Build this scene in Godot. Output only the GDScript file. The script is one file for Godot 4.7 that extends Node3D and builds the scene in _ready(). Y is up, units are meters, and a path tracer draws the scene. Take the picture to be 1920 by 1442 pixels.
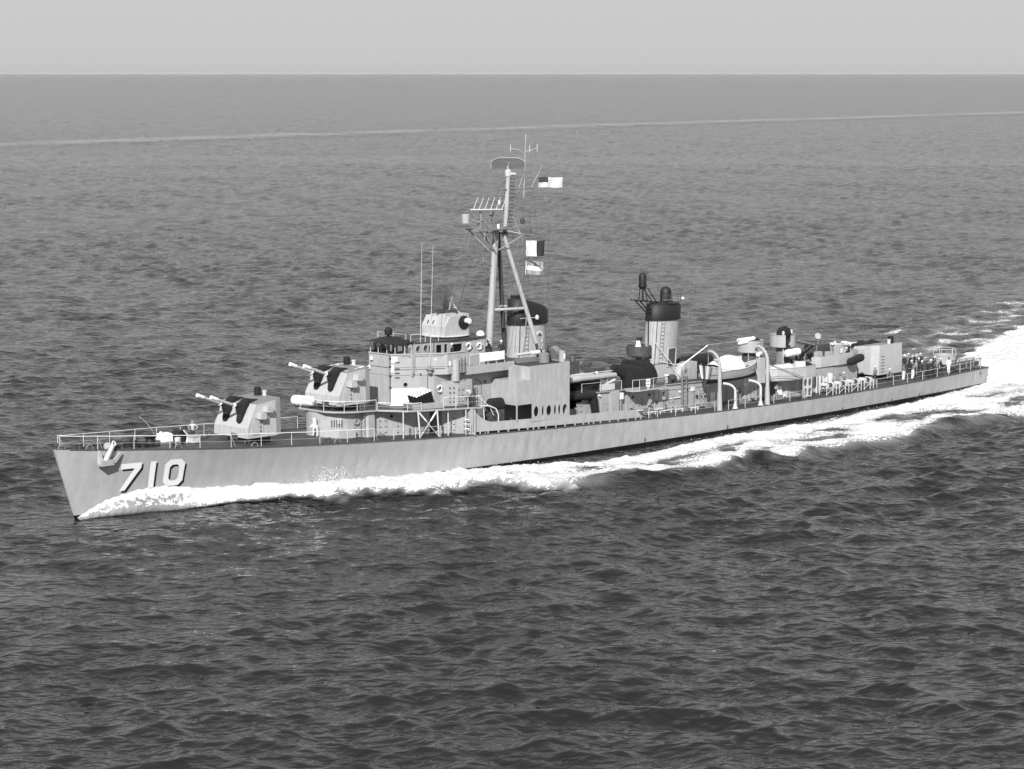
extends Node3D
# A destroyer under way, seen from a low aircraft off her port bow.
# Axes: x runs aft from the stem, y up from the still water, z to port. Metres.

const DECK_X = [0.0, 5.0, 10.0, 15.0, 20.0, 25.0, 30.0, 35.0, 40.0, 45.0, 50.0, 55.0, 60.0, 65.0, 70.0, 78.0, 85.0, 92.0, 100.0, 110.0, 119.0]
const DECK_Y = [5.62, 5.22, 4.87, 4.52, 4.2, 3.91, 3.64, 3.4, 3.18, 2.99, 2.81, 2.63, 2.45, 2.28, 2.15, 2.03, 1.95, 1.91, 1.92, 1.97, 2.02]
const BEAM_U = [0.0, 1.5, 4.0, 7.0, 11.0, 17.0, 23.0, 35.0, 47.0, 59.0, 71.0, 83.0, 95.0, 107.0, 118.3]
const BEAM_Z = [0.12, 0.6, 1.25, 1.95, 2.9, 3.9, 4.65, 5.65, 6.12, 6.22, 6.2, 6.05, 5.7, 5.0, 3.75]
const LINE_U = [0.0, 1.5, 4.0, 9.6, 21.6, 33.6, 45.6, 57.6, 70.0, 82.0, 94.0, 106.0, 117.0]
const LINE_Z = [0.05, 0.28, 0.7, 1.6, 3.25, 4.8, 5.8, 6.15, 6.15, 5.9, 5.45, 4.65, 3.55]

const SKY_TOP = 0.50
const SKY_LOW = 0.455
const SUN = 1.5
var M := {}            # materials by name
var used := {}         # how often a top-level name is taken
var ship: Node3D
var rng := RandomNumberGenerator.new()
var noise := FastNoiseLite.new()
var fine := FastNoiseLite.new()

# ---------------------------------------------------------------- numbers
func lerp_table(xs: Array, ys: Array, x: float) -> float:
	var n := xs.size()
	if x <= xs[0]: return ys[0]
	if x >= xs[n - 1]: return ys[n - 1]
	var i := 0
	while x > xs[i + 1]: i += 1
	var x0: float = xs[i]; var x1: float = xs[i + 1]
	var t := (x - x0) / (x1 - x0)
	var m0: float = (ys[i + 1] - ys[i]) / (x1 - x0)
	var ma: float = m0 if i == 0 else 0.5 * (m0 + (ys[i] - ys[i - 1]) / (x0 - xs[i - 1]))
	var mb: float = m0 if i + 2 >= n else 0.5 * (m0 + (ys[i + 2] - ys[i + 1]) / (xs[i + 2] - x1))
	var h := x1 - x0
	var t2 := t * t; var t3 := t2 * t
	return (2 * t3 - 3 * t2 + 1) * ys[i] + (t3 - 2 * t2 + t) * h * ma + (-2 * t3 + 3 * t2) * ys[i + 1] + (t3 - t2) * h * mb

func straight(xs: Array, ys: Array, x: float) -> float:
	var n := xs.size()
	if x <= xs[0]: return ys[0]
	if x >= xs[n - 1]: return ys[n - 1]
	var i := 0
	while x > xs[i + 1]: i += 1
	return lerpf(ys[i], ys[i + 1], (x - xs[i]) / (xs[i + 1] - xs[i]))

func deck_y(x: float) -> float: return lerp_table(DECK_X, DECK_Y, x)
func stem_x(y: float) -> float: return 2.4 - 1.75 * clampf(y / 5.6, -0.4, 1.1)
func side_z(x: float, y: float) -> float:
	var u := maxf(x - stem_x(y), 0.0)
	var t := clampf(y / deck_y(x), 0.0, 1.0)
	var k := pow(t, 1.5)
	var z := lerpf(lerp_table(LINE_U, LINE_Z, u), lerp_table(BEAM_U, BEAM_Z, u), k)
	if y < 0.0: z *= 1.0 - 0.06 * y * y
	return z
func beam(x: float) -> float: return side_z(x, deck_y(x))
func deck01(x: float) -> float: return 6.12 - 0.045 * (x - 27.0)   # forward superstructure deck
func deck02(x: float) -> float: return 5.02 - 0.026 * (x - 55.0)   # deckhouse roof aft of the first funnel

# ---------------------------------------------------------------- mesh building
class MB:
	var st := SurfaceTool.new()
	var count := 0
	func _init(): st.begin(Mesh.PRIMITIVE_TRIANGLES); st.set_smooth_group(-1)
	func smooth(on: bool): st.set_smooth_group(0 if on else -1)
	func tri(a: Vector3, b: Vector3, c: Vector3): st.add_vertex(a); st.add_vertex(b); st.add_vertex(c); count += 1
	func quad(a: Vector3, b: Vector3, c: Vector3, d: Vector3): tri(a, b, c); tri(a, c, d)
	func box(x0, x1, y0, y1, z0, z1): hexa([Vector3(x0, y0, z0), Vector3(x1, y0, z0), Vector3(x1, y0, z1), Vector3(x0, y0, z1)], [Vector3(x0, y1, z0), Vector3(x1, y1, z0), Vector3(x1, y1, z1), Vector3(x0, y1, z1)])
	func hexa(lo: Array, hi: Array):      # two rings of the same number of corners, counter-clockwise from above
		var n := lo.size()
		for i in n:
			var j := (i + 1) % n
			quad(lo[i], hi[i], hi[j], lo[j])
		for i in range(1, n - 1):
			tri(hi[0], hi[i + 1], hi[i]); tri(lo[0], lo[i], lo[i + 1])
	func prism(poly: Array, y0, y1):      # poly of Vector2(x, z); y0 and y1 are numbers or Callables of (x, z)
		var pl := PackedVector2Array(poly)
		if Geometry2D.is_polygon_clockwise(pl): pl.reverse()
		var idx := Geometry2D.triangulate_polygon(pl)
		var lo := []; var hi := []
		for q in pl:
			lo.append(Vector3(q.x, y0.call(q.x, q.y) if y0 is Callable else y0, q.y))
			hi.append(Vector3(q.x, y1.call(q.x, q.y) if y1 is Callable else y1, q.y))
		for i in pl.size():
			var j := (i + 1) % pl.size()
			quad(lo[i], hi[i], hi[j], lo[j])
		for i in range(0, idx.size(), 3):
			var a: Vector3 = hi[idx[i]]; var b: Vector3 = hi[idx[i + 1]]; var c: Vector3 = hi[idx[i + 2]]
			if (c - a).cross(b - a).y < 0: tri(a, c, b)
			else: tri(a, b, c)
			a = lo[idx[i]]; b = lo[idx[i + 1]]; c = lo[idx[i + 2]]
			if (c - a).cross(b - a).y > 0: tri(a, c, b)
			else: tri(a, b, c)
	func frame(d: Vector3) -> Array:
		var u := d.normalized()
		var s := u.cross(Vector3.UP if absf(u.y) < 0.95 else Vector3.RIGHT).normalized()
		return [s, s.cross(u).normalized()]
	func tube(a: Vector3, b: Vector3, r: float, r2 := -1.0, n := 8, caps := true):
		if r2 < 0: r2 = r
		var f := frame(b - a)
		smooth(true)
		for i in n:
			var t0 := TAU * i / n; var t1 := TAU * (i + 1) / n if i + 1 < n else 0.0
			var d0: Vector3 = f[0] * cos(t0) + f[1] * sin(t0); var d1: Vector3 = f[0] * cos(t1) + f[1] * sin(t1)
			quad(a + d0 * r, b + d0 * r2, b + d1 * r2, a + d1 * r)
		smooth(false)
		if caps:
			for i in n:
				var t0 := TAU * i / n; var t1 := TAU * (i + 1) / n
				var d0: Vector3 = f[0] * cos(t0) + f[1] * sin(t0); var d1: Vector3 = f[0] * cos(t1) + f[1] * sin(t1)
				tri(b, b + d1 * r2, b + d0 * r2); tri(a, a + d0 * r, a + d1 * r)
	func path(pts: Array, r: float, n := 6):
		for i in pts.size() - 1: tube(pts[i], pts[i + 1], r, r, n, i == 0 or i == pts.size() - 2)
	func lathe(c: Vector3, prof: Array, n := 24, sx := 1.0, sz := 1.0, lean := Vector2.ZERO):  # prof of Vector2(radius, height)
		var g := 0
		for k in prof.size() - 1:
			if k > 0 and absf((prof[k] - prof[k - 1]).angle_to(prof[k + 1] - prof[k])) > 0.7: g += 1
			st.set_smooth_group(g)
			for i in n:
				var t0 := TAU * i / n; var t1 := TAU * ((i + 1) % n) / n
				var p := []
				for e in [[k, t0], [k + 1, t0], [k + 1, t1], [k, t1]]:
					var q: Vector2 = prof[e[0]]
					p.append(c + Vector3(q.x * sx * cos(e[1]) + lean.x * q.y, q.y, q.x * sz * sin(e[1]) + lean.y * q.y))
				if prof[k].x < 1e-4: tri(p[0], p[1], p[2])
				elif prof[k + 1].x < 1e-4: tri(p[0], p[1], p[3])
				else: quad(p[0], p[1], p[2], p[3])
		st.set_smooth_group(-1)
	func done(m: Material) -> ArrayMesh:
		st.generate_normals()
		st.set_material(m)
		return st.commit()

func part(parent: Node, called: String, mb, m: Material, at := Vector3.ZERO) -> MeshInstance3D:
	var o := MeshInstance3D.new()
	o.name = called
	o.mesh = mb.done(m) if mb is MB else mb
	if not (mb is MB) and m: o.material_override = m
	o.position = at
	o.cast_shadow = GeometryInstance3D.SHADOW_CASTING_SETTING_ON
	parent.add_child(o, true)
	return o
func sub(parent: Node, called: String, at := Vector3.ZERO) -> Node3D:
	var o := Node3D.new(); o.name = called; o.position = at; parent.add_child(o, true); return o
func numbered(called: String) -> String:
	var n: int = used.get(called, 0); used[called] = n + 1
	return called if n == 0 else "%s_%03d" % [called, n]
func thing(called: String, label: String, category: String, at := Vector3.ZERO, group := "") -> Node3D:
	var o := Node3D.new(); o.name = numbered(called); o.position = at; add_child(o)
	o.set_meta("label", label); o.set_meta("category", category)
	if group: o.set_meta("group", group)
	return o

# ---------------------------------------------------------------- materials (greys: the picture is a black and white print)
func grey(v: float) -> Color: return Color(v, v, v).linear_to_srgb()
func noise_texture(freq: float, lo: float, hi: float, oct := 4, size := 512, seed_ := 1) -> NoiseTexture2D:
	var f := FastNoiseLite.new(); f.seed = seed_; f.frequency = freq; f.fractal_octaves = oct
	var g := Gradient.new(); g.set_color(0, Color(lo, lo, lo)); g.set_color(1, Color(hi, hi, hi))
	var t := NoiseTexture2D.new(); t.width = size; t.height = size; t.seamless = true; t.noise = f; t.color_ramp = g
	return t
func mat(called: String, v: float, rough: float, tex: Texture2D = null, scale := Vector3.ONE, metal := 0.0) -> StandardMaterial3D:
	var m := StandardMaterial3D.new(); m.resource_name = called
	m.albedo_color = grey(v); m.roughness = rough; m.metallic = metal
	if tex:
		m.albedo_texture = tex; m.uv1_triplanar = true; m.uv1_world_triplanar = true; m.uv1_scale = scale
	M[called] = m
	return m
func make_materials():
	var streaks := noise_texture(0.02, 0.91, 1.0, 5, 512, 3)
	var blotch := noise_texture(0.012, 0.91, 1.0, 5, 512, 7)
	var strong := noise_texture(0.02, 0.5, 1.0, 5, 512, 11)
	mat("hull_grey", 0.39, 0.5, streaks, Vector3(0.10, 0.045, 0.10))
	mat("house_grey", 0.385, 0.5, blotch, Vector3(0.22, 0.09, 0.22))
	mat("gun_grey", 0.44, 0.5, blotch, Vector3(0.3, 0.15, 0.3))
	mat("pale_grey", 0.55, 0.5, blotch, Vector3(0.3, 0.3, 0.3))
	mat("deck_grey", 0.062, 0.55, strong, Vector3(0.13, 0.13, 0.13))
	mat("dark_grey", 0.11, 0.6, strong, Vector3(0.4, 0.4, 0.4))
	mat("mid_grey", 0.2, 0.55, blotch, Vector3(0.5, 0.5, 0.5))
	mat("black_paint", 0.016, 0.6, strong, Vector3(0.3, 0.3, 0.3))
	mat("boot_black", 0.012, 0.35, strong, Vector3(0.2, 0.2, 0.2))
	mat("dark_canvas", 0.014, 0.9, strong, Vector3(0.8, 0.8, 0.8))
	mat("white_paint", 0.8, 0.5, blotch, Vector3(0.6, 0.6, 0.6))
	mat("white_canvas", 0.8, 0.9, blotch, Vector3(0.5, 0.5, 0.5))
	mat("steel", 0.3, 0.4, null, Vector3.ONE, 0.3)
	mat("glass_dark", 0.012, 0.08)
	var pane := mat("window_pane", 0.2, 0.05); pane.transparency = BaseMaterial3D.TRANSPARENCY_ALPHA; pane.albedo_color.a = 0.15
	mat("rope", 0.35, 0.9)
	mat("wire", 0.035, 0.8)
	var p := mat("people", 1.0, 0.85); p.vertex_color_use_as_albedo = true
	M.dark_canvas.normal_enabled = true
	var f := FastNoiseLite.new(); f.seed = 5; f.frequency = 0.015; f.fractal_octaves = 4
	var t := NoiseTexture2D.new(); t.width = 512; t.height = 512; t.seamless = true; t.noise = f; t.as_normal_map = true; t.bump_strength = 6.0
	M.dark_canvas.normal_texture = t
	# plates of a welded hull are never quite flat
	var h := FastNoiseLite.new(); h.seed = 9; h.frequency = 0.012; h.fractal_octaves = 3
	var ht := NoiseTexture2D.new(); ht.width = 512; ht.height = 512; ht.seamless = true; ht.noise = h; ht.as_normal_map = true; ht.bump_strength = 2.0
	for k in ["hull_grey", "house_grey"]:
		M[k].normal_enabled = true; M[k].normal_texture = ht; M[k].normal_scale = 0.9

# ---------------------------------------------------------------- bodies and cloth lumps: capsules joined smoothly, meshed as surface nets
func nets(bones: Array, cell: float, k: float, st: SurfaceTool, use_color := false):
	# bones: [a, b, ra, rb, color]
	var lo := Vector3.INF; var hi := -Vector3.INF
	for b in bones:
		var r: float = maxf(b[2], b[3]) + 2.5 * cell + k
		for q in [b[0], b[1]]: lo = lo.min(q - Vector3.ONE * r); hi = hi.max(q + Vector3.ONE * r)
	var nx := int((hi.x - lo.x) / cell) + 2; var ny := int((hi.y - lo.y) / cell) + 2; var nz := int((hi.z - lo.z) / cell) + 2
	var f := PackedFloat32Array(); f.resize(nx * ny * nz); f.fill(1.0)
	var own := PackedInt32Array(); own.resize(nx * ny * nz)
	var near := PackedFloat32Array(); near.resize(nx * ny * nz); near.fill(1.0)
	for bi in bones.size():
		var b: Array = bones[bi]
		var a: Vector3 = b[0]; var c: Vector3 = b[1]; var ra: float = b[2]; var rb: float = b[3]
		var r := maxf(ra, rb) + 2.0 * cell + k
		var l := ((a.min(c) - Vector3.ONE * r - lo) / cell).max(Vector3.ZERO); var g := (a.max(c) + Vector3.ONE * r - lo) / cell
		var ac := c - a; var ll := maxf(ac.length_squared(), 1e-9)
		for i in range(int(l.x), mini(int(g.x) + 1, nx)):
			for j in range(int(l.y), mini(int(g.y) + 1, ny)):
				for m in range(int(l.z), mini(int(g.z) + 1, nz)):
					var q := lo + Vector3(i, j, m) * cell
					var t := clampf((q - a).dot(ac) / ll, 0.0, 1.0)
					var d := (q - a - ac * t).length() - lerpf(ra, rb, t)
					var at := (i * ny + j) * nz + m
					if d < near[at]: near[at] = d; own[at] = bi
					var e := f[at]
					var h := clampf(0.5 + 0.5 * (e - d) / k, 0.0, 1.0)
					f[at] = lerpf(e, d, h) - k * h * (1.0 - h) if e < 0.9 else d
	var vid := {}
	var verts := PackedVector3Array(); var cols := PackedColorArray()
	var sx := ny * nz; var sy := nz
	for i in nx - 1:
		for j in ny - 1:
			for m in nz - 1:
				var at := (i * ny + j) * nz + m
				var s := 0.0; var w := Vector3.ZERO; var cnt := 0
				var a0 := f[at]; var neg := 0
				for e in 8:
					if f[at + (e & 1) * sx + ((e >> 1) & 1) * sy + (e >> 2)] < 0: neg += 1
				if neg == 0 or neg == 8: continue
				for e in [[0, 1], [2, 3], [4, 5], [6, 7], [0, 2], [1, 3], [4, 6], [5, 7], [0, 4], [1, 5], [2, 6], [3, 7]]:
					var p: int = e[0]; var q: int = e[1]
					var fa := f[at + (p & 1) * sx + ((p >> 1) & 1) * sy + (p >> 2)]; var fb := f[at + (q & 1) * sx + ((q >> 1) & 1) * sy + (q >> 2)]
					if (fa < 0) == (fb < 0): continue
					var t := fa / (fa - fb)
					w += Vector3(p & 1, (p >> 1) & 1, p >> 2).lerp(Vector3(q & 1, (q >> 1) & 1, q >> 2), t); cnt += 1
				vid[at] = verts.size()
				verts.append(lo + (Vector3(i, j, m) + w / cnt) * cell)
				cols.append(bones[own[at]][4] if use_color else Color.WHITE)
	st.set_smooth_group(0)
	for at in vid:
		var i: int = at / sx; var j: int = (at / sy) % ny; var m: int = at % nz
		for ax in 3:
			var d: int = [sx, sy, 1][ax]; var u: int = [sy, 1, sx][ax]; var v: int = [1, sx, sy][ax]
			if not (vid.has(at - u) and vid.has(at - v) and vid.has(at - u - v)): continue
			var fa := f[at]; var fb := f[at + d]
			if (fa < 0) == (fb < 0): continue
			var ids := [vid[at], vid[at - u], vid[at - u - v], vid[at - v]]
			if fa < 0: ids.reverse()
			for t in [[0, 1, 2], [0, 2, 3]]:
				for e in t:
					if use_color: st.set_color(cols[ids[e]])
					st.add_vertex(verts[ids[e]])
func lump(parent: Node, called: String, bones: Array, cell: float, k: float, m: Material) -> MeshInstance3D:
	var st := SurfaceTool.new(); st.begin(Mesh.PRIMITIVE_TRIANGLES)
	nets(bones, cell, k, st)
	st.generate_normals(); st.set_material(m)
	return part(parent, called, st.commit(), null)

# ---------------------------------------------------------------- the sea
const TILE_N = 256
const TILE_M = 56.0
var tile_h := PackedFloat32Array()
var tile_x := PackedFloat32Array()
var tile_z := PackedFloat32Array()

func make_tile(n: int, size: float, waves: Array) -> Array:
	# waves: [kx, kz (whole numbers of periods), amplitude, phase index]
	var tab := PackedFloat32Array(); tab.resize(n)
	var tas := PackedFloat32Array(); tas.resize(n)
	for i in n: tab[i] = cos(TAU * i / n); tas[i] = sin(TAU * i / n)
	var h := PackedFloat32Array(); h.resize(n * n)
	var dx := PackedFloat32Array(); dx.resize(n * n)
	var dz := PackedFloat32Array(); dz.resize(n * n)
	for w in waves:
		var kx: int = w[0]; var kz: int = w[1]; var a: float = w[2]; var ph: int = w[3]
		var kl := sqrt(float(kx * kx + kz * kz)); var ax := a * kx / kl; var az := a * kz / kl
		var mask := n - 1
		for j in n:
			var p := (kz * j + ph) & mask
			var at := j * n
			for i in n:
				h[at] += a * tab[p]
				dx[at] += ax * tas[p]
				dz[at] += az * tas[p]
				at += 1
				p = (p + kx) & mask
	return [h, dx, dz]
func wave_list(size: float, l0: float, l1: float, count: int, steep: float, spread: float, n: int, seed_: int) -> Array:
	var r := RandomNumberGenerator.new(); r.seed = seed_
	var out := []
	for c in count:
		var wl := l0 * pow(l1 / l0, (c + 0.5) / count)
		var ang := -0.80 + spread * r.randfn() * 0.5     # the waves run with the wind, away from the camera to the right
		var k := size / wl
		var kx := roundi(k * cos(ang)); var kz := roundi(k * sin(ang))
		if kx == 0 and kz == 0: kx = 1
		var kr := TAU * sqrt(float(kx * kx + kz * kz)) / size
		out.append([kx, kz, steep / kr / sqrt(float(count)) * (0.7 + 0.6 * r.randf()), r.randi() % n])
	return out
func sample(a: PackedFloat32Array, u: float, v: float) -> float:
	var iu := floori(u); var iv := floori(v); var fu := u - iu; var fv := v - iv
	var m := TILE_N - 1
	var i0 := iu & m; var i1 := (iu + 1) & m; var j0 := (iv & m) * TILE_N; var j1 := ((iv + 1) & m) * TILE_N
	return lerpf(lerpf(a[j0 + i0], a[j0 + i1], fu), lerpf(a[j1 + i0], a[j1 + i1], fu), fv)

# edges of the foam alongside, read off the water in the photograph
const OUT_X = [2.5, 6.0, 9.4, 12.0, 15.5, 17.0, 19.0, 20.3, 21.5, 24.4, 26.7, 29.0, 31.6, 36.0, 38.0, 40.6, 45.0, 48.6, 54.0, 57.5, 61.5, 64.0, 70.0, 74.7, 78.0, 84.0, 91.0, 97.0, 103.0, 120.0, 200.0]
const OUT_Z = [0.4, 1.3, 2.2, 2.8, 3.3, 4.0, 4.9, 6.3, 7.6, 7.4, 9.3, 11.0, 9.9, 11.0, 13.6, 16.2, 16.6, 18.2, 20.6, 19.4, 17.8, 21.2, 18.6, 20.0, 20.4, 19.6, 18.4, 19.5, 19.2, 22.0, 34.0]
const IN_X = [0.0, 36.0, 44.0, 47.5, 50.0, 57.5, 65.0, 72.0, 76.0, 80.0, 87.0, 94.0, 99.0, 104.0, 114.0, 119.0, 124.0]
const IN_Z = [-1.0, 4.6, 5.4, 7.2, 8.7, 8.7, 7.5, 7.0, 7.5, 7.8, 7.6, 6.2, 6.0, 5.1, 3.9, 3.0, -2.0]
const CREST_X = [2.4, 3.0, 5.0, 7.3, 9.6, 11.0, 13.3, 17.0, 21.6, 27.0, 32.0, 37.0]
const CREST_Y = [0.05, 0.35, 1.3, 1.75, 1.9, 1.7, 1.15, 0.7, 0.48, 0.32, 0.2, 0.1]

func ship_wave(x: float, z: float) -> float:
	# the wave system that travels with the ship: bow waves spreading to both sides, a hollow amidships, the stern wave
	var h := 0.0
	var az := absf(z)
	if x > 2.0 and x < 230.0 and az < 60.0:
		var o := straight(OUT_X, OUT_Z, x)
		var amp := 0.5 * clampf((x - 10.0) / 16.0, 0.0, 1.0) * (1.0 - clampf((x - 120.0) / 110.0, 0.0, 1.0))
		var d := az - o
		h += amp * (1.0 + 0.6 * noise.get_noise_2d(x * 1.6, z * 1.0)) * exp(-d * d / (1.3 if d > 0 else 5.0))
		h -= 0.45 * amp * exp(-(d - 4.0) * (d - 4.0) / 9.0)
		var o2 := o + 9.0 + 0.12 * x
		h += 0.5 * amp * exp(-(az - o2) * (az - o2) / 6.0)
		if z < 0:
			var o3 := 12.0 + 0.36 * (x - 100.0)
			h += 0.75 * clampf((x - 95.0) / 25.0, 0.0, 1.0) * exp(-(az - o3) * (az - o3) / 8.0) * (0.8 + 0.5 * noise.get_noise_2d(x * 1.2, 40.0))
	if x > 117.0 and x < 260.0:
		var w := 3.2 + 0.1 * (x - 117.0)
		h += (0.9 * exp(-(x - 128.0) * (x - 128.0) / 90.0) + 0.15) * exp(-z * z / (w * w)) * clampf((x - 117.5) / 4.0, 0.0, 1.0)
	return h
func calm(x: float, z: float) -> float:
	# short waves are flattened in the lee of the hull and in the foam alongside
	if x < -2.0 or x > 150.0: return 1.0
	var b := lerp_table(LINE_U, LINE_Z, clampf(x - 2.4, 0.0, 116.0)) if x < 119.0 else 2.0
	var d := maxf(absf(z) - b, 0.0)
	return clampf(0.25 + d / 14.0, 0.25, 1.0)
func sea_h(x: float, z: float) -> float:
	var s := TILE_N / TILE_M
	var u := x * s; var v := z * s
	return (sample(tile_h, u, v) + 0.65 * sample(tile_h, v * 0.31 + 40.0, -u * 0.31 + 90.0)) * calm(x, z) + ship_wave(x, z)

func build_sea(cam: Vector3, yaw: float):
	var far_ := 150000.0
	var rows := PackedFloat32Array()
	var d := 70.0
	while d < 300.0: rows.append(d); d *= 1.0022
	while d < 900.0: rows.append(d); d *= 1.0034
	while d < 5200.0: rows.append(d); d *= 1.0065
	while d < far_: rows.append(d); d *= 1.08
	rows.append(far_)
	var fine_cols := 600; var wing_cols := 70
	var cols := fine_cols + 2 * wing_cols
	var half := 0.70
	var nr := rows.size()
	var verts := PackedVector3Array(); verts.resize(nr * cols)
	var s := TILE_N / TILE_M
	var cs := PackedFloat32Array(); var sn := PackedFloat32Array(); cs.resize(cols); sn.resize(cols)
	for c in cols:
		var a := 0.0
		if c < wing_cols: a = yaw - lerpf(half, 0.28, float(c) / wing_cols)
		elif c >= fine_cols + wing_cols: a = yaw + lerpf(0.28, half, float(c - fine_cols - wing_cols + 1) / wing_cols)
		else: a = yaw + 0.28 * (2.0 * (c - wing_cols) / (fine_cols - 1) - 1.0)
		cs[c] = sin(a); sn[c] = -cos(a)
	for r in nr:
		var dist := rows[r]
		var fade := clampf(1.0 - (dist - 2500.0) / 2500.0, 0.0, 1.0)
		var near := dist < 420.0
		for c in cols:
			var x := cam.x + cs[c] * dist; var z := cam.z + sn[c] * dist
			if fade <= 0.0: verts[r * cols + c] = Vector3(x, 0.0, z); continue
			var u := x * s; var v := z * s
			var k := fade * (calm(x, z) if near else 1.0)
			var gust := 1.0 + 0.75 * noise.get_noise_2d(x * 0.2, z * 0.2)
			var hh := sample(tile_h, u, v) * gust
			var u2 := v * 0.31 + 40.0; var v2 := -u * 0.31 + 90.0
			hh += 0.65 * sample(tile_h, u2, v2)
			hh *= k
			if near: hh += ship_wave(x, z)
			if dist < 1200.0:
				var ch := -1.15 * k
				x += ch * sample(tile_x, u, v); z += ch * sample(tile_z, u, v)
			verts[r * cols + c] = Vector3(x, hh, z)
	# three sheets, each with the ripples that its mesh is too coarse to carry
	var cuts := [0, 0, 0, nr - 1]
	for r in nr:
		if rows[r] < 420.0: cuts[1] = r
		if rows[r] < 1000.0: cuts[2] = r
	for k in 3:
		var r0: int = cuts[k]; var r1: int = cuts[k + 1]
		var idx := PackedInt32Array(); idx.resize((r1 - r0) * (cols - 1) * 6)
		var q := 0
		for r in r1 - r0:
			for c in cols - 1:
				var a := r * cols + c
				idx[q] = a; idx[q + 1] = a + cols; idx[q + 2] = a + cols + 1; idx[q + 3] = a; idx[q + 4] = a + cols + 1; idx[q + 5] = a + 1
				q += 6
		var st := SurfaceTool.new()
		var arr := []; arr.resize(Mesh.ARRAY_MAX); arr[Mesh.ARRAY_VERTEX] = verts.slice(r0 * cols, (r1 + 1) * cols); arr[Mesh.ARRAY_INDEX] = idx
		var am := ArrayMesh.new(); am.add_surface_from_arrays(Mesh.PRIMITIVE_TRIANGLES, arr)
		st.create_from(am, 0); st.generate_normals()
		var wm: StandardMaterial3D = M.water
		if k > 0: wm = M.water.duplicate(); wm.normal_scale = [1.0, 1.25, 1.7][k]
		st.set_material(wm)
		var o := part(self, ["sea", "open_sea", "distant_sea"][k], st.commit(), null)
		o.set_meta("kind", "structure"); o.set_meta("category", "sea")
		o.set_meta("label", ["dark choppy sea round the ship and in the foreground", "rippled open sea beyond the ship", "paler distant sea reaching to the horizon"][k])
	# the rest of the sheet, round the back
	var mb := MB.new()
	mb.smooth(true)
	var ring := [0.0, 70.0, 300.0, 1500.0, 9000.0, far_]
	for i in 48:
		var a0 := yaw + half + (TAU - 2.0 * half) * i / 48.0; var a1 := yaw + half + (TAU - 2.0 * half) * (i + 1) / 48.0
		for k in ring.size() - 1:
			mb.quad(Vector3(cam.x + sin(a0) * ring[k], 0, cam.z - cos(a0) * ring[k]), Vector3(cam.x + sin(a0) * ring[k + 1], 0, cam.z - cos(a0) * ring[k + 1]), Vector3(cam.x + sin(a1) * ring[k + 1], 0, cam.z - cos(a1) * ring[k + 1]), Vector3(cam.x + sin(a1) * ring[k], 0, cam.z - cos(a1) * ring[k]))
	for i in 12:
		var a0 := yaw - half + 2.0 * half * i / 12.0; var a1 := yaw - half + 2.0 * half * (i + 1) / 12.0
		mb.tri(Vector3(cam.x, 0, cam.z), Vector3(cam.x + sin(a0) * 70.0, 0, cam.z - cos(a0) * 70.0), Vector3(cam.x + sin(a1) * 70.0, 0, cam.z - cos(a1) * 70.0))
	var bm: StandardMaterial3D = M.water.duplicate(); bm.normal_scale = 1.7
	var o2 := part(self, "sea_beyond", mb, bm)
	o2.set_meta("kind", "structure"); o2.set_meta("label", "open sea outside the frame round the viewpoint"); o2.set_meta("category", "sea")

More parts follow.
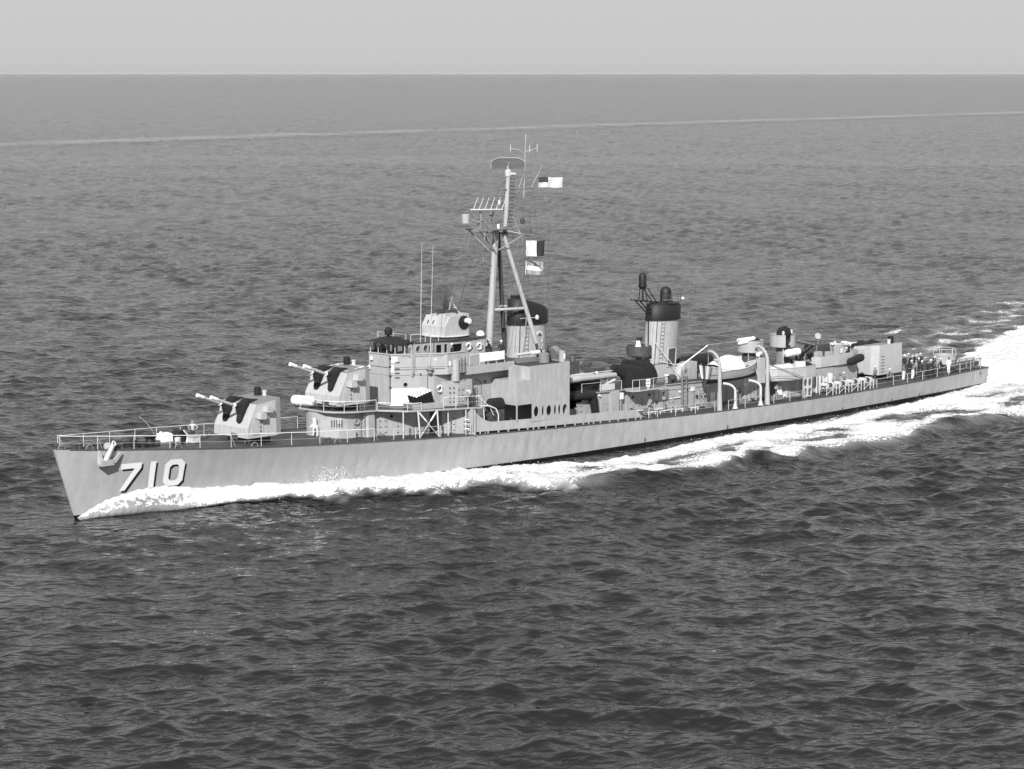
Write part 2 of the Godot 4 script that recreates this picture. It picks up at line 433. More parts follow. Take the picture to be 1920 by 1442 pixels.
func make_water():
	noise.seed = 4; noise.frequency = 0.05; noise.fractal_octaves = 3
	fine.seed = 8; fine.frequency = 0.35; fine.fractal_octaves = 4
	var t := make_tile(TILE_N, TILE_M, wave_list(TILE_M, 6.5, 0.7, 54, 0.33, 1.15, TILE_N, 21))
	tile_h = t[0]; tile_x = t[1]; tile_z = t[2]
	# the ripples too small for the mesh, as a normal map
	var n := 512; var size := 22.0
	var r := make_tile(n, size, wave_list(size, 1.6, 0.2, 44, 0.28, 1.3, n, 5))
	var h: PackedFloat32Array = r[0]
	var img := Image.create_empty(n, n, false, Image.FORMAT_RGB8)
	var px := size / n
	for j in n:
		for i in n:
			var gx := (h[j * n + ((i + 1) & (n - 1))] - h[j * n + ((i - 1) & (n - 1))]) / (2.0 * px)
			var gz := (h[((j + 1) & (n - 1)) * n + i] - h[((j - 1) & (n - 1)) * n + i]) / (2.0 * px)
			var nn := Vector3(-gx, gz, 1.0).normalized()
			img.set_pixel(i, j, Color(nn.x * 0.5 + 0.5, nn.y * 0.5 + 0.5, nn.z * 0.5 + 0.5))
	var w := mat("water", 0.010, 0.07)
	w.metallic_specular = 0.36
	w.normal_enabled = true; w.normal_texture = ImageTexture.create_from_image(img); w.normal_scale = 1.0
	w.uv1_triplanar = true; w.uv1_world_triplanar = true; w.uv1_scale = Vector3.ONE / size
	# lacy foam: cells of bubbles torn open, cut out where the cover is thin
	var cn := FastNoiseLite.new(); cn.seed = 3; cn.noise_type = FastNoiseLite.TYPE_CELLULAR; cn.cellular_return_type = FastNoiseLite.RETURN_DISTANCE2_SUB; cn.frequency = 0.03; cn.fractal_octaves = 3; cn.domain_warp_enabled = true; cn.domain_warp_amplitude = 25.0; cn.domain_warp_frequency = 0.02
	var sn := FastNoiseLite.new(); sn.seed = 6; sn.frequency = 0.012; sn.fractal_octaves = 6; sn.fractal_gain = 0.62
	var N := 1024
	var ca := cn.get_seamless_image(N, N).get_data(); var cb := sn.get_seamless_image(N, N).get_data()
	var out := PackedByteArray(); out.resize(N * N * 4)
	var mean := 0.0; var sq := 0.0
	var val := PackedFloat32Array(); val.resize(N * N)
	for i in N * N:
		var v := 0.45 * (1.0 - ca[i] / 255.0) + 0.9 * cb[i] / 255.0
		val[i] = v; mean += v; sq += v * v
	mean /= N * N; var dev := sqrt(maxf(sq / (N * N) - mean * mean, 1e-6))
	for i in N * N:
		var a := 0.34 + 0.65 * (0.5 + 0.5 * tanh(1.0 * (val[i] - mean) / dev))
		var g := 205 + int(50.0 * cb[i] / 255.0)
		out[i * 4] = g; out[i * 4 + 1] = g; out[i * 4 + 2] = g; out[i * 4 + 3] = int(255.0 * a)
	var lace := ImageTexture.create_from_image(Image.create_from_data(N, N, false, Image.FORMAT_RGBA8, out))
	var f := mat("foam", 0.76, 1.0, lace, Vector3(0.17, 0.17, 0.30)); f.vertex_color_use_as_albedo = true
	f.transparency = BaseMaterial3D.TRANSPARENCY_ALPHA_SCISSOR; f.alpha_scissor_threshold = 0.33
	var f3 := mat("old_foam", 0.8, 0.6); f3.vertex_color_use_as_albedo = true; f3.transparency = BaseMaterial3D.TRANSPARENCY_ALPHA
	var f2 := mat("spray", 0.9, 1.0)

# ---------------------------------------------------------------- foam
func foam_sheet(called: String, label: String, x0: float, x1: float, z0: float, z1: float, step: float, rule: Callable, m: Material = null):
	# rule(x, z) -> Vector2(cover 0..1, lift above the water)
	var nx := int((x1 - x0) / step) + 1; var nz := int((z1 - z0) / step) + 1
	var verts := PackedVector3Array(); var cols := PackedColorArray(); verts.resize(nx * nz); cols.resize(nx * nz)
	var keep := PackedByteArray(); keep.resize(nx * nz)
	for i in nx:
		for j in nz:
			var x := x0 + i * step; var z := z0 + j * step
			var c: Vector3 = rule.call(x, z)
			var at := i * nz + j
			keep[at] = 1 if c.x > 0.01 else 0
			verts[at] = Vector3(x, sea_h(x, z) + c.y, z)
			var v := clampf(c.z, 0.0, 1.0)
			cols[at] = Color(v, v, v, clampf(c.x, 0.0, 1.0))
	var idx := PackedInt32Array()
	for i in nx - 1:
		for j in nz - 1:
			var a := i * nz + j
			if keep[a] + keep[a + 1] + keep[a + nz] + keep[a + nz + 1] == 0: continue
			idx.append_array(PackedInt32Array([a, a + nz, a + nz + 1, a, a + nz + 1, a + 1]))
	var arr := []; arr.resize(Mesh.ARRAY_MAX); arr[Mesh.ARRAY_VERTEX] = verts; arr[Mesh.ARRAY_INDEX] = idx; arr[Mesh.ARRAY_COLOR] = cols
	var am := ArrayMesh.new(); am.add_surface_from_arrays(Mesh.PRIMITIVE_TRIANGLES, arr)
	var st := SurfaceTool.new(); st.create_from(am, 0); st.generate_normals(); st.set_material(m if m else M.foam)
	var o := part(self, called, st.commit(), null)
	o.set_meta("kind", "stuff"); o.set_meta("label", label); o.set_meta("category", "foam")

func soft(a: float, b: float, x: float) -> float:
	var t := clampf((x - a) / (b - a), 0.0, 1.0); return t * t * (3.0 - 2.0 * t)
func torn(x: float, z: float, along := 0.45) -> float:     # about -1..1: streaks drawn out along the ship's way, with fine holes
	return 0.75 * noise.get_noise_2d(x * along * 5.0, z * 6.5) + 0.55 * fine.get_noise_2d(x * 0.9, z * 1.6) + 0.35 * fine.get_noise_2d(x * 3.1 + 50.0, z * 4.4)

func bow_rule(x: float, z: float) -> Vector3:
	# bow wave climbing the stem and breaking off along the forward third of the ship
	var top := straight(CREST_X, CREST_Y, x)
	var b := side_z(x, maxf(top, 0.0))
	var o := straight(OUT_X, OUT_Z, x)
	if z < b - 0.35 or x < 2.6: return Vector3(0, 0, 0.9)
	var w := maxf(o - b, 0.3)
	var d := (z - b) / w
	var n := torn(x, z, 0.7)
	var solid := soft(8.5, 15.0, x + 1.2 * n)
	var edge := 1.0 - soft(lerpf(0.55, 0.72, solid), lerpf(1.14, 1.4, solid), d + 0.22 * n * (0.4 + 0.6 * solid))
	# ahead of that the wave is a thin sheet of aerated water below a white lip
	var lip := 1.0 - soft(0.10, 0.34, d + 0.08 * n)
	var streak := 0.5 + 0.9 * fine.get_noise_2d(x * 0.5 + z * 0.9, z * 2.4 - x * 1.1)
	var cover := edge * lerpf(clampf(0.36 + 0.22 * streak + lip, 0.0, 1.2), 1.3, solid)
	var dd := clampf(d, 0.0, 1.0)
	var rise := top * lerpf(pow(1.0 - dd, 1.25), 1.0 - dd * dd, solid)
	var rough := (0.08 + 0.92 * solid) * (0.26 * absf(n) + 0.16 * fine.get_noise_2d(x * 3.0, z * 3.0) + 0.06 * fine.get_noise_2d(x * 9.0, z * 9.0)) * edge
	var hump := soft(9.0, 19.0, x) * lerpf(0.55, 0.3, soft(26.0, 40.0, x)) * exp(-pow((d - 0.60) * 2.0, 2.0)) * (0.85 + 0.6 * noise.get_noise_2d(x * 5.0, 3.0) + 0.25 * fine.get_noise_2d(x * 1.5, 8.0))
	return Vector3(cover, 0.05 + maxf(rise, 0.0) + rough + hump, 0.90 + 0.1 * n)
func sheet_rule(x: float, z: float) -> Vector3:
	# the smooth sheet of water full of air under the lip
	var top := straight(CREST_X, CREST_Y, x)
	var b := side_z(x, maxf(top, 0.0))
	if z < b - 0.3 or x < 2.6: return Vector3(0, 0, 0.5)
	var w := maxf(straight(OUT_X, OUT_Z, x) - b, 0.3)
	var d := (z - b) / w
	var n := torn(x, z, 0.7)
	var dd := clampf(d, 0.0, 1.0)
	var rise := top * lerpf(pow(1.0 - dd, 1.25), 1.0 - dd * dd, soft(8.5, 15.0, x))
	return Vector3(0.78 * (1.0 - soft(0.72, 1.05, d + 0.12 * n)) * soft(24.0, 16.0, x) * (0.85 + 0.3 * n), 0.0 + rise, 0.42 + 0.12 * n)
func side_rule(x: float, z: float) -> Vector3:
	# foam trailing along the ship's side: a band by the hull, an outer band on the diverging wave, torn patches between
	var i := straight(IN_X, IN_Z, x) + 0.9 * soft(36.0, 44.0, x) * soft(119.0, 100.0, x); var o := straight(OUT_X, OUT_Z, x)
	if z < i - 2.0 or z > o + 5.0: return Vector3(0, 0, 0.9)
	var n := torn(x, z, 0.4)
	var t := (z - i) / (o - i)
	var fresh := clampf((46.0 - x) / 10.0, 0.0, 1.0)
	var near := exp(-pow((z - i - 1.5) / 1.6, 2.0)) * 1.25
	var outer := exp(-pow((z - o + 2.2) / 2.2, 2.0)) * (1.05 - 0.35 * clampf((x - 60.0) / 50.0, 0.0, 1.0))
	var mid := 0.40 + 0.16 * clampf((x - 60.0) / 30.0, 0.0, 1.0)
	var patch := noise.get_noise_2d(x * 1.9 + 9.0, z * 3.3 + 77.0)
	var dens := maxf(maxf(near, outer), lerpf(mid + 0.8 * patch, 1.0, fresh))
	dens = dens * soft(-0.12, 0.10, t + 0.05 * n) * (1.0 - soft(0.80, 1.28, t + 0.10 * n)) + 0.02 * soft(-0.1, 0.1, t)
	var cover := 1.05 * soft(-0.1, 1.0, dens + 0.25 * n)
	cover *= soft(31.0, 36.0, x + 2.0 * n)
	var c1 := minf(cover, 1.0)
	var ride := 0.2 * soft(58.0, 40.0, x) * exp(-pow((t - 0.6) * 2.3, 2.0))
	return Vector3(cover, 0.03 + c1 * (0.06 + 0.16 * absf(n) + 0.10 * fine.get_noise_2d(x * 4.0, z * 5.0)) + ride * c1 + 0.22 * near * c1 * (0.4 + fine.get_noise_2d(x * 1.5, z * 1.5)), 0.9 + 0.1 * n)
func stern_rule(x: float, z: float) -> Vector3:
	# the boiling wake astern, and streaky foam at its sides
	var n := torn(x, z, 0.6)
	var ps := 5.0 + 0.12 * (x - 119.0); var ss := -3.4 - 0.42 * (x - 119.0)
	var dens := 0.0
	var inside := minf(ps - z, z - ss)
	if x > 118.7: dens = 1.6 * soft(-2.5, 1.0, inside + 0.9 * n) * soft(118.7, 119.3, x)
	var o := straight(OUT_X, OUT_Z, x)
	if z > 0 and x > 112.0: dens = maxf(dens, 0.55 * soft(o + 1.0, o - 4.0, z + n) + 0.5 * noise.get_noise_2d(x * 1.4, z * 4.0))
	if z < 0:
		var so := 11.0 + 0.40 * (x - 100.0)
		dens = maxf(dens, (0.22 + 0.4 * noise.get_noise_2d(x * 1.6, z * 3.5)) * soft(so + 1.0, so - 6.0, -z + n) * soft(4.0, 5.5, -z))
		var ridge := 15.0 + 0.36 * (x - 100.0)
		dens = maxf(dens, 0.55 * exp(-pow((-z - ridge) / 1.2, 2.0)) * soft(0.05, 0.35, noise.get_noise_2d(x * 0.9, 12.0)))
	if x < 119.3 and absf(z) < side_z(minf(x, 118.9), 0.2) + 0.1: return Vector3(0, 0, 0.9)
	var cover := 1.1 * soft(-0.1, 1.0, dens + 0.25 * n)
	if x < 121.0 and z > 0: cover *= soft(111.0, 114.0, x)
	var boil := soft(-2.0, 3.0, inside) * exp(-(x - 130.0) * (x - 130.0) / 700.0) if x > 118.5 else 0.0
	return Vector3(cover, 0.05 + minf(cover, 1.0) * (0.08 + 0.18 * absf(n) + 0.1 * fine.get_noise_2d(x * 2.5, z * 3.0)) + boil * (0.9 + 0.5 * noise.get_noise_2d(x * 2.0, z * 2.5) + 0.2 * absf(n)), 0.9 + 0.1 * n)

func build_foam():
	foam_sheet("bow_wave_sheet", "pale glassy sheet of water rising against the stem", 2.6, 25.0, 0.0, 9.0, 0.16, sheet_rule, M.old_foam)
	foam_sheet("bow_wave_foam", "white bow wave breaking off the stem along the forward hull", 2.6, 39.0, 0.0, 19.0, 0.14, bow_rule)
	foam_sheet("side_wake_foam", "torn white foam trailing along the port side amidships", 30.0, 121.0, 3.0, 24.0, 0.2, side_rule)
	foam_sheet("stern_wake_foam", "boiling white wake streaming out behind the stern", 111.0, 215.0, -46.0, 32.0, 0.3, stern_rule)
	# water still milky with air round the foam, feathering out into the sea
	var haze := func(rule: Callable) -> Callable: return func(x: float, z: float) -> Vector3:
		var c: Vector3 = rule.call(x, z)
		return Vector3(0.5 * soft(0.0, 0.8, c.x), c.y * 0.8, 0.78)
	foam_sheet("milky_bow_water", "milky water feathering out round the bow wave", 9.0, 40.0, 0.5, 19.0, 0.2, haze.call(bow_rule), M.old_foam)
	foam_sheet("milky_side_water", "milky water between the foam streaks alongside", 30.0, 121.0, 3.0, 26.0, 0.28, haze.call(side_rule), M.old_foam)
	foam_sheet("milky_stern_water", "milky water at the edges of the stern wake", 111.0, 215.0, -46.0, 34.0, 0.45, haze.call(stern_rule), M.old_foam)
	# starboard bow wave, only just seen past the stem
	foam_sheet("starboard_bow_foam", "low foam on the far side of the stem", 2.6, 20.0, -9.0, 0.0, 0.2, func(x, z): var c: Vector3 = bow_rule(x, -z); return Vector3(c.x, c.y, c.z))
	# another ship's old wake far off, a pale broken streak
	var a := Vector2(380.0, -800.0); var b := Vector2(1850.0, -1030.0)
	var dir := (b - a).normalized(); var nor := Vector2(-dir.y, dir.x); var len_ := (b - a).length()
	var verts := PackedVector3Array(); var cols := PackedColorArray(); var idx := PackedInt32Array()
	var nl := 700; var nw := 14
	for i in nl + 1:
		for j in nw + 1:
			var t := float(i) / nl; var w := float(j) / nw * 2.0 - 1.0
			var along := t * len_
			var p := a + dir * along + nor * (w * 34.0 * (1.0 + 0.3 * noise.get_noise_2d(along * 0.3, 7.0)) + 9.0 * noise.get_noise_2d(along * 0.12, 90.0))
			verts.append(Vector3(p.x, 0.85, p.y))
			var c := clampf(0.13 * (1.0 - w * w) * (1.0 + 1.1 * noise.get_noise_2d(along * 0.5, w * 9.0) + 0.9 * fine.get_noise_2d(along * 0.12, w * 4.0)), 0.0, 1.0)
			if absf(along - 395.0) < 12.0: c *= 0.2
			cols.append(Color(0.8, 0.8, 0.8, c))
	for i in nl:
		for j in nw:
			var q := i * (nw + 1) + j
			idx.append_array(PackedInt32Array([q, q + 1, q + nw + 2, q, q + nw + 2, q + nw + 1]))
	var arr := []; arr.resize(Mesh.ARRAY_MAX); arr[Mesh.ARRAY_VERTEX] = verts; arr[Mesh.ARRAY_INDEX] = idx; arr[Mesh.ARRAY_COLOR] = cols
	var am := ArrayMesh.new(); am.add_surface_from_arrays(Mesh.PRIMITIVE_TRIANGLES, arr)
	var st := SurfaceTool.new(); st.create_from(am, 0); st.generate_normals(); st.set_material(M.old_foam)
	var o := part(self, "distant_wake_foam", st.commit(), null)
	o.set_meta("kind", "stuff"); o.set_meta("label", "pale straight wake streak crossing the sea far behind the ship"); o.set_meta("category", "foam")
	build_spray()
func build_spray():
	var r := RandomNumberGenerator.new(); r.seed = 77
	var xf: Array[Transform3D] = []
	for i in 3600:
		var x: float; var y: float; var z: float
		var k := r.randf()
		if k < 0.55:      # along the torn edge of the bow wave
			x = 9.0 + 30.0 * pow(r.randf(), 0.8)
			z = straight(OUT_X, OUT_Z, x) + r.randfn() * 0.5 - 0.3
			y = sea_h(x, z) + 0.15 + absf(r.randfn()) * 0.33
		elif k < 0.75:    # a burst thrown up against the hull
			x = 24.6 + r.randfn() * 1.1
			y = 0.5 + absf(r.randfn()) * 0.65
			z = side_z(x, y) + 0.15 + absf(r.randfn()) * 0.3
		elif k < 0.9:     # near band alongside
			x = 40.0 + 78.0 * r.randf()
			z = straight(IN_X, IN_Z, x) + 2.6 + r.randfn() * 0.6
			y = sea_h(x, z) + 0.2 + absf(r.randfn()) * 0.3
		else:             # behind the transom
			x = 119.5 + absf(r.randfn()) * 9.0
			z = r.randfn() * 3.0
			y = sea_h(x, z) + 0.4 + absf(r.randfn()) * 0.7
		var s := 0.010 + 0.022 * pow(r.randf(), 2.0)
		xf.append(Transform3D(Basis.from_scale(Vector3.ONE * s), Vector3(x, y, z)))
	var sm := SphereMesh.new(); sm.radius = 1.0; sm.height = 2.0; sm.radial_segments = 6; sm.rings = 3; sm.material = M.spray
	var mm := MultiMesh.new(); mm.transform_format = MultiMesh.TRANSFORM_3D; mm.mesh = sm; mm.instance_count = xf.size()
	for i in xf.size(): mm.set_instance_transform(i, xf[i])
	var o := MultiMeshInstance3D.new(); o.name = "spray"; o.multimesh = mm; add_child(o)
	o.set_meta("kind", "stuff"); o.set_meta("label", "fine white spray thrown off the bow wave and wake"); o.set_meta("category", "spray")

# ---------------------------------------------------------------- the ship: hull and decks
func v3(x: float, y: float, z: float) -> Vector3: return Vector3(x, y, z)

func build_hull():
	for piece in [["hull", 0.3, "hull_grey"], ["boot_topping", -2.2, "boot_black"]]:
		var mb := MB.new(); mb.smooth(true)
		var rows := 13 if piece[0] == "hull" else 5
		var nx := 400
		for side in [1, -1]:
			var grid := []
			for i in nx + 1:
				var line := []
				for j in rows + 1:
					var t := float(j) / rows
					var s := float(i) / nx
					var xd := 0.65 + 118.3 * s              # along the deck edge
					var y: float = lerpf(piece[1], deck_y(xd) if piece[0] == "hull" else 0.3, t)
					var x0 := stem_x(y)
					var x := x0 + (118.95 - x0) * s
					# shrink towards the transom below
					var z := side_z(x, y)
					# plating drawn in a little between the frames, as on any ship that has met head seas
					if y > 0.35 and t < 0.98: z -= 0.045 * pow(sin(PI * x / 1.33), 2.0) * soft(4.0, 12.0, x) * soft(75.0, 40.0, x) * sin(PI * t) * (0.7 + 1.4 * noise.get_noise_2d(x * 2.0, y * 6.0))
					line.append(Vector3(x, y, side * z))
				grid.append(line)
			for i in nx:
				for j in rows:
					if side > 0: mb.quad(grid[i][j], grid[i][j + 1], grid[i + 1][j + 1], grid[i + 1][j])
					else: mb.quad(grid[i][j], grid[i + 1][j], grid[i + 1][j + 1], grid[i][j + 1])
		# transom and stem
		mb.smooth(false)
		for j in rows:
			var ya: float = lerpf(piece[1], deck_y(118.95) if piece[0] == "hull" else 0.3, float(j) / rows); var yb: float = lerpf(piece[1], deck_y(118.95) if piece[0] == "hull" else 0.3, float(j + 1) / rows)
			var za := side_z(118.95, ya); var zb := side_z(118.95, yb)
			var mid := 0.5
			for e in 8:      # the transom is rounded in plan
				var f0 := -1.0 + e / 4.0; var f1 := -1.0 + (e + 1) / 4.0
				mb.quad(v3(118.95 + mid * (1 - f0 * f0), ya, za * f0), v3(118.95 + mid * (1 - f0 * f0), yb, zb * f0), v3(118.95 + mid * (1 - f1 * f1), yb, zb * f1), v3(118.95 + mid * (1 - f1 * f1), ya, za * f1))
			ya = lerpf(piece[1], deck_y(0.65) if piece[0] == "hull" else 0.3, float(j) / rows); yb = lerpf(piece[1], deck_y(0.65) if piece[0] == "hull" else 0.3, float(j + 1) / rows)
			mb.quad(v3(stem_x(ya), ya, side_z(stem_x(ya), ya)), v3(stem_x(yb), yb, side_z(stem_x(yb), yb)), v3(stem_x(yb), yb, -side_z(stem_x(yb), yb)), v3(stem_x(ya), ya, -side_z(stem_x(ya), ya)))
		part(ship, piece[0], mb, M[piece[2]])
	# deck with a little camber, and the waterway bar at its edge
	var dk := MB.new(); dk.smooth(true)
	var bar := MB.new()
	var n := 110
	for i in n:
		var xa := 0.72 + 118.2 * i / n; var xb := 0.72 + 118.2 * (i + 1) / n
		for j in 8:
			var fa := -1.0 + j / 4.0; var fb := -1.0 + (j + 1) / 4.0
			var p := []
			for q in [[xa, fa], [xb, fa], [xb, fb], [xa, fb]]:
				p.append(v3(q[0], deck_y(q[0]) - 0.03 + 0.09 * (1.0 - q[1] * q[1]) * minf(1.0, beam(q[0]) / 4.0), beam(q[0]) * q[1] * 0.997))
			dk.quad(p[0], p[1], p[2], p[3])
		for s in [1.0, -1.0]:
			if i < 1: continue
			var ba: float = (beam(xa) - 0.03) * s; var bb: float = (beam(xb) - 0.03) * s
			bar.hexa([v3(xa, deck_y(xa) - 0.06, ba - 0.04 * s), v3(xb, deck_y(xb) - 0.06, bb - 0.04 * s), v3(xb, deck_y(xb) - 0.06, bb + 0.045 * s), v3(xa, deck_y(xa) - 0.06, ba + 0.045 * s)], [v3(xa, deck_y(xa) + 0.05, ba - 0.04 * s), v3(xb, deck_y(xb) + 0.05, bb - 0.04 * s), v3(xb, deck_y(xb) + 0.05, bb + 0.045 * s), v3(xa, deck_y(xa) + 0.05, ba + 0.045 * s)])
	for e in 8:
		var f0 := -1.0 + e / 4.0; var f1 := -1.0 + (e + 1) / 4.0
		var y := deck_y(118.9) - 0.02
		dk.quad(v3(118.9, y, 3.75 * f0), v3(118.95 + 0.5 * (1 - f0 * f0), y, 3.75 * f0), v3(118.95 + 0.5 * (1 - f1 * f1), y, 3.75 * f1), v3(118.9, y, 3.75 * f1))
	part(ship, "main_deck", dk, M.deck_grey)
	part(ship, "waterway_bar", bar, M.dark_grey)
	# weld seams and a rubbing line on the side, scuppers
	for x in [14.5, 27.2, 41.6, 53.4, 66.2, 79.0, 86.9, 93.2, 103.8]:
		var seam := MB.new()
		var y0 := 0.4
		while y0 < deck_y(x) - 0.2:
			var y1 := minf(y0 + 0.35, deck_y(x) - 0.15)
			var a := v3(x, y0, side_z(x, y0)); var b := v3(x, y1, side_z(x, y1))
			seam.hexa([a + v3(-0.012, 0, -0.01), a + v3(0.012, 0, -0.01), a + v3(0.012, 0, 0.006), a + v3(-0.012, 0, 0.006)], [b + v3(-0.012, 0, -0.01), b + v3(0.012, 0, -0.01), b + v3(0.012, 0, 0.006), b + v3(-0.012, 0, 0.006)])
			y0 = y1
		part(ship, "weld_seam", seam, M.hull_grey)
	for e in [[60.5, 0.55], [72.2, 0.5], [90.5, 0.38], [99.3, 0.4], [104.6, 0.42], [117.2, 1.55]]:
		var q := MB.new(); var z := side_z(e[0], e[1])
		q.box(e[0] - 0.06, e[0] + 0.06, e[1] - 0.16, e[1] + 0.16, z - 0.05, z + 0.05)
		part(ship, "discharge_pipe", q, M.dark_grey)

func outline_on_hull(poly: Array, hole: Array, lift: float, m: Material, called: String, parent: Node):
	# a flat painted shape laid on the curved side: the polygon is cut into small squares so that it follows the plating
	var mb := MB.new(); mb.smooth(true)
	var lo := Vector2.INF; var hi := -Vector2.INF
	for q in poly: lo = lo.min(q); hi = hi.max(q)
	var step := 0.24
	for i in int((hi.x - lo.x) / step) + 1:
		for j in int((hi.y - lo.y) / step) + 1:
			var c := PackedVector2Array([lo + Vector2(i, j) * step, lo + Vector2(i + 1, j) * step, lo + Vector2(i + 1, j + 1) * step, lo + Vector2(i, j + 1) * step])
			for a in Geometry2D.intersect_polygons(c, PackedVector2Array(poly)):
				var bits := [a]
				if hole.size(): bits = Geometry2D.clip_polygons(a, PackedVector2Array(hole))
				for b in bits:
					var idx := Geometry2D.triangulate_polygon(b)
					for k in range(0, idx.size(), 3):
						var t := []
						for e in 3: t.append(Vector3(b[idx[k + e]].x, b[idx[k + e]].y, side_z(b[idx[k + e]].x, b[idx[k + e]].y) + lift))
						if (t[2] - t[0]).cross(t[1] - t[0]).z < 0: mb.tri(t[0], t[2], t[1])
						else: mb.tri(t[0], t[1], t[2])
	part(parent, called, mb, m)
func digit(c: String, w: float, h: float, s: float) -> Array:   # block numerals: [outline, hole]
	match c:
		"7": return [[Vector2(0, h), Vector2(w, h), Vector2(w, h - s), Vector2(0.27 * w, 0), Vector2(0, 0), Vector2(0.68 * w, h - s), Vector2(0, h - s)], []]
		"1": return [[Vector2(0, h), Vector2(w, h), Vector2(w, 0), Vector2(0, 0)], []]
	var k := 0.22 * w
	var k2 := 0.12 * w
	return [[Vector2(k, h), Vector2(w - k, h), Vector2(w, h - k), Vector2(w, k), Vector2(w - k, 0), Vector2(k, 0), Vector2(0, k), Vector2(0, h - k)],
		[Vector2(s + k2, h - s), Vector2(w - s - k2, h - s), Vector2(w - s, h - s - k2), Vector2(w - s, s + k2), Vector2(w - s - k2, s), Vector2(s + k2, s), Vector2(s, s + k2), Vector2(s, h - s - k2)]]
func build_numerals():
	var n := sub(ship, "hull_number")
	for e in [["7", 5.93, 1.67], ["1", 8.33, 0.46], ["0", 9.55, 1.66]]:
		var d := digit(e[0], e[2], 2.16, 0.43)
		for layer in [[Vector2(0.17, -0.17), 0.012, "black_paint", "numeral_shadow"], [Vector2.ZERO, 0.022, "white_paint", "numeral"]]:
			var o := []; var hl := []
			for q in d[0]: o.append(q + Vector2(e[1], 1.84) + layer[0])
			for q in d[1]: hl.append(q + Vector2(e[1], 1.84) + layer[0])
			outline_on_hull(o, hl, layer[1], M[layer[2]], layer[3], n)

# ---------------------------------------------------------------- rails
func railing(parent: Node, called: String, pts: Array, height: float, m_top: Material, levels := 2, r_top := 0.028, brace := []):
	var g := sub(parent, called)
	var mesh := CylinderMesh.new(); mesh.top_radius = 0.026; mesh.bottom_radius = 0.032; mesh.height = height; mesh.radial_segments = 6; mesh.material = M.dark_grey if m_top == M.dark_grey else M.pale_grey
	for q in pts: part(g, "stanchion", mesh, null, q + Vector3(0, height * 0.5, 0))
	for k in levels:
		var mb := MB.new()
		var hh := height * (1.0 - 0.5 * k) - 0.02
		for i in pts.size() - 1:
			var a: Vector3 = pts[i] + Vector3(0, hh, 0); var b: Vector3 = pts[i + 1] + Vector3(0, hh, 0)
			var mid := (a + b) * 0.5 - Vector3(0, 0.02 + 0.012 * k, 0)
			mb.path([a, mid, b], r_top if k == 0 else 0.010, 5)
		part(g, "rail", mb, m_top if k == 0 else M.pale_grey)
	for i in brace:
		var mb := MB.new()
		mb.tube(pts[i] + Vector3(0, height * 0.95, 0), pts[i] + Vector3(0.55, 0.0, -0.2 if pts[i].z > 0 else 0.2), 0.022, -1, 5)
		part(g, "brace", mb, M.pale_grey)
func edge_points(xs: Array, side: float) -> Array:
	var out := []
	for x in xs: out.append(v3(x, deck_y(x), side * (beam(x) - 0.13)))
	return out
func build_rails():
	railing(ship, "guard_rail", edge_points([1.1, 4.0, 6.9, 9.8, 12.3, 15.0, 17.7, 20.5, 23.2, 25.9, 28.6], 1), 1.08, M.white_paint, 2, 0.032, [0, 1, 5, 10])
	railing(ship, "guard_rail", edge_points([1.1, 4.0, 6.9, 9.8, 12.3, 15.0, 17.7, 20.5, 23.2, 25.9, 28.6], -1), 1.08, M.white_paint, 2, 0.03, [0])
	railing(ship, "guard_rail", edge_points([28.6, 30.6, 32.9, 35.6, 38.9], 1), 0.98, M.pale_grey, 2, 0.018)
	railing(ship, "guard_rail", edge_points([28.6, 31.6, 34.6, 38.9], -1), 0.98, M.pale_grey, 2, 0.018)
	railing(ship, "guard_rail", edge_points([61.1, 62.3, 64.8, 67.6, 70.4], 1), 0.98, M.pale_grey, 2, 0.02, [0])
	railing(ship, "guard_rail", edge_points([72.4, 74.9, 77.3], 1), 0.95, M.pale_grey, 2, 0.018)
	railing(ship, "guard_rail", edge_points([79.3, 81.8, 84.2], 1), 0.95, M.pale_grey, 2, 0.018)
	railing(ship, "guard_rail", edge_points([96.4, 99.4, 102.0, 104.9, 107.8, 110.2, 112.6, 115.0, 117.2], 1), 0.98, M.pale_grey, 2, 0.024)
	railing(ship, "guard_rail", edge_points([61.0, 66.0, 71.0, 76.0, 81.0, 86.0, 91.0, 96.0, 101.0, 106.0, 110.0, 113.5, 117.2], -1), 0.98, M.pale_grey, 2, 0.02)

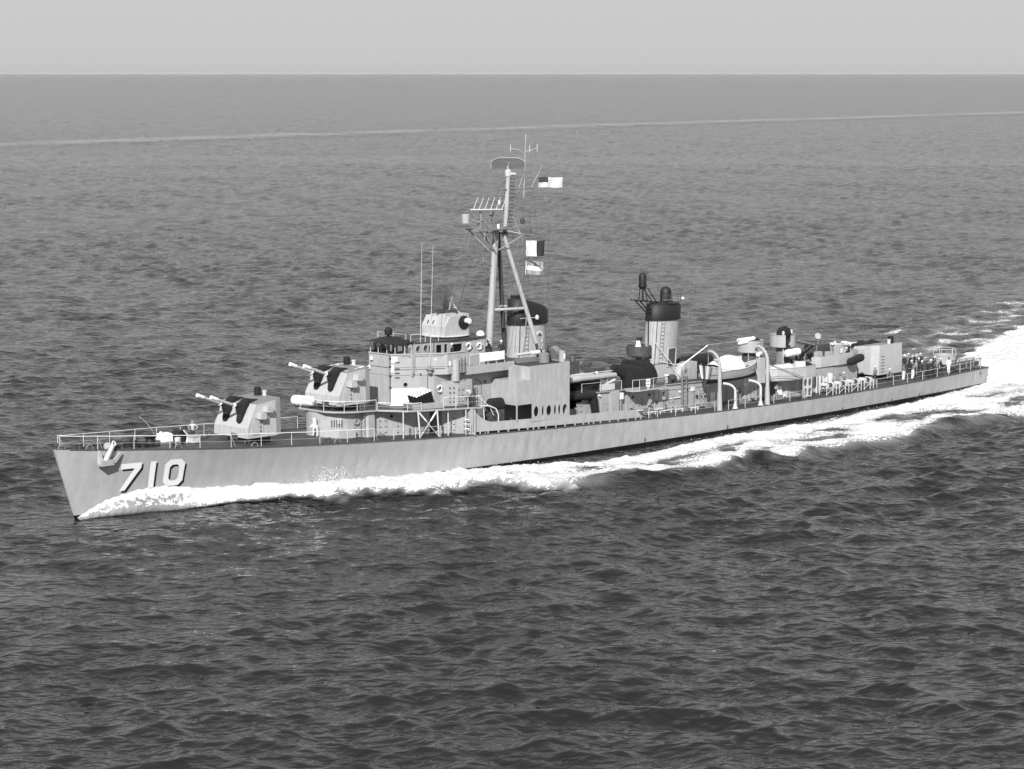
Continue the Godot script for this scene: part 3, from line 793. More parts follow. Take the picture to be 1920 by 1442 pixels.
# ---------------------------------------------------------------- twin gun mounts
func build_gun_mount(at: Vector3, turn: float, kind: int):
	# own axes: forward is -x, the base ring centre on the deck is the origin
	var g := sub(ship, "gun_mount", at); g.rotation.y = turn
	if kind == 2: g.scale = Vector3(1.1, 1.06, 1.1)
	var lift: float = 0.56 if kind != 1 else 0.38
	var ring := MB.new(); ring.lathe(v3(0, 0, 0), [Vector2(1.75, 0), Vector2(1.75, lift + 0.05), Vector2(0, lift + 0.05)], 28)
	part(g, "base_ring", ring, M.black_paint)
	# gunhouse side profile from the front foot, x aft
	var f := -1.85; var b0 := lift
	var pr := [Vector2(0, 0), Vector2(0.05, 0.8), Vector2(1.0, 2.67), Vector2(3.7, 2.97), Vector2(3.7, 0)]
	var mb := MB.new()
	var w := 2.2; var ch := 0.75
	var P := func(i: int, z: float) -> Vector3: return Vector3(f + pr[i].x, b0 + pr[i].y, z)
	var wt := 2.12
	for s in [1.0, -1.0]:
		var a := [P.call(0, w * s), P.call(1, w * s), P.call(2, wt * s), v3(f + 3.7 - ch, b0 + 2.97 - 0.08, wt * s), v3(f + 3.7 - ch, b0, w * s)]
		for k in [[0, 1, 2], [0, 2, 3], [0, 3, 4]]:
			if s > 0: mb.tri(a[k[0]], a[k[1]], a[k[2]])
			else: mb.tri(a[k[0]], a[k[2]], a[k[1]])
		# slanted rear quarter
		var c := v3(f + 3.7, b0, (w - 0.35) * s); var d := v3(f + 3.7, b0 + 2.97, (wt - 0.35) * s)
		if s > 0: mb.quad(a[4], a[3], d, c)
		else: mb.quad(a[4], c, d, a[3])
	mb.quad(P.call(0, -w), P.call(1, -w), P.call(1, w), P.call(0, w))
	mb.quad(P.call(1, -w), P.call(2, -wt), P.call(2, wt), P.call(1, w))
	mb.quad(v3(f + 3.7, b0, w - 0.35), v3(f + 3.7, b0 + 2.97, wt - 0.35), v3(f + 3.7, b0 + 2.97, -wt + 0.35), v3(f + 3.7, b0, -w + 0.35))
	mb.quad(v3(f, b0, -w), v3(f, b0, w), v3(f + 3.7 - ch, b0, w), v3(f + 3.7 - ch, b0, -w))
	mb.quad(v3(f + 3.7 - ch, b0, -w), v3(f + 3.7 - ch, b0, w), v3(f + 3.7, b0, w - 0.35), v3(f + 3.7, b0, -w + 0.35))
	part(g, "gunhouse", mb, M.gun_grey)
	var roof := MB.new()
	var rl := 0.006
	var rp := [v3(f + 1.0, b0 + 2.67 + rl, -wt), v3(f + 1.0, b0 + 2.67 + rl, wt), v3(f + 3.7 - ch, b0 + 2.89 + rl, wt), v3(f + 3.7, b0 + 2.97 + rl, wt - 0.35), v3(f + 3.7, b0 + 2.97 + rl, -wt + 0.35), v3(f + 3.7 - ch, b0 + 2.89 + rl, -wt)]
	var top := v3(f + 2.4, b0 + 2.98, 0.0)
	for i in 6: roof.tri(top, rp[(i + 1) % 6], rp[i])
	part(g, "roof", roof, M.mid_grey)
	# ribs and door on the side, vent boxes, sight hood
	for s in [1.0, -1.0]:
		var door := MB.new()
		var zz: float = w * s + 0.012 * s
		door.prism([Vector2(f + 0.42, zz - 0.02), Vector2(f + 1.35, zz - 0.02), Vector2(f + 1.35, zz + 0.03 * s), Vector2(f + 0.42, zz + 0.03 * s)], b0 + 0.25, b0 + 1.15)
		door.prism([Vector2(f + 0.65, zz - 0.03), Vector2(f + 1.35, zz - 0.03), Vector2(f + 1.35, zz + 0.022 * s), Vector2(f + 0.65, zz + 0.022 * s)], b0 + 1.15, b0 + 1.4)
		part(g, "access_door", door, M.gun_grey)
		var hinges := MB.new()
		for y in [0.55, 0.85, 1.2]: hinges.box(f + 1.22, f + 1.34, b0 + y - 0.05, b0 + y + 0.05, zz - 0.02, zz + 0.06 * s) if s > 0 else hinges.box(f + 1.22, f + 1.34, b0 + y - 0.05, b0 + y + 0.05, zz + 0.06 * s, zz + 0.02)
		part(g, "door_clips", hinges, M.dark_grey)
		var rib := MB.new()
		rib.box(f + 1.5, f + 1.54, b0 + 0.1, b0 + 1.62, w * s - 0.03, w * s + 0.03)
		rib.box(f + 1.9, f + 1.93, b0 + 0.1, b0 + 1.75, w * s - 0.03, w * s + 0.03)
		rib.box(f + 0.75, f + 1.54, b0 + 1.58, b0 + 1.62, w * s - 0.04, w * s + 0.035)
		part(g, "side_rib", rib, M.gun_grey)
		for e in [[1.28, 1.78], [1.95, 2.28]]:
			var vb := MB.new()
			var x: float = f + e[0]; var y: float = b0 + e[1]
			var za: float = (w - 0.1) * s; var zb: float = (w + 0.5) * s
			vb.hexa([v3(x - 0.32, y - 0.25, minf(za, zb)), v3(x + 0.3, y - 0.29, minf(za, zb)), v3(x + 0.3, y - 0.29, maxf(za, zb)), v3(x - 0.32, y - 0.25, maxf(za, zb))], [v3(x - 0.24, y + 0.27, minf(za, zb)), v3(x + 0.3, y + 0.23, minf(za, zb)), v3(x + 0.3, y + 0.19, maxf(za, zb)), v3(x - 0.24, y + 0.23, maxf(za, zb))])
			part(g, "vent_box", vb, M.gun_grey)
	for s in [0.9, -0.9]:
		# canvas blast bag: a dark bellows in the slot of the sloping front, over the roof edge
		lump(g, "blast_bag", [[v3(f + 0.2, b0 + 1.38, s), v3(f + 0.42, b0 + 2.05, s), 0.27, 0.33, null], [v3(f + 0.42, b0 + 2.05, s), v3(f + 0.8, b0 + 2.72, s), 0.33, 0.38, null], [v3(f + 0.8, b0 + 2.74, s), v3(f + 1.95, b0 + 2.72, s), 0.37, 0.22, null], [v3(f - 0.1, b0 + 2.56, s), v3(f + 0.75, b0 + 2.6, s), 0.2, 0.36, null], [v3(f + 0.05, b0 + 2.2, s), v3(f + 0.4, b0 + 2.3, s), 0.2, 0.33, null]], 0.06, 0.12, M.dark_canvas)
		var barrel := MB.new()
		var dir := Vector3(-0.937, 0.349, 0) if kind != 2 else Vector3(-1.0, -0.05, 0).normalized()
		var root := v3(f - 0.25, b0 + 2.6, s)
		barrel.tube(root - dir * 0.6, root + dir * 1.9, 0.135, 0.115, 14)
		part(g, "barrel", barrel, M.gun_grey)
		var cap := MB.new()
		cap.tube(root + dir * 1.85, root + dir * 2.55, 0.15, 0.16, 14)
		part(g, "muzzle_cover", cap, M.white_canvas)
		var collar := MB.new(); collar.tube(root + dir * 0.02, root + dir * 0.12, 0.21, 0.21, 14)
		part(g, "bag_collar", collar, M.white_paint)
	# box in the lower front, roof gear
	var port_ := MB.new(); port_.box(f - 0.06, f + 0.05, b0 - 0.18, b0 + 0.3, 0.1, 0.9)
	part(g, "sight_port", port_, M.dark_grey)
	for z in [-1.5, -0.9, 0.0, 1.2, 1.7]:
		var r := MB.new(); r.box(f - 0.02, f + 0.01, b0 + 0.05, b0 + 0.78, z - 0.02, z + 0.02)
		part(g, "front_rib", r, M.gun_grey)
	var hood := MB.new(); hood.lathe(v3(f + 3.25, b0 + 2.9, -0.55), [Vector2(0.29, 0), Vector2(0.3, 0.62), Vector2(0.24, 0.76), Vector2(0, 0.8)], 16)
	part(g, "roof_hood", hood, M.dark_canvas)
	var post := MB.new(); post.lathe(v3(f + 3.5, b0 + 2.9, 0.05), [Vector2(0.16, 0), Vector2(0.16, 0.4), Vector2(0.2, 0.42), Vector2(0.2, 0.5), Vector2(0, 0.52)], 12)
	part(g, "roof_vent", post, M.pale_grey)
	if kind == 1:     # the ship's number on the roof, read from the port side
		for e in [["7", 0.0, 0.72], ["1", 0.94, 0.24], ["0", 1.38, 0.72]]:
			var dg := digit(e[0], e[2], 3.3, 0.24)
			var pl := PackedVector2Array(dg[0])
			var bits := [pl]
			if dg[1].size():      # the ring of the nought, cut open in two halves
				bits = []
				for half in [PackedVector2Array([Vector2(-1, -1), Vector2(e[2] * 0.5, -1), Vector2(e[2] * 0.5, 5), Vector2(-1, 5)]), PackedVector2Array([Vector2(e[2] * 0.5, -1), Vector2(2, -1), Vector2(2, 5), Vector2(e[2] * 0.5, 5)])]:
					for a in Geometry2D.intersect_polygons(pl, half):
						for b in Geometry2D.clip_polygons(a, PackedVector2Array(dg[1])): bits.append(b)
			var nm := MB.new()
			for a in bits:
				var idx := Geometry2D.triangulate_polygon(a)
				for k in range(0, idx.size(), 3):
					var t := []
					for q in 3:
						var u: Vector2 = a[idx[k + q]]
						var x: float = f + 1.35 + e[1] + u.x; var z: float = 1.65 - u.y
						t.append(v3(x, b0 + 2.67 + 0.018 + (x - f - 1.0) * 0.111 + 0.155 * maxf(0.0, minf(1.0 - absf(z) / 2.12, minf((x - f - 1.0) / 1.4, (f + 3.7 - x) / 1.3))), z))
					if (t[2] - t[0]).cross(t[1] - t[0]).y < 0: nm.tri(t[0], t[2], t[1])
					else: nm.tri(t[0], t[1], t[2])
			part(g, "numeral", nm, M.white_paint)
	if kind == 2:     # ladder rungs and clips on the rear quarter of the after mount
		for i in 6:
			var r := MB.new(); r.tube(v3(f + 3.72, b0 + 0.3 + 0.3 * i, 1.0), v3(f + 3.72, b0 + 0.3 + 0.3 * i, 1.5), 0.03, -1, 5)
			part(g, "rung", r, M.dark_grey)

# ---------------------------------------------------------------- superstructure
func mirror(poly: Array) -> Array:      # port half outline (z >= 0, from bow to stern) closed by its mirror image
	var out := poly.duplicate()
	for i in range(poly.size() - 1, -1, -1):
		if poly[i].y > 1e-3: out.append(Vector2(poly[i].x, -poly[i].y))
	return out
func arc(cx: float, cz: float, r: float, a0: float, a1: float, n: int, rz := -1.0) -> Array:
	var out := []
	for i in n + 1:
		var a := lerpf(a0, a1, float(i) / n)
		out.append(Vector2(cx + r * cos(a), cz + (r if rz < 0 else rz) * sin(a)))
	return out
func wall(mb: MB, pts: Array, y0, y1, thick: float):      # a plate bulwark following pts of Vector2(x, z), closed or open
	for i in pts.size() - 1:
		var a: Vector2 = pts[i]; var b: Vector2 = pts[i + 1]
		var n := (b - a).normalized().orthogonal() * thick
		var f := func(v, q): return v.call(q.x, q.y) if v is Callable else v
		mb.hexa([Vector3(a.x, f.call(y0, a), a.y), Vector3(b.x, f.call(y0, b), b.y), Vector3(b.x + n.x, f.call(y0, b), b.y + n.y), Vector3(a.x + n.x, f.call(y0, a), a.y + n.y)],
			[Vector3(a.x, f.call(y1, a), a.y), Vector3(b.x, f.call(y1, b), b.y), Vector3(b.x + n.x, f.call(y1, b), b.y + n.y), Vector3(a.x + n.x, f.call(y1, a), a.y + n.y)])
func disc_on(parent: Node, called: String, c: Vector3, n: Vector3, r: float, depth: float, m: Material, seg := 20):
	var mb := MB.new(); mb.tube(c - n * 0.03, c + n * depth, r, r, seg); return part(parent, called, mb, m)
func ring_on(parent: Node, called: String, c: Vector3, n: Vector3, r: float, t: float, m: Material, seg := 20):
	var mb := MB.new(); var f := mb.frame(n); mb.smooth(true)
	for i in seg:
		for j in 8:
			var p := []
			for e in [[i, j], [i + 1, j], [i + 1, j + 1], [i, j + 1]]:
				var a: float = TAU * (e[0] % seg) / seg; var b: float = TAU * (e[1] % 8) / 8
				var d: Vector3 = f[0] * cos(a) + f[1] * sin(a)
				p.append(c + d * (r + t * cos(b)) + n * t * sin(b))
			mb.quad(p[0], p[1], p[2], p[3])
	return part(parent, called, mb, m)
func ladder(parent: Node, a: Vector3, b: Vector3, side: Vector3, m: Material):
	var g := sub(parent, "ladder")
	var mb := MB.new(); mb.tube(a - side * 0.2, b - side * 0.2, 0.025, -1, 5); part(g, "stile", mb, m)
	mb = MB.new(); mb.tube(a + side * 0.2, b + side * 0.2, 0.025, -1, 5); part(g, "stile", mb, m)
	var n := int((b - a).length() / 0.32)
	for i in range(1, n):
		mb = MB.new(); var p := a.lerp(b, float(i) / n); mb.tube(p - side * 0.2, p + side * 0.2, 0.02, -1, 5)
		part(g, "rung", mb, m)
func ladder_flat(parent: Node, a: Vector3, b: Vector3, side: Vector3, m: Material):   # ladder on a funnel or part: one mesh
	var mb := MB.new(); mb.tube(a - side * 0.18, b - side * 0.18, 0.025, -1, 5); mb.tube(a + side * 0.18, b + side * 0.18, 0.025, -1, 5)
	var n := int((b - a).length() / 0.34)
	for i in range(1, n): var p := a.lerp(b, float(i) / n); mb.tube(p - side * 0.18, p + side * 0.18, 0.02, -1, 5)
	part(parent, "ladder", mb, m)

func ship_door(parent: Node, c: Vector3, n: Vector3, w := 0.62, h := 1.6):
	# c is the middle of the sill on the wall, n the wall's outward normal
	var t := Vector3(n.z, 0, -n.x)
	var slab := func(mb: MB, u0: float, u1: float, y0: float, y1: float, d0: float, d1: float):
		var q := []
		for y in [y0, y1]: q.append([c + t * u0 + n * d0 + Vector3(0, y, 0), c + t * u1 + n * d0 + Vector3(0, y, 0), c + t * u1 + n * d1 + Vector3(0, y, 0), c + t * u0 + n * d1 + Vector3(0, y, 0)])
		mb.hexa(q[0], q[1])
	var f := MB.new(); var k := w * 0.5
	slab.call(f, -k - 0.06, -k, 0.1, h + 0.06, -0.03, 0.07); slab.call(f, k, k + 0.06, 0.1, h + 0.06, -0.03, 0.07); slab.call(f, -k, k, h, h + 0.06, -0.03, 0.07); slab.call(f, -k, k, 0.1, 0.16, -0.03, 0.07)
	part(parent, "door_frame", f, M.house_grey)
	var p := MB.new(); slab.call(p, -k, k, 0.16, h, -0.03, 0.035); part(parent, "door", p, M.house_grey)
	var d := MB.new()
	for y in [0.3, 0.8, 1.3]: slab.call(d, k - 0.14, k + 0.03, y, y + 0.05, 0.035, 0.09); slab.call(d, -k - 0.03, -k + 0.14, y, y + 0.05, 0.035, 0.09)
	part(parent, "door_dogs", d, M.dark_grey)
func port_light(parent: Node, c: Vector3, n: Vector3, r := 0.15):
	disc_on(parent, "porthole", c, n, r, 0.02, M.glass_dark, 14); ring_on(parent, "porthole_rim", c + n * 0.02, n, r + 0.02, 0.028, M.house_grey, 16)
func wall_pipe(parent: Node, pts: Array, r := 0.035, m: Material = null):
	var mb := MB.new(); mb.path(pts, r, 6); part(parent, "wall_pipe", mb, m if m else M.house_grey)
func wall_box(parent: Node, called: String, c: Vector3, sz: Vector3, m: Material):
	var mb := MB.new(); mb.box(c.x - sz.x, c.x + sz.x, c.y - sz.y, c.y + sz.y, c.z - sz.z, c.z + sz.z); part(parent, called, mb, m)
func build_wall_details():
	var g := sub(ship, "wall_fittings")
	var sl := Vector3(-0.27, 0, 0.963)
	for x in [31.7, 33.3]: ship_door(g, v3(x, deck_y(x) - 0.02, 2.3 + (x - 31.0) * 0.281), sl)
	port_light(g, v3(32.5, 5.2, 2.3 + 1.5 * 0.281), sl)
	ship_door(g, v3(35.3, deck_y(35.3) - 0.02, 3.2), Vector3(0, 0, 1)); ship_door(g, v3(38.1, deck_y(38.1) - 0.02, 4.07), Vector3(-0.468, 0, 0.884))
	var dg := Vector3(-0.537, 0, 0.844)
	var on := func(x: float, y: float, off := 0.03) -> Vector3: return v3(x, y, 1.35 + (x - 33.6) * 0.6365) + dg * off
	wall_pipe(g, [on.call(36.3, 8.5, 0.06), on.call(36.3, 6.6, 0.06), on.call(35.9, 6.5, 0.06), on.call(35.9, 6.0, 0.06)], 0.03, M.mid_grey)
	wall_pipe(g, [on.call(34.4, 10.05, 0.05), on.call(37.5, 10.05, 0.05)], 0.025, M.house_grey)
	wall_pipe(g, [on.call(33.8, 8.9, 0.05), on.call(37.6, 8.95, 0.05)], 0.02, M.mid_grey)
	for e in [[35.3, 8.5], [35.8, 8.5]]:
		var q := MB.new(); q.tube(on.call(e[0], e[1], 0.0), on.call(e[0], e[1], 0.16), 0.07, -1, 8); part(g, "junction_box", q, M.dark_grey)
	ship_door(g, v3(39.2, 5.62, 4.1), Vector3(0, 0, 1), 0.6, 1.5)
	for y in [6.0, 6.4, 6.8, 7.2]:
		for x in [38.1, 38.45]: wall_box(g, "cabinet_clip", v3(x, y, 3.86 + (x - 37.7) * 0.29), v3(0.05, 0.04, 0.04), M.dark_grey)
	ship_door(g, v3(41.8, 5.4, 3.0), Vector3(0, 0, 1), 0.66, 1.7); wall_pipe(g, [v3(42.7, 5.4, 3.06), v3(42.7, 7.2, 3.06), v3(42.1, 7.5, 3.06)], 0.035, M.mid_grey); port_light(g, v3(43.2, 7.2, 3.0), Vector3(0, 0, 1))
	wall_box(g, "hose_box", v3(40.9, 6.6, 3.1), v3(0.2, 0.3, 0.14), M.mid_grey)
	# midship box: seams and pipe
	for y in [6.35, 7.4]: wall_box(g, "weld_seam", v3(47.3 if y < 7 else 48.2, y, 6.112), v3(3.25 if y < 7 else 2.4, 0.012, 0.006), M.house_grey)
	for x in [46.9, 48.8]: wall_box(g, "weld_seam", v3(x, 6.95, 6.112), v3(0.012, 1.65, 0.006), M.house_grey)
	wall_pipe(g, [v3(50.1, 8.6, 6.16), v3(50.1, 5.4, 6.16)], 0.03)
	# after house side
	for x in [54.6, 58.1]: ship_door(g, v3(x, deck_y(x) - 0.02, 3.4), Vector3(0, 0, 1))
	for x in [63.3, 67.6, 72.0]: ship_door(g, v3(x, deck_y(x) - 0.02, 2.97), Vector3(0, 0, 1))
	for x in [62.3, 64.6, 66.6, 70.0]: port_light(g, v3(x, 4.0, 2.99), Vector3(0, 0, 1))
	wall_pipe(g, [v3(61.2, 4.4, 3.06), v3(74.0, 4.1, 2.98)], 0.03, M.pale_grey); wall_pipe(g, [v3(65.3, 4.3, 3.05), v3(65.3, 2.4, 3.05)], 0.05, M.house_grey); wall_pipe(g, [v3(70.9, 4.3, 3.02), v3(70.9, 2.3, 3.02)], 0.04, M.mid_grey)
	for x in [84.9, 86.5, 88.3]: ship_door(g, v3(x, deck_y(x) - 0.02, 3.78 - (x - 84.1) * 0.04), Vector3(0, 0, 1))
	ship_door(g, v3(79.4, deck_y(79.4) - 0.02, 3.13), Vector3(0, 0, 1)); port_light(g, v3(77.4, 3.5, 2.63), Vector3(-0.52, 0, 0.854)); wall_pipe(g, [v3(76.7, 4.2, 2.28), v3(76.7, 2.2, 2.28)], 0.04)
	for i in 5: wall_box(g, "hose_rack", v3(89.6 + 1.3 * i, 3.0 + 0.2 * (i % 2), 3.55 - 0.128 * (0.4 + 1.3 * i)), v3(0.22, 0.25, 0.12), [M.mid_grey, M.house_grey, M.white_paint][i % 3])
func build_forward_house():
	var h := sub(ship, "forward_deckhouse")
	var dkf := func(x, z): return deck_y(x) - 0.1
	var d1 := func(x, z): return deck01(x)
	var d1b := func(x, z): return deck01(x) - 0.14
	var body := MB.new()
	body.prism(mirror(arc(28.4, 0, 2.3, PI, PI * 0.5, 8, 2.25) + [Vector2(31.0, 2.3), Vector2(34.2, 3.2), Vector2(36.4, 3.2), Vector2(36.4, 2.2), Vector2(37.4, 2.2), Vector2(37.4, 3.7), Vector2(39.1, 4.6), Vector2(39.2, 0.0)]), dkf, d1b)
	part(h, "wall", body, M.house_grey)
	var plate := MB.new()
	plate.prism(mirror([Vector2(26.0, 0), Vector2(26.0, 1.6), Vector2(26.5, 2.3), Vector2(27.3, 2.8), Vector2(28.3, 3.05), Vector2(30.7, 3.05), Vector2(32.5, 4.75), Vector2(34.0, 4.95), Vector2(40.5, 5.6), Vector2(40.5, 2.9), Vector2(44.0, 2.9), Vector2(44.0, 0)]), d1b, d1)
	part(h, "upper_deck", plate, M.house_grey)
	var cover := MB.new()
	var c2 := func(x, z): return deck01(x) + 0.006
	cover.prism(mirror([Vector2(26.08, 0), Vector2(26.08, 1.55), Vector2(26.6, 2.25), Vector2(27.35, 2.72), Vector2(28.3, 2.97), Vector2(30.75, 2.97), Vector2(32.55, 4.67), Vector2(34.0, 4.87), Vector2(40.42, 5.5), Vector2(40.42, 2.9), Vector2(44.0, 2.9), Vector2(44.0, 0)]), d1, c2)
	part(h, "deck_covering", cover, M.deck_grey)
	# locker with rounded corner beside the ladder, box on the deck, hose reels, doors
	var lk := MB.new(); lk.prism([Vector2(29.6, 2.1), Vector2(29.6, 2.45), Vector2(29.9, 2.75), Vector2(30.6, 2.75), Vector2(31.0, 2.4), Vector2(31.0, 2.1)], deck_y(30) - 0.05, 5.75)
	part(h, "ready_locker", lk, M.house_grey)
	var bx := MB.new(); bx.prism([Vector2(26.6, 1.75), Vector2(27.0, 2.4), Vector2(28.5, 2.75), Vector2(28.6, 2.2)], 3.8, 4.5)
	part(h, "deck_locker", bx, M.house_grey)
	disc_on(h, "hose_reel", v3(28.9, 5.1, 2.27), v3(-0.05, 0, 1).normalized(), 0.3, 0.14, M.mid_grey)
	ring_on(h, "hose", v3(28.9, 5.1, 2.42), v3(-0.05, 0, 1).normalized(), 0.24, 0.05, M.house_grey)
	var valves := MB.new()
	for i in 5: valves.tube(v3(26.75 + 0.17 * i, 4.75, 1.72 + 0.12 * i), v3(26.75 + 0.17 * i, 5.35, 1.72 + 0.12 * i), 0.035, -1, 6)
	part(h, "valve_manifold", valves, M.dark_grey)
	var dr := MB.new(); dr.prism([Vector2(28.02, 2.2), Vector2(28.75, 2.25), Vector2(28.75, 2.33), Vector2(28.02, 2.28)], 4.05, 5.75)
	part(h, "door", dr, M.house_grey)
	var nt := MB.new(); nt.box(27.2, 27.6, 5.0, 5.4, 1.96, 2.06); part(h, "notice_plate", nt, M.white_paint); nt = MB.new(); nt.box(28.3, 28.6, 5.55, 5.72, 2.25, 2.3)
	part(h, "notice_plate", nt, M.white_paint)
	ladder(h, v3(29.35, 3.75, 2.62), v3(29.35, 6.8, 2.62), Vector3(0.94, 0, 0.35), M.mid_grey)
	# doors and pipes under the overhang
	for q in [v3(32.0, 0, 4.76), v3(37.0, 0, 4.9), v3(38.7, 0, 5.3)]:
		var p := MB.new(); p.tube(v3(q.x, deck_y(q.x), q.z), v3(q.x, deck01(q.x) - 0.1, q.z), 0.055, -1, 8)
		part(h, "deck_post", p, M.pale_grey)
	# the braced frame under the bridge wing
	var A := v3(33.75, deck_y(33.7), 4.9); var B := v3(35.75, deck_y(35.7), 5.1); var C := v3(33.55, deck01(33.5) - 0.1, 4.9); var D := v3(35.55, deck01(35.5) - 0.1, 5.1)
	for e in [[A, C], [B, D]]:
		var p := MB.new(); p.tube(e[0], e[1], 0.075, -1, 8); part(h, "deck_post", p, M.pale_grey)
	for e in [[A, D], [B, C]]:
		var p := MB.new(); p.tube(e[0], e[1], 0.04, -1, 6); part(h, "cross_brace", p, M.pale_grey)
		var s := MB.new(); s.tube(e[0].lerp(e[1], 0.62), e[0].lerp(e[1], 0.93), 0.075, -1, 8); part(h, "stowed_boat_hook", s, M.white_paint)
	for i in 3:
		var r := MB.new(); var y := 3.75 + 0.4 * i
		r.path([v3(38.75, y, 4.95), v3(38.6, y + 0.03, 5.3), v3(38.8, y, 5.6)], 0.045, 6); part(h, "cleat_rung", r, M.white_paint)
	# rails round the gun platform and the wings
	var front := []
	for q in [Vector2(26.1, -1.5), Vector2(26.1, 1.5), Vector2(27.3, 2.7), Vector2(28.5, 2.95), Vector2(30.6, 2.95)]: front.append(v3(q.x, deck01(q.x), q.y))
	railing(ship, "gun_platform_rail", front, 0.85, M.white_paint, 2, 0.03)
	var wing := []
	for q in [Vector2(30.7, 3.0), Vector2(32.55, 4.7), Vector2(34.0, 4.88)]: wing.append(v3(q.x, deck01(q.x), q.y))
	railing(ship, "wing_rail", wing, 0.62, M.white_paint, 2, 0.03)
	wing = []
	for q in [Vector2(36.3, 5.1), Vector2(37.6, 5.22), Vector2(38.9, 5.36), Vector2(40.35, 5.5)]: wing.append(v3(q.x, deck01(q.x), q.y))
	railing(ship, "wing_rail", wing, 0.98, M.white_paint, 3, 0.026)
	wing = []
	for q in [Vector2(30.7, -3.0), Vector2(32.55, -4.7), Vector2(36.3, -5.1), Vector2(40.35, -5.5)]: wing.append(v3(q.x, deck01(q.x), q.y))
	railing(ship, "wing_rail", wing, 0.95, M.pale_grey, 2, 0.02)
	# sloping launcher table on the wing with its rows of dark spigots
	var hh := sub(ship, "spigot_launcher")
	var tb := MB.new()
	tb.hexa([v3(33.2, 5.85, 4.75), v3(36.6, 5.72, 4.8), v3(36.9, 5.72, 3.2), v3(33.6, 5.85, 3.1)], [v3(33.0, 6.3, 4.75), v3(36.4, 6.22, 4.8), v3(36.9, 6.2, 3.2), v3(33.4, 6.3, 3.1)])
	part(hh, "table", tb, M.house_grey)
	for i in 6:
		for j in 4:
			var b := v3(34.1 + 0.33 * i, 6.22 + 0.03 * j, 4.4 - 0.34 * j); var up := Vector3(-0.5, 0.82, 0.22).normalized()
			var sp := MB.new(); sp.tube(b, b + up * (0.85 + 0.09 * i), 0.12, 0.12, 8); part(hh, "projectile", sp, M.black_paint)
			var cp := MB.new(); cp.tube(b + up * (0.85 + 0.09 * i), b + up * (0.95 + 0.09 * i), 0.125, 0.07, 8); part(hh, "projectile_nose", cp, M.white_paint)

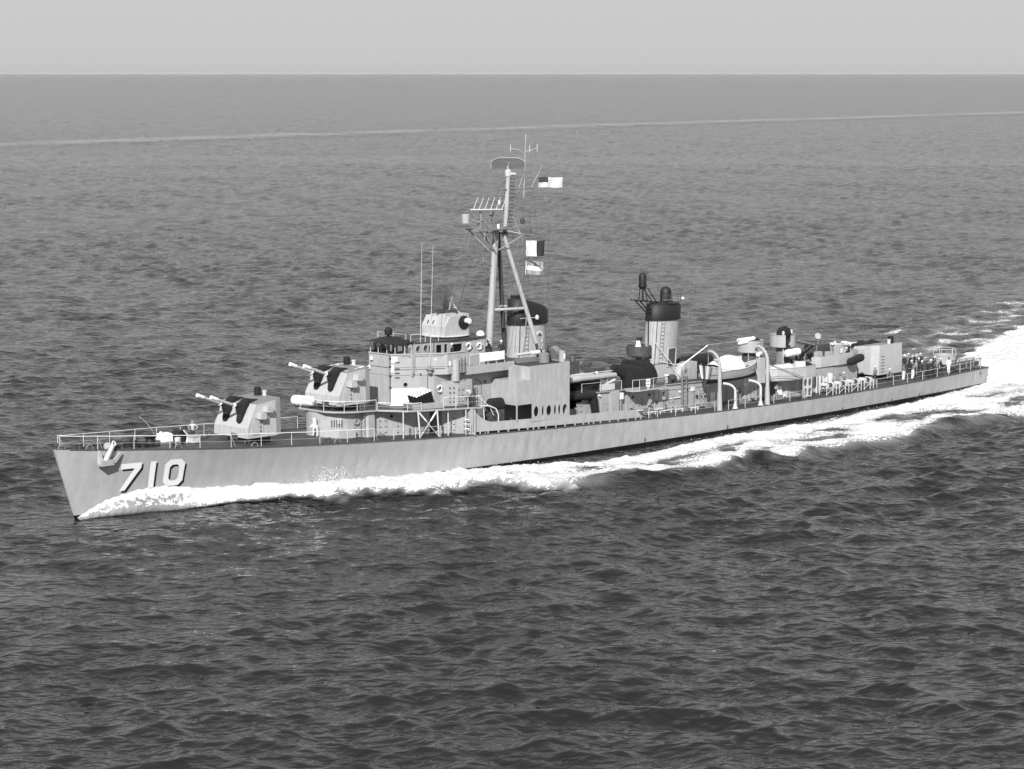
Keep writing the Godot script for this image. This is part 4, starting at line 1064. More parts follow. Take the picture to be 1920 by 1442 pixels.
func build_bridge():
	var g := sub(ship, "bridge")
	var base := func(x, z): return deck01(x) - 0.05
	var plan := mirror([Vector2(33.6, 0), Vector2(33.6, 1.35), Vector2(35.6, 2.62), Vector2(37.8, 4.0), Vector2(40.2, 4.0), Vector2(40.2, 0)])
	var low := MB.new(); low.prism(mirror([Vector2(33.6, 0), Vector2(33.6, 1.35), Vector2(35.6, 2.62), Vector2(36.9, 3.3), Vector2(40.0, 3.3), Vector2(40.0, 0)]), base, 8.42)
	part(g, "lower_wall", low, M.house_grey)
	var up := MB.new(); up.prism(plan, 8.4, 9.1)
	part(g, "wing_floor", up, M.house_grey)
	var co := MB.new()
	var line := [Vector2(40.2, 4.0), Vector2(37.8, 4.0), Vector2(35.6, 2.62), Vector2(33.6, 1.35), Vector2(33.6, -1.35), Vector2(35.6, -2.62), Vector2(37.8, -4.0), Vector2(40.2, -4.0)]
	wall(co, line, 9.05, 10.2, -0.06)
	part(g, "bulwark", co, M.house_grey)
	var rim := MB.new()
	for i in line.size() - 1: rim.tube(v3(line[i].x, 10.2, line[i].y), v3(line[i + 1].x, 10.2, line[i + 1].y), 0.07, -1, 6)
	part(g, "bulwark_rim", rim, M.house_grey)
	var fl := MB.new(); fl.prism(mirror([Vector2(33.7, 0), Vector2(33.7, 1.3), Vector2(37.85, 3.9), Vector2(40.15, 3.9), Vector2(40.15, 0)]), 9.1, 9.11)
	part(g, "bridge_deck", fl, M.deck_grey)
	# white-painted foot of the wall, seam, pipe, step irons, porthole
	var wp := MB.new(); wall(wp, [Vector2(33.585, 1.36), Vector2(35.59, 2.635), Vector2(36.2, 2.96)], 5.83, 7.3, 0.012)
	part(g, "white_panel", wp, M.white_paint)
	var sm := MB.new(); wall(sm, [Vector2(33.58, 1.36), Vector2(35.59, 2.64), Vector2(36.9, 3.32)], 8.4, 8.44, 0.03)
	part(g, "seam_strip", sm, M.mid_grey)
	var pp := MB.new(); pp.tube(v3(33.58, 6.0, 1.38), v3(33.56, 10.1, 1.38), 0.045, -1, 6)
	for y in [7.4, 8.4, 9.2, 9.9]: pp.box(33.5, 33.64, y - 0.05, y + 0.05, 1.3, 1.48)
	part(g, "downpipe", pp, M.dark_grey)
	var nrm := Vector3(-0.537, 0, 0.844)
	for y in [8.25, 8.62, 9.0, 9.55]:
		var s := MB.new(); var c := v3(34.1, y, 1.69) + nrm * 0.06; var t := Vector3(0.844, 0, 0.537)
		s.tube(c - t * 0.2, c + t * 0.2, 0.035, -1, 6); part(g, "step_iron", s, M.dark_grey)
	disc_on(g, "porthole", v3(34.7, 7.62, 2.06), nrm, 0.19, 0.03, M.glass_dark)
	ring_on(g, "porthole_rim", v3(34.7, 7.62, 2.06) + nrm * 0.02, nrm, 0.2, 0.03, M.house_grey)
	for e in [[33.9, 9.75, 0.22, 0.26], [33.75, 9.0, 0.12, 0.3], [38.0, 9.3, 0.08, 0.2], [36.9, 9.7, 0.06, 0.06]]:
		var t := MB.new(); var zz: float = 1.35 + (e[0] - 33.6) * 0.633 if e[0] < 37.8 else 4.0
		var c := v3(e[0], e[1], zz); t.hexa([c + v3(-e[2], -e[3], -0.1 - e[2] * 0.63), c + v3(e[2], -e[3], -0.1 + e[2] * 0.63), c + v3(e[2], -e[3], 0.03 + e[2] * 0.63), c + v3(-e[2], -e[3], 0.03 - e[2] * 0.63)], [c + v3(-e[2], e[3], -0.1 - e[2] * 0.63), c + v3(e[2], e[3], -0.1 + e[2] * 0.63), c + v3(e[2], e[3], 0.03 + e[2] * 0.63), c + v3(-e[2], e[3], 0.03 - e[2] * 0.63)])
		part(g, "notice_plate", t, M.white_paint)
	for e in [[33.58, 9.75, -0.9], [33.58, 8.95, -1.2]]:
		var l := MB.new(); l.lathe(v3(e[0] - 0.1, e[1] - 0.2, e[2]), [Vector2(0, 0), Vector2(0.14, 0.05), Vector2(0.16, 0.3), Vector2(0, 0.4)], 10); part(g, "lantern", l, M.white_paint)
	# sound box and horn on the wall, lookout recess under the wing
	var cab := MB.new()
	cab.prism([Vector2(37.7, 3.2), Vector2(37.7, 3.75), Vector2(38.9, 4.1), Vector2(40.6, 4.1), Vector2(40.6, 3.2)], deck01(39.0), 7.75)
	part(g, "flag_locker", cab, M.house_grey)
	var cl := MB.new(); cl.prism(arc(38.75, 3.95, 0.36, 0, TAU, 12), 7.75, 9.6); part(g, "cable_trunk", cl, M.house_grey)
	ladder(g, v3(39.45, 7.75, 4.2), v3(39.45, 9.8, 4.2), Vector3(1, 0, 0), M.dark_grey)
	ladder(g, v3(40.65, 5.6, 4.0), v3(40.65, 7.9, 4.0), Vector3(0, 0, 1), M.dark_grey)
	var bl := MB.new(); bl.lathe(v3(36.4, 8.45, 3.3), [Vector2(0.1, 0), Vector2(0.2, 0.1), Vector2(0.2, 0.35), Vector2(0.34, 0.42), Vector2(0.2, 0.62), Vector2(0.08, 0.7), Vector2(0, 0.75)], 12)
	part(g, "antenna_insulator", bl, M.mid_grey)
	# pilothouse inside the bulwark
	# pilothouse: hollow, walls with real openings, the light comes in through them
	var ph := MB.new(); ph.prism(mirror([Vector2(35.1, 0), Vector2(35.1, 2.5), Vector2(41.3, 2.5), Vector2(41.3, 0)]), 8.3, 9.14); part(g, "pilothouse_base", ph, M.house_grey)
	ph = MB.new(); ph.prism(mirror([Vector2(41.3, 0), Vector2(41.3, 2.5), Vector2(43.6, 2.6), Vector2(44.4, 1.8), Vector2(44.4, 0)]), 8.3, 11.02); part(g, "chart_room", ph, M.house_grey)
	for s in [1.0, -1.0]:
		var sw0 := MB.new(); var z: float = 2.5 * s
		for e in [[35.1, 37.0, 9.14, 10.25], [37.0, 37.3, 10.8, 11.02], [37.3, 37.85, 9.14, 11.02], [37.85, 38.5, 10.78, 11.02], [38.5, 38.8, 9.14, 11.02], [38.8, 39.15, 10.78, 11.02], [39.15, 39.7, 9.14, 11.02], [39.7, 40.9, 10.7, 11.02], [39.7, 40.9, 9.14, 9.75], [40.9, 41.3, 9.14, 11.02]]: sw0.box(e[0], e[1], e[2], e[3], z - 0.04, z + 0.04)
		for e in [[35.1, 36.2, 35.72], [36.2, 37.0, 36.6]]:
			panel_with_hole(sw0, e[0], e[1], 10.25, 11.02, e[2], 10.62, 0.27, 0.27, z + 0.04 * s, 0.08 * s)
			panel_with_hole(sw0, e[0], e[1], 10.25, 11.02, e[2], 10.62, 0.27, 0.27, z - 0.04 * s, 0.0)
		part(g, "pilothouse_side", sw0, M.house_grey)
		for e in [35.72, 36.6]:
			disc_on(g, "window", v3(e, 10.62, z - 0.02 * s), v3(0, 0, s), 0.27, 0.01, M.window_pane)
			ring_on(g, "window_rim", v3(e, 10.62, z + 0.05 * s), v3(0, 0, s), 0.28, 0.035, M.house_grey)
	var fw := MB.new(); fw.box(35.1, 35.18, 9.14, 10.15, -2.46, 2.46); fw.box(35.1, 35.18, 10.8, 11.02, -2.46, 2.46)
	for z in [-2.4, -1.5, -0.5, 0.5, 1.5, 2.4]: fw.box(35.1, 35.18, 10.15, 10.8, z - 0.07, z + 0.07)
	part(g, "pilothouse_front", fw, M.house_grey)
	for z in [-1.95, -1.0, 0.0, 1.0, 1.95]:
		var pn := MB.new(); pn.box(35.13, 35.15, 10.15, 10.8, z - 0.44, z + 0.44); part(g, "window", pn, M.window_pane)
	var pf0 := MB.new(); pf0.box(35.2, 41.28, 9.14, 9.16, -2.45, 2.45); part(g, "added_dark_floor", pf0, M.deck_grey)  # dark floor sheet added so the room looks unlit through its windows
	var ib := MB.new(); ib.box(36.0, 41.28, 9.16, 11.0, 0.85, 0.95); ib.box(37.5, 37.6, 9.16, 11.0, 0.95, 2.44); part(g, "added_dark_bulkhead", ib, M.mid_grey)  # invented bulkhead, blocks the view and light to keep the windows dark
	var cons := MB.new(); cons.box(35.5, 35.95, 9.16, 10.1, -1.2, 1.2); part(g, "helm_console", cons, M.mid_grey)
	var rf := MB.new(); rf.prism(mirror([Vector2(35.0, 0), Vector2(35.0, 2.0), Vector2(35.6, 2.42), Vector2(40.0, 2.72), Vector2(43.7, 2.72), Vector2(44.5, 1.9), Vector2(44.5, 0)]), 11.02, 11.1)
	part(g, "pilothouse_roof", rf, M.deck_grey)
	var post_line := [Vector2(33.65, -1.2), Vector2(33.65, -0.2), Vector2(33.65, 0.9), Vector2(34.0, 1.55), Vector2(34.7, 2.0), Vector2(35.4, 2.45)]
	for q in post_line:
		var p := MB.new(); p.tube(v3(q.x, 10.2, q.y), v3(q.x, 11.1, q.y), 0.035, -1, 6); part(g, "awning_post", p, M.pale_grey)
	var aw := MB.new(); aw.smooth(true)
	for i in 8:
		for j in 8:
			var p := []
			for e in [[i, j], [i + 1, j], [i + 1, j + 1], [i, j + 1]]:
				var u: float = e[0] / 8.0; var v: float = e[1] / 4.0 - 1.0
				p.append(v3(32.9 + 2.6 * u, 11.12 + 0.4 * (1.0 - v * v) * (0.4 + 0.6 * u) + 0.05 * sin(9.0 * u), v * (1.7 + 0.8 * u)))
			aw.quad(p[0], p[1], p[2], p[3])
	part(g, "awning", aw, M.dark_canvas)
	var pel := MB.new(); pel.lathe(v3(35.0, 11.05, -0.4), [Vector2(0.1, 0), Vector2(0.1, 0.55), Vector2(0.32, 0.65), Vector2(0.36, 1.05), Vector2(0.2, 1.25), Vector2(0, 1.3)], 12)
	part(g, "pelorus", pel, M.black_paint)
	var rails := []
	for q in [v3(35.3, 11.1, 2.1), v3(36.8, 11.1, 2.3), v3(38.2, 11.1, 2.45)]: rails.append(q)
	railing(g, "roof_rail", rails, 0.75, M.white_paint, 2, 0.022)
	var lr := [v3(35.2, 11.1, -2.0), v3(35.2, 11.1, 0.0), v3(35.2, 11.1, 1.6)]
	railing(g, "roof_rail", lr, 0.75, M.pale_grey, 2, 0.018)
	var dome := MB.new(); dome.lathe(v3(44.0, 11.08, 1.6), [Vector2(0.38, 0), Vector2(0.36, 0.2), Vector2(0.22, 0.38), Vector2(0, 0.44)], 14); part(g, "roof_dome", dome, M.white_paint)
	# signal platform aft of the wings
	var sp := MB.new(); sp.prism(mirror([Vector2(40.0, 0), Vector2(40.0, 4.02), Vector2(45.6, 4.02), Vector2(46.6, 3.0), Vector2(46.6, 0)]), 8.2, 8.32); part(g, "signal_platform", sp, M.house_grey)
	var sw := MB.new(); wall(sw, [Vector2(45.7, 4.06), Vector2(40.0, 4.06)], 8.18, 8.9, 0.06); part(g, "signal_bulwark", sw, M.house_grey); sw = MB.new(); wall(sw, [Vector2(40.0, -4.06), Vector2(45.7, -4.06)], 8.18, 8.9, 0.06); part(g, "signal_bulwark", sw, M.house_grey)
	var sc := MB.new(); sc.prism(mirror([Vector2(40.1, 0), Vector2(40.1, 3.95), Vector2(45.55, 3.95), Vector2(46.5, 2.95), Vector2(46.5, 0)]), 8.32, 8.33); part(g, "signal_deck", sc, M.deck_grey)
	var fb := MB.new(); fb.box(43.9, 46.2, 8.33, 8.85, 1.4, 3.8); part(g, "flag_bag", fb, M.dark_grey)
	railing(g, "signal_rail", [v3(40.4, 8.9, 4.0), v3(41.6, 8.9, 4.0), v3(42.6, 8.9, 4.0), v3(43.6, 8.9, 4.0), v3(44.6, 8.9, 4.0)], 1.0, M.white_paint, 1, 0.026)
	var bn := MB.new(); bn.smooth(true)
	for i in 12:
		for j in 3:
			var p := []
			for e in [[i, j], [i + 1, j], [i + 1, j + 1], [i, j + 1]]:
				var u: float = e[0] / 12.0; var v: float = e[1] / 3.0
				p.append(v3(41.55 + 3.0 * u, 9.88 - 0.72 * v, 4.05 + 0.03 * sin(11.0 * u) + 0.05 * v))
			bn.quad(p[0], p[1], p[2], p[3])
	part(g, "canvas_dodger", bn, M.white_canvas)
	var cw := MB.new(); cw.prism(mirror([Vector2(40.0, 0), Vector2(40.0, 3.0), Vector2(46.4, 3.0), Vector2(46.4, 0)]), 5.0, 8.2); part(g, "radio_room_wall", cw, M.house_grey)
	# director: the armoured box with sloped front, discs and dish on top
	var d := sub(ship, "gun_director")
	var bs := MB.new(); bs.lathe(v3(41.35, 11.02, 0), [Vector2(1.3, 0), Vector2(1.3, 0.1), Vector2(2.0, 0.16), Vector2(2.05, 0.22), Vector2(2.0, 0.26), Vector2(0, 0.27)], 28, 1.05, 1.0); part(d, "platform", bs, M.pale_grey)
	var bd := MB.new()
	var zz := 1.5
	bd.hexa([v3(39.9, 11.28, -zz), v3(42.7, 11.28, -zz), v3(42.7, 11.28, zz), v3(39.9, 11.28, zz)], [v3(39.9, 12.1, -zz), v3(42.7, 12.1, -zz), v3(42.7, 12.1, zz), v3(39.9, 12.1, zz)])
	bd.hexa([v3(39.9, 12.1, -zz), v3(42.7, 12.1, -zz), v3(42.7, 12.1, zz), v3(39.9, 12.1, zz)], [v3(40.42, 12.92, -zz), v3(42.7, 13.1, -zz), v3(42.7, 13.1, zz), v3(40.42, 12.92, zz)])
	part(d, "housing", bd, M.gun_grey)
	var hd := MB.new(); hd.hexa([v3(39.95, 12.2, 0.35), v3(41.4, 12.2, 0.35), v3(41.4, 12.2, 1.3), v3(39.95, 12.2, 1.3)], [v3(40.15, 13.15, 0.4), v3(41.4, 13.2, 0.4), v3(41.4, 13.2, 1.25), v3(40.15, 13.15, 1.25)]); part(d, "sight_hood", hd, M.gun_grey)
	for z in [-0.9, -0.25]:
		var sl := MB.new(); sl.hexa([v3(39.98, 12.24, z - 0.07), v3(40.05, 12.24, z - 0.07), v3(40.05, 12.24, z + 0.07), v3(39.98, 12.24, z + 0.07)], [v3(40.18, 12.55, z - 0.07), v3(40.25, 12.55, z - 0.07), v3(40.25, 12.55, z + 0.07), v3(40.18, 12.55, z + 0.07)]); part(d, "sight_slot", sl, M.glass_dark)
	for s in [1.0, -1.0]:
		disc_on(d, "rangefinder_hood", v3(42.05, 12.35, 1.48 * s), v3(0, 0, s), 0.6, 0.12, M.black_paint, 24)
		var rfx := MB.new(); rfx.tube(v3(42.3, 12.5, 1.5 * s), v3(42.3, 12.5, 2.0 * s), 0.22, 0.25, 12); part(d, "rangefinder_end", rfx, M.white_paint)
	var ms := MB.new(); ms.tube(v3(41.6, 12.9, 0), v3(41.3, 14.3, 0), 0.36, 0.24, 10); ms.box(40.9, 42.1, 12.9, 13.45, -0.7, 0.7); ms.tube(v3(40.9, 13.3, 0.4), v3(40.0, 13.35, 0.5), 0.1, -1, 8); part(d, "dish_mount", ms, M.dark_grey)
	var fm := MB.new()
	for s in [0.5, -0.5]: fm.tube(v3(42.6, 12.95, s), v3(41.7, 14.25, s * 0.5), 0.06, -1, 5); fm.tube(v3(41.2, 12.95, s), v3(41.7, 14.25, s * 0.5), 0.06, -1, 5); fm.tube(v3(42.6, 12.95, s), v3(41.9, 13.6, -s), 0.05, -1, 5)
	part(d, "dish_frame", fm, M.pale_grey)
	var el := MB.new(); el.lathe(v3(41.75, 14.15, 0.2), [Vector2(0, 0), Vector2(0.2, 0.06), Vector2(0.24, 0.25), Vector2(0.2, 0.44), Vector2(0, 0.5)], 12); part(d, "dish_drive", el, M.pale_grey)
	# dish of open mesh: rings and spokes
	var ds := MB.new(); var ctr := v3(41.15, 14.45, -0.1); var ax := Vector3(-0.92, 0.3, 0.25).normalized(); var fr: Array = ds.frame(ax)
	var dish_pt := func(r: float, a: float) -> Vector3: return ctr + (fr[0] * cos(a) + fr[1] * sin(a)) * r + ax * (0.3 * r * r)
	for k in range(1, 9):
		for i in 28: ds.tube(dish_pt.call(0.125 * k, TAU * i / 28), dish_pt.call(0.125 * k, TAU * (i + 1) / 28), 0.024, -1, 4, false)
	for i in 28: 
		for k in range(0, 8): ds.tube(dish_pt.call(0.125 * k + 0.01, TAU * i / 28), dish_pt.call(0.125 * (k + 1), TAU * i / 28), 0.022, -1, 4, false)
	part(d, "radar_dish", ds, M.dark_grey)
	# whip antennas
	for e in [[v3(36.5, 11.05, 2.0), v3(36.74, 19.65, 2.0)], [v3(36.4, 9.2, 3.3), v3(36.64, 19.5, 3.5)], [v3(70.0, 12.1, -0.9), v3(70.5, 16.6, -1.0)], [v3(72.4, 11.2, 0.9), v3(73.1, 15.2, 0.9)]]:
		var aft: bool = e[0].x > 60.0
		var wh := MB.new(); wh.tube(e[0], e[1], 0.022 if aft else 0.04, 0.01 if aft else 0.014, 5); part(ship, "whip_antenna", wh, M.dark_grey if aft else M.pale_grey)

func panel_with_hole(mb: MB, x0, x1, y0, y1, cx, cy, rx, ry, z, thick):
	# a plate cell pierced by an oval, with the edge of the plate showing in the opening
	var n := 28
	var rim := []; var box := []
	for i in n:
		var a := TAU * i / n + 0.01
		var d := Vector2(cos(a), sin(a))
		rim.append(Vector2(cx + rx * d.x, cy + ry * d.y))
		var t := INF
		if d.x > 1e-6: t = minf(t, (x1 - cx) / d.x)
		if d.x < -1e-6: t = minf(t, (x0 - cx) / d.x)
		if d.y > 1e-6: t = minf(t, (y1 - cy) / d.y)
		if d.y < -1e-6: t = minf(t, (y0 - cy) / d.y)
		box.append(Vector2(cx, cy) + d * t)
	for i in n:
		var j := (i + 1) % n
		var b0: Vector2 = box[i]; var b1: Vector2 = box[j]
		var zt: float = z - thick
		mb.quad(Vector3(rim[i].x, rim[i].y, z), Vector3(b0.x, b0.y, z), Vector3(b1.x, b1.y, z), Vector3(rim[j].x, rim[j].y, z))
		mb.quad(Vector3(rim[i].x, rim[i].y, z), Vector3(rim[j].x, rim[j].y, z), Vector3(rim[j].x, rim[j].y, zt), Vector3(rim[i].x, rim[i].y, zt))
		if absf(b0.x - b1.x) > 1e-3 and absf(b0.y - b1.y) > 1e-3:      # fill the corner
			var c := Vector2(x1 if b0.x + b1.x > 2 * cx else x0, y1 if b0.y + b1.y > 2 * cy else y0)
			mb.tri(Vector3(b0.x, b0.y, z), Vector3(c.x, c.y, z), Vector3(b1.x, b1.y, z))

func build_midships():
	for s in [1.0, -1.0]:
		var g := sub(ship, "side_bulwark" )
		# plate that sweeps down from the 01 deck, along the side, and back to the rail aft
		var mb := MB.new()
		var top := func(x: float) -> float:
			if x < 41.6: return lerpf(5.45, 4.14, 1.0 - pow(1.0 - clampf((x - 39.15) / 2.45, 0, 1), 2.2))
			if x > 59.4: return lerpf(3.42, deck_y(60.5) + 0.15, pow(clampf((x - 59.4) / 1.1, 0, 1), 0.7))
			return lerpf(4.14, 3.46, (x - 41.6) / 17.8)
		var xs := []
		for i in 14: xs.append(39.15 + 2.45 * i / 13.0)
		for i in 18: xs.append(41.6 + 17.8 * (i + 1) / 18.0)
		for i in 6: xs.append(59.4 + 1.1 * (i + 1) / 6.0)
		for i in xs.size() - 1:
			var a: float = xs[i]; var b: float = xs[i + 1]
			var za: float = (beam(a) - 0.02) * s; var zb: float = (beam(b) - 0.02) * s
			mb.hexa([v3(a, deck_y(a) + 0.24, za - 0.05 * s), v3(b, deck_y(b) + 0.24, zb - 0.05 * s), v3(b, deck_y(b) + 0.24, zb), v3(a, deck_y(a) + 0.24, za)], [v3(a, top.call(a), za - 0.05 * s), v3(b, top.call(b), zb - 0.05 * s), v3(b, top.call(b), zb), v3(a, top.call(a), za)])
		part(g, "plate", mb, M.hull_grey)
		# freeing slots: short lugs hold the plate clear of the deck edge
		var x := 39.3
		var k := 0
		while x < 60.3:
			var l := MB.new(); var zz: float = (beam(x) - 0.02) * s
			l.box(x - 0.07, x + 0.07, deck_y(x) - 0.02, deck_y(x) + 0.25, minf(zz, zz - 0.05 * s), maxf(zz, zz - 0.05 * s)); part(g, "lug", l, M.hull_grey)
			x += [0.62, 0.9, 1.2, 1.15, 1.25, 1.05, 0.7][k % 7]; k += 1
		var tw := MB.new(); wall(tw, [Vector2(39.15, 4.5 * s), Vector2(39.15, 6.0 * s)], deck_y(39.2), 5.42, 0.05 * s); part(g, "break_bulkhead", tw, M.house_grey)
	# the box amidships with its row of openings
	var h := sub(ship, "midship_house")
	for s in [1.0, -1.0]:
		var z: float = 6.11 * s
		var pl := MB.new()
		var row := [[46.42, 0.3], [47.25, 0.13], [48.0, 0.31], [48.78, 0.14], [49.32, 0.14], [50.02, 0.29]]
		var edges := [45.85]
		for i in row.size() - 1: edges.append((row[i][0] + row[i][1] + row[i + 1][0] - row[i + 1][1]) * 0.5)
		edges.append(50.6)
		for i in row.size(): panel_with_hole(pl, edges[i], edges[i + 1], 3.7, 5.25, row[i][0], 4.55 - 0.03 * i, row[i][1], 0.46, z, 0.07 * s)
		pl.quad(v3(45.85, 5.25, z), v3(50.6, 5.25, z), v3(50.6, 8.6, z), v3(45.85, 8.6, z)) if s < 0 else pl.quad(v3(45.85, 8.6, z), v3(50.6, 8.6, z), v3(50.6, 5.25, z), v3(45.85, 5.25, z))
		pl.quad(v3(44.0, 7.4, z), v3(45.85, 7.4, z), v3(45.85, 5.3, z), v3(44.0, 5.3, z))
		pl.quad(v3(45.62, 8.6, z), v3(45.85, 8.6, z), v3(45.85, 7.4, z), v3(45.62, 7.4, z))
		pl.box(43.98, 44.12, 4.0, 5.3, z - 0.06, z + 0.002)
		part(h, "side_plate", pl, M.house_grey)
	var bx := MB.new()
	bx.prism(mirror([Vector2(44.0, 0), Vector2(44.0, 6.09), Vector2(50.6, 6.09), Vector2(50.6, 0)]), 5.3, 7.4)
	bx.prism(mirror([Vector2(45.62, 0), Vector2(45.62, 6.09), Vector2(50.6, 6.09), Vector2(50.6, 0)]), 7.4, 8.55)
	bx.prism([Vector2(44.75, 5.35), Vector2(44.75, 6.08), Vector2(45.7, 6.08), Vector2(45.7, 5.35)], 7.42, 8.5) if false else bx.prism([Vector2(44.5, 4.6), Vector2(44.5, 5.1), Vector2(45.7, 5.1), Vector2(45.7, 4.6)], 7.4, 8.55)
	part(h, "upper_box", bx, M.house_grey)
	var rf := MB.new(); rf.prism(mirror([Vector2(45.7, 0), Vector2(45.7, 6.0), Vector2(50.55, 6.0), Vector2(50.55, 0)]), 8.55, 8.56); part(h, "roof_covering", rf, M.deck_grey)
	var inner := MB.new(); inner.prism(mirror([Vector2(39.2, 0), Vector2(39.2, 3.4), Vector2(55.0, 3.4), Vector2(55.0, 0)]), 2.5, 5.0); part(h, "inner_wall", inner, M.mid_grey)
	var aw := MB.new(); aw.box(50.5, 50.62, 3.7, 8.6, -6.09, 6.09); part(h, "after_wall", aw, M.house_grey)
	# passage gear seen over the bulwark: covered boat-shaped bundle, pipes, davit arm
	lump(ship, "covered_winch", [[v3(42.2, 5.3, 4.6), v3(43.5, 5.25, 4.7), 0.4, 0.4, null], [v3(42.3, 5.6, 4.6), v3(43.4, 5.6, 4.7), 0.36, 0.36, null]], 0.09, 0.1, M.dark_canvas)
	var st := MB.new(); st.box(41.9, 43.6, 2.9, 4.95, 4.2, 5.0); part(ship, "winch_bed", st, M.dark_grey)
	var pd := MB.new(); pd.path([v3(40.6, 5.5, 5.0), v3(41.3, 5.5, 5.5), v3(41.9, 5.2, 5.7), v3(42.05, 4.7, 5.85), v3(42.05, 3.2, 5.85)], 0.06, 8); pd.path([v3(40.7, 6.4, 4.6), v3(41.6, 5.3, 5.3), v3(41.9, 4.6, 5.4)], 0.04, 6); pd.path([v3(40.6, 5.4, 5.5), v3(40.6, 3.2, 5.7)], 0.05, 6)
	part(ship, "accommodation_ladder_frame", pd, M.pale_grey)
	# platform at the foot of the funnel with a signal lamp and covered gear
	var fg := sub(ship, "searchlight_platform")
	var sb := MB.new(); sb.tube(v3(46.6, 9.3, 3.4), v3(49.0, 9.3, 3.4), 0.13, -1, 10); part(fg, "spare_barrel", sb, M.pale_grey)
	var sc := MB.new(); sc.tube(v3(48.5, 9.3, 3.4), v3(49.5, 9.3, 3.4), 0.19, -1, 10); part(fg, "barrel_cover", sc, M.white_canvas)
	var cr := MB.new(); cr.box(46.7, 49.2, 8.56, 8.9, 3.1, 3.7); cr.lathe(v3(48.9, 8.56, 4.6), [Vector2(0.5, 0), Vector2(0.5, 0.75), Vector2(0.3, 0.85), Vector2(0, 0.88)], 14); part(fg, "cradle", cr, M.mid_grey)
	var rg := RandomNumberGenerator.new(); rg.seed = 3
	for i in 14:
		var c := v3(49.4 + rg.randf() * 1.6, 8.6 + rg.randf() * 0.2, 2.6 + rg.randf() * 2.2)
		var q := MB.new()
		if i % 2: q.tube(c, c + v3(rg.randf_range(-0.3, 0.5), 0.5 + rg.randf() * 0.7, rg.randf_range(-0.4, 0.4)), 0.08 + 0.1 * rg.randf(), -1, 8)
		else: q.box(c.x - 0.2, c.x + 0.25, c.y, c.y + 0.35 + 0.5 * rg.randf(), c.z - 0.2, c.z + 0.2)
		part(fg, "gun_fitting", q, [M.mid_grey, M.dark_grey, M.house_grey, M.black_paint][i % 4])
	var dr := MB.new(); dr.tube(v3(50.4, 9.2, 4.2), v3(50.9, 9.4, 4.2), 0.55, 0.5, 16); part(fg, "searchlight_drum", dr, M.mid_grey)
	var ls := MB.new(); ls.lathe(v3(50.35, 8.56, 5.4), [Vector2(0.3, 0), Vector2(0.3, 0.9), Vector2(0.32, 0.95), Vector2(0, 1.0)], 12); part(fg, "ready_service_locker", ls, M.house_grey)
	var lw := MB.new(); lw.box(50.28, 50.42, 8.8, 9.3, 5.68, 5.74); part(fg, "locker_plate", lw, M.white_paint)

func funnel(at: Vector3, a: float, b: float, h: float, cap_h: float, rake: float, slope: float, first: bool):
	var g := sub(ship, "funnel", at)
	var body := MB.new()
	body.lathe(Vector3.ZERO, [Vector2(1.0, 0), Vector2(1.0, h)], 40, a, b, Vector2(rake, 0))
	part(g, "casing", body, M.house_grey)
	var band := MB.new()
	var n := 40
	band.smooth(true)
	var P := func(k: int, i: int) -> Vector3:
		var t := TAU * (i % n) / n
		var r: float = [1.03, 1.05, 1.05, 0.9, 0.55][k]
		var c := cos(t)
		var hc: float = [0.0, 0.12, cap_h - slope * (c + 0.2), cap_h - slope * 0.85 * (c + 0.1) + 0.16, cap_h - slope * 0.6 * c + 0.3 - 0.25 * slope][k]
		return Vector3(a * r * c + rake * (h + hc), h - 0.02 + hc, b * r * sin(t))
	for k in 4:
		for i in n: band.quad(P.call(k, i), P.call(k + 1, i), P.call(k + 1, i + 1), P.call(k, i + 1))
	for i in n: band.tri(P.call(4, i), v3(rake * (h + cap_h), h + cap_h - 0.15 if first else h + cap_h + 0.2, 0), P.call(4, i + 1))
	part(g, "black_cap", band, M.black_paint)
	var lip := MB.new(); lip.lathe(v3(rake * h, h - 0.1, 0), [Vector2(1.02, 0), Vector2(1.08, 0.04), Vector2(1.08, 0.12), Vector2(1.02, 0.14)], 40, a, b); part(g, "cap_lip", lip, M.black_paint)
	# ladder with hoops, pipes up the forward side
	var ang := 2.15
	var e := Vector3(a * cos(ang) * 1.03, 0, b * sin(ang) * 1.05); var tang := Vector3(-a * sin(ang), 0, b * cos(ang)).normalized()
	ladder_flat(g, e + v3(0, 0.1, 0), e + v3(rake * h, h, 0), tang, M.mid_grey)
	for q in [[2.75, 0.05, M.house_grey], [2.95, 0.04, M.house_grey], [2.5, 0.04, M.dark_grey]]:
		var p := MB.new(); var o := Vector3(a * cos(q[0]) * 1.03, 0, b * sin(q[0]) * 1.05); p.tube(o, o + v3(rake * h, h, 0), q[1], -1, 6); part(g, "steam_pipe", p, q[2])
	return g
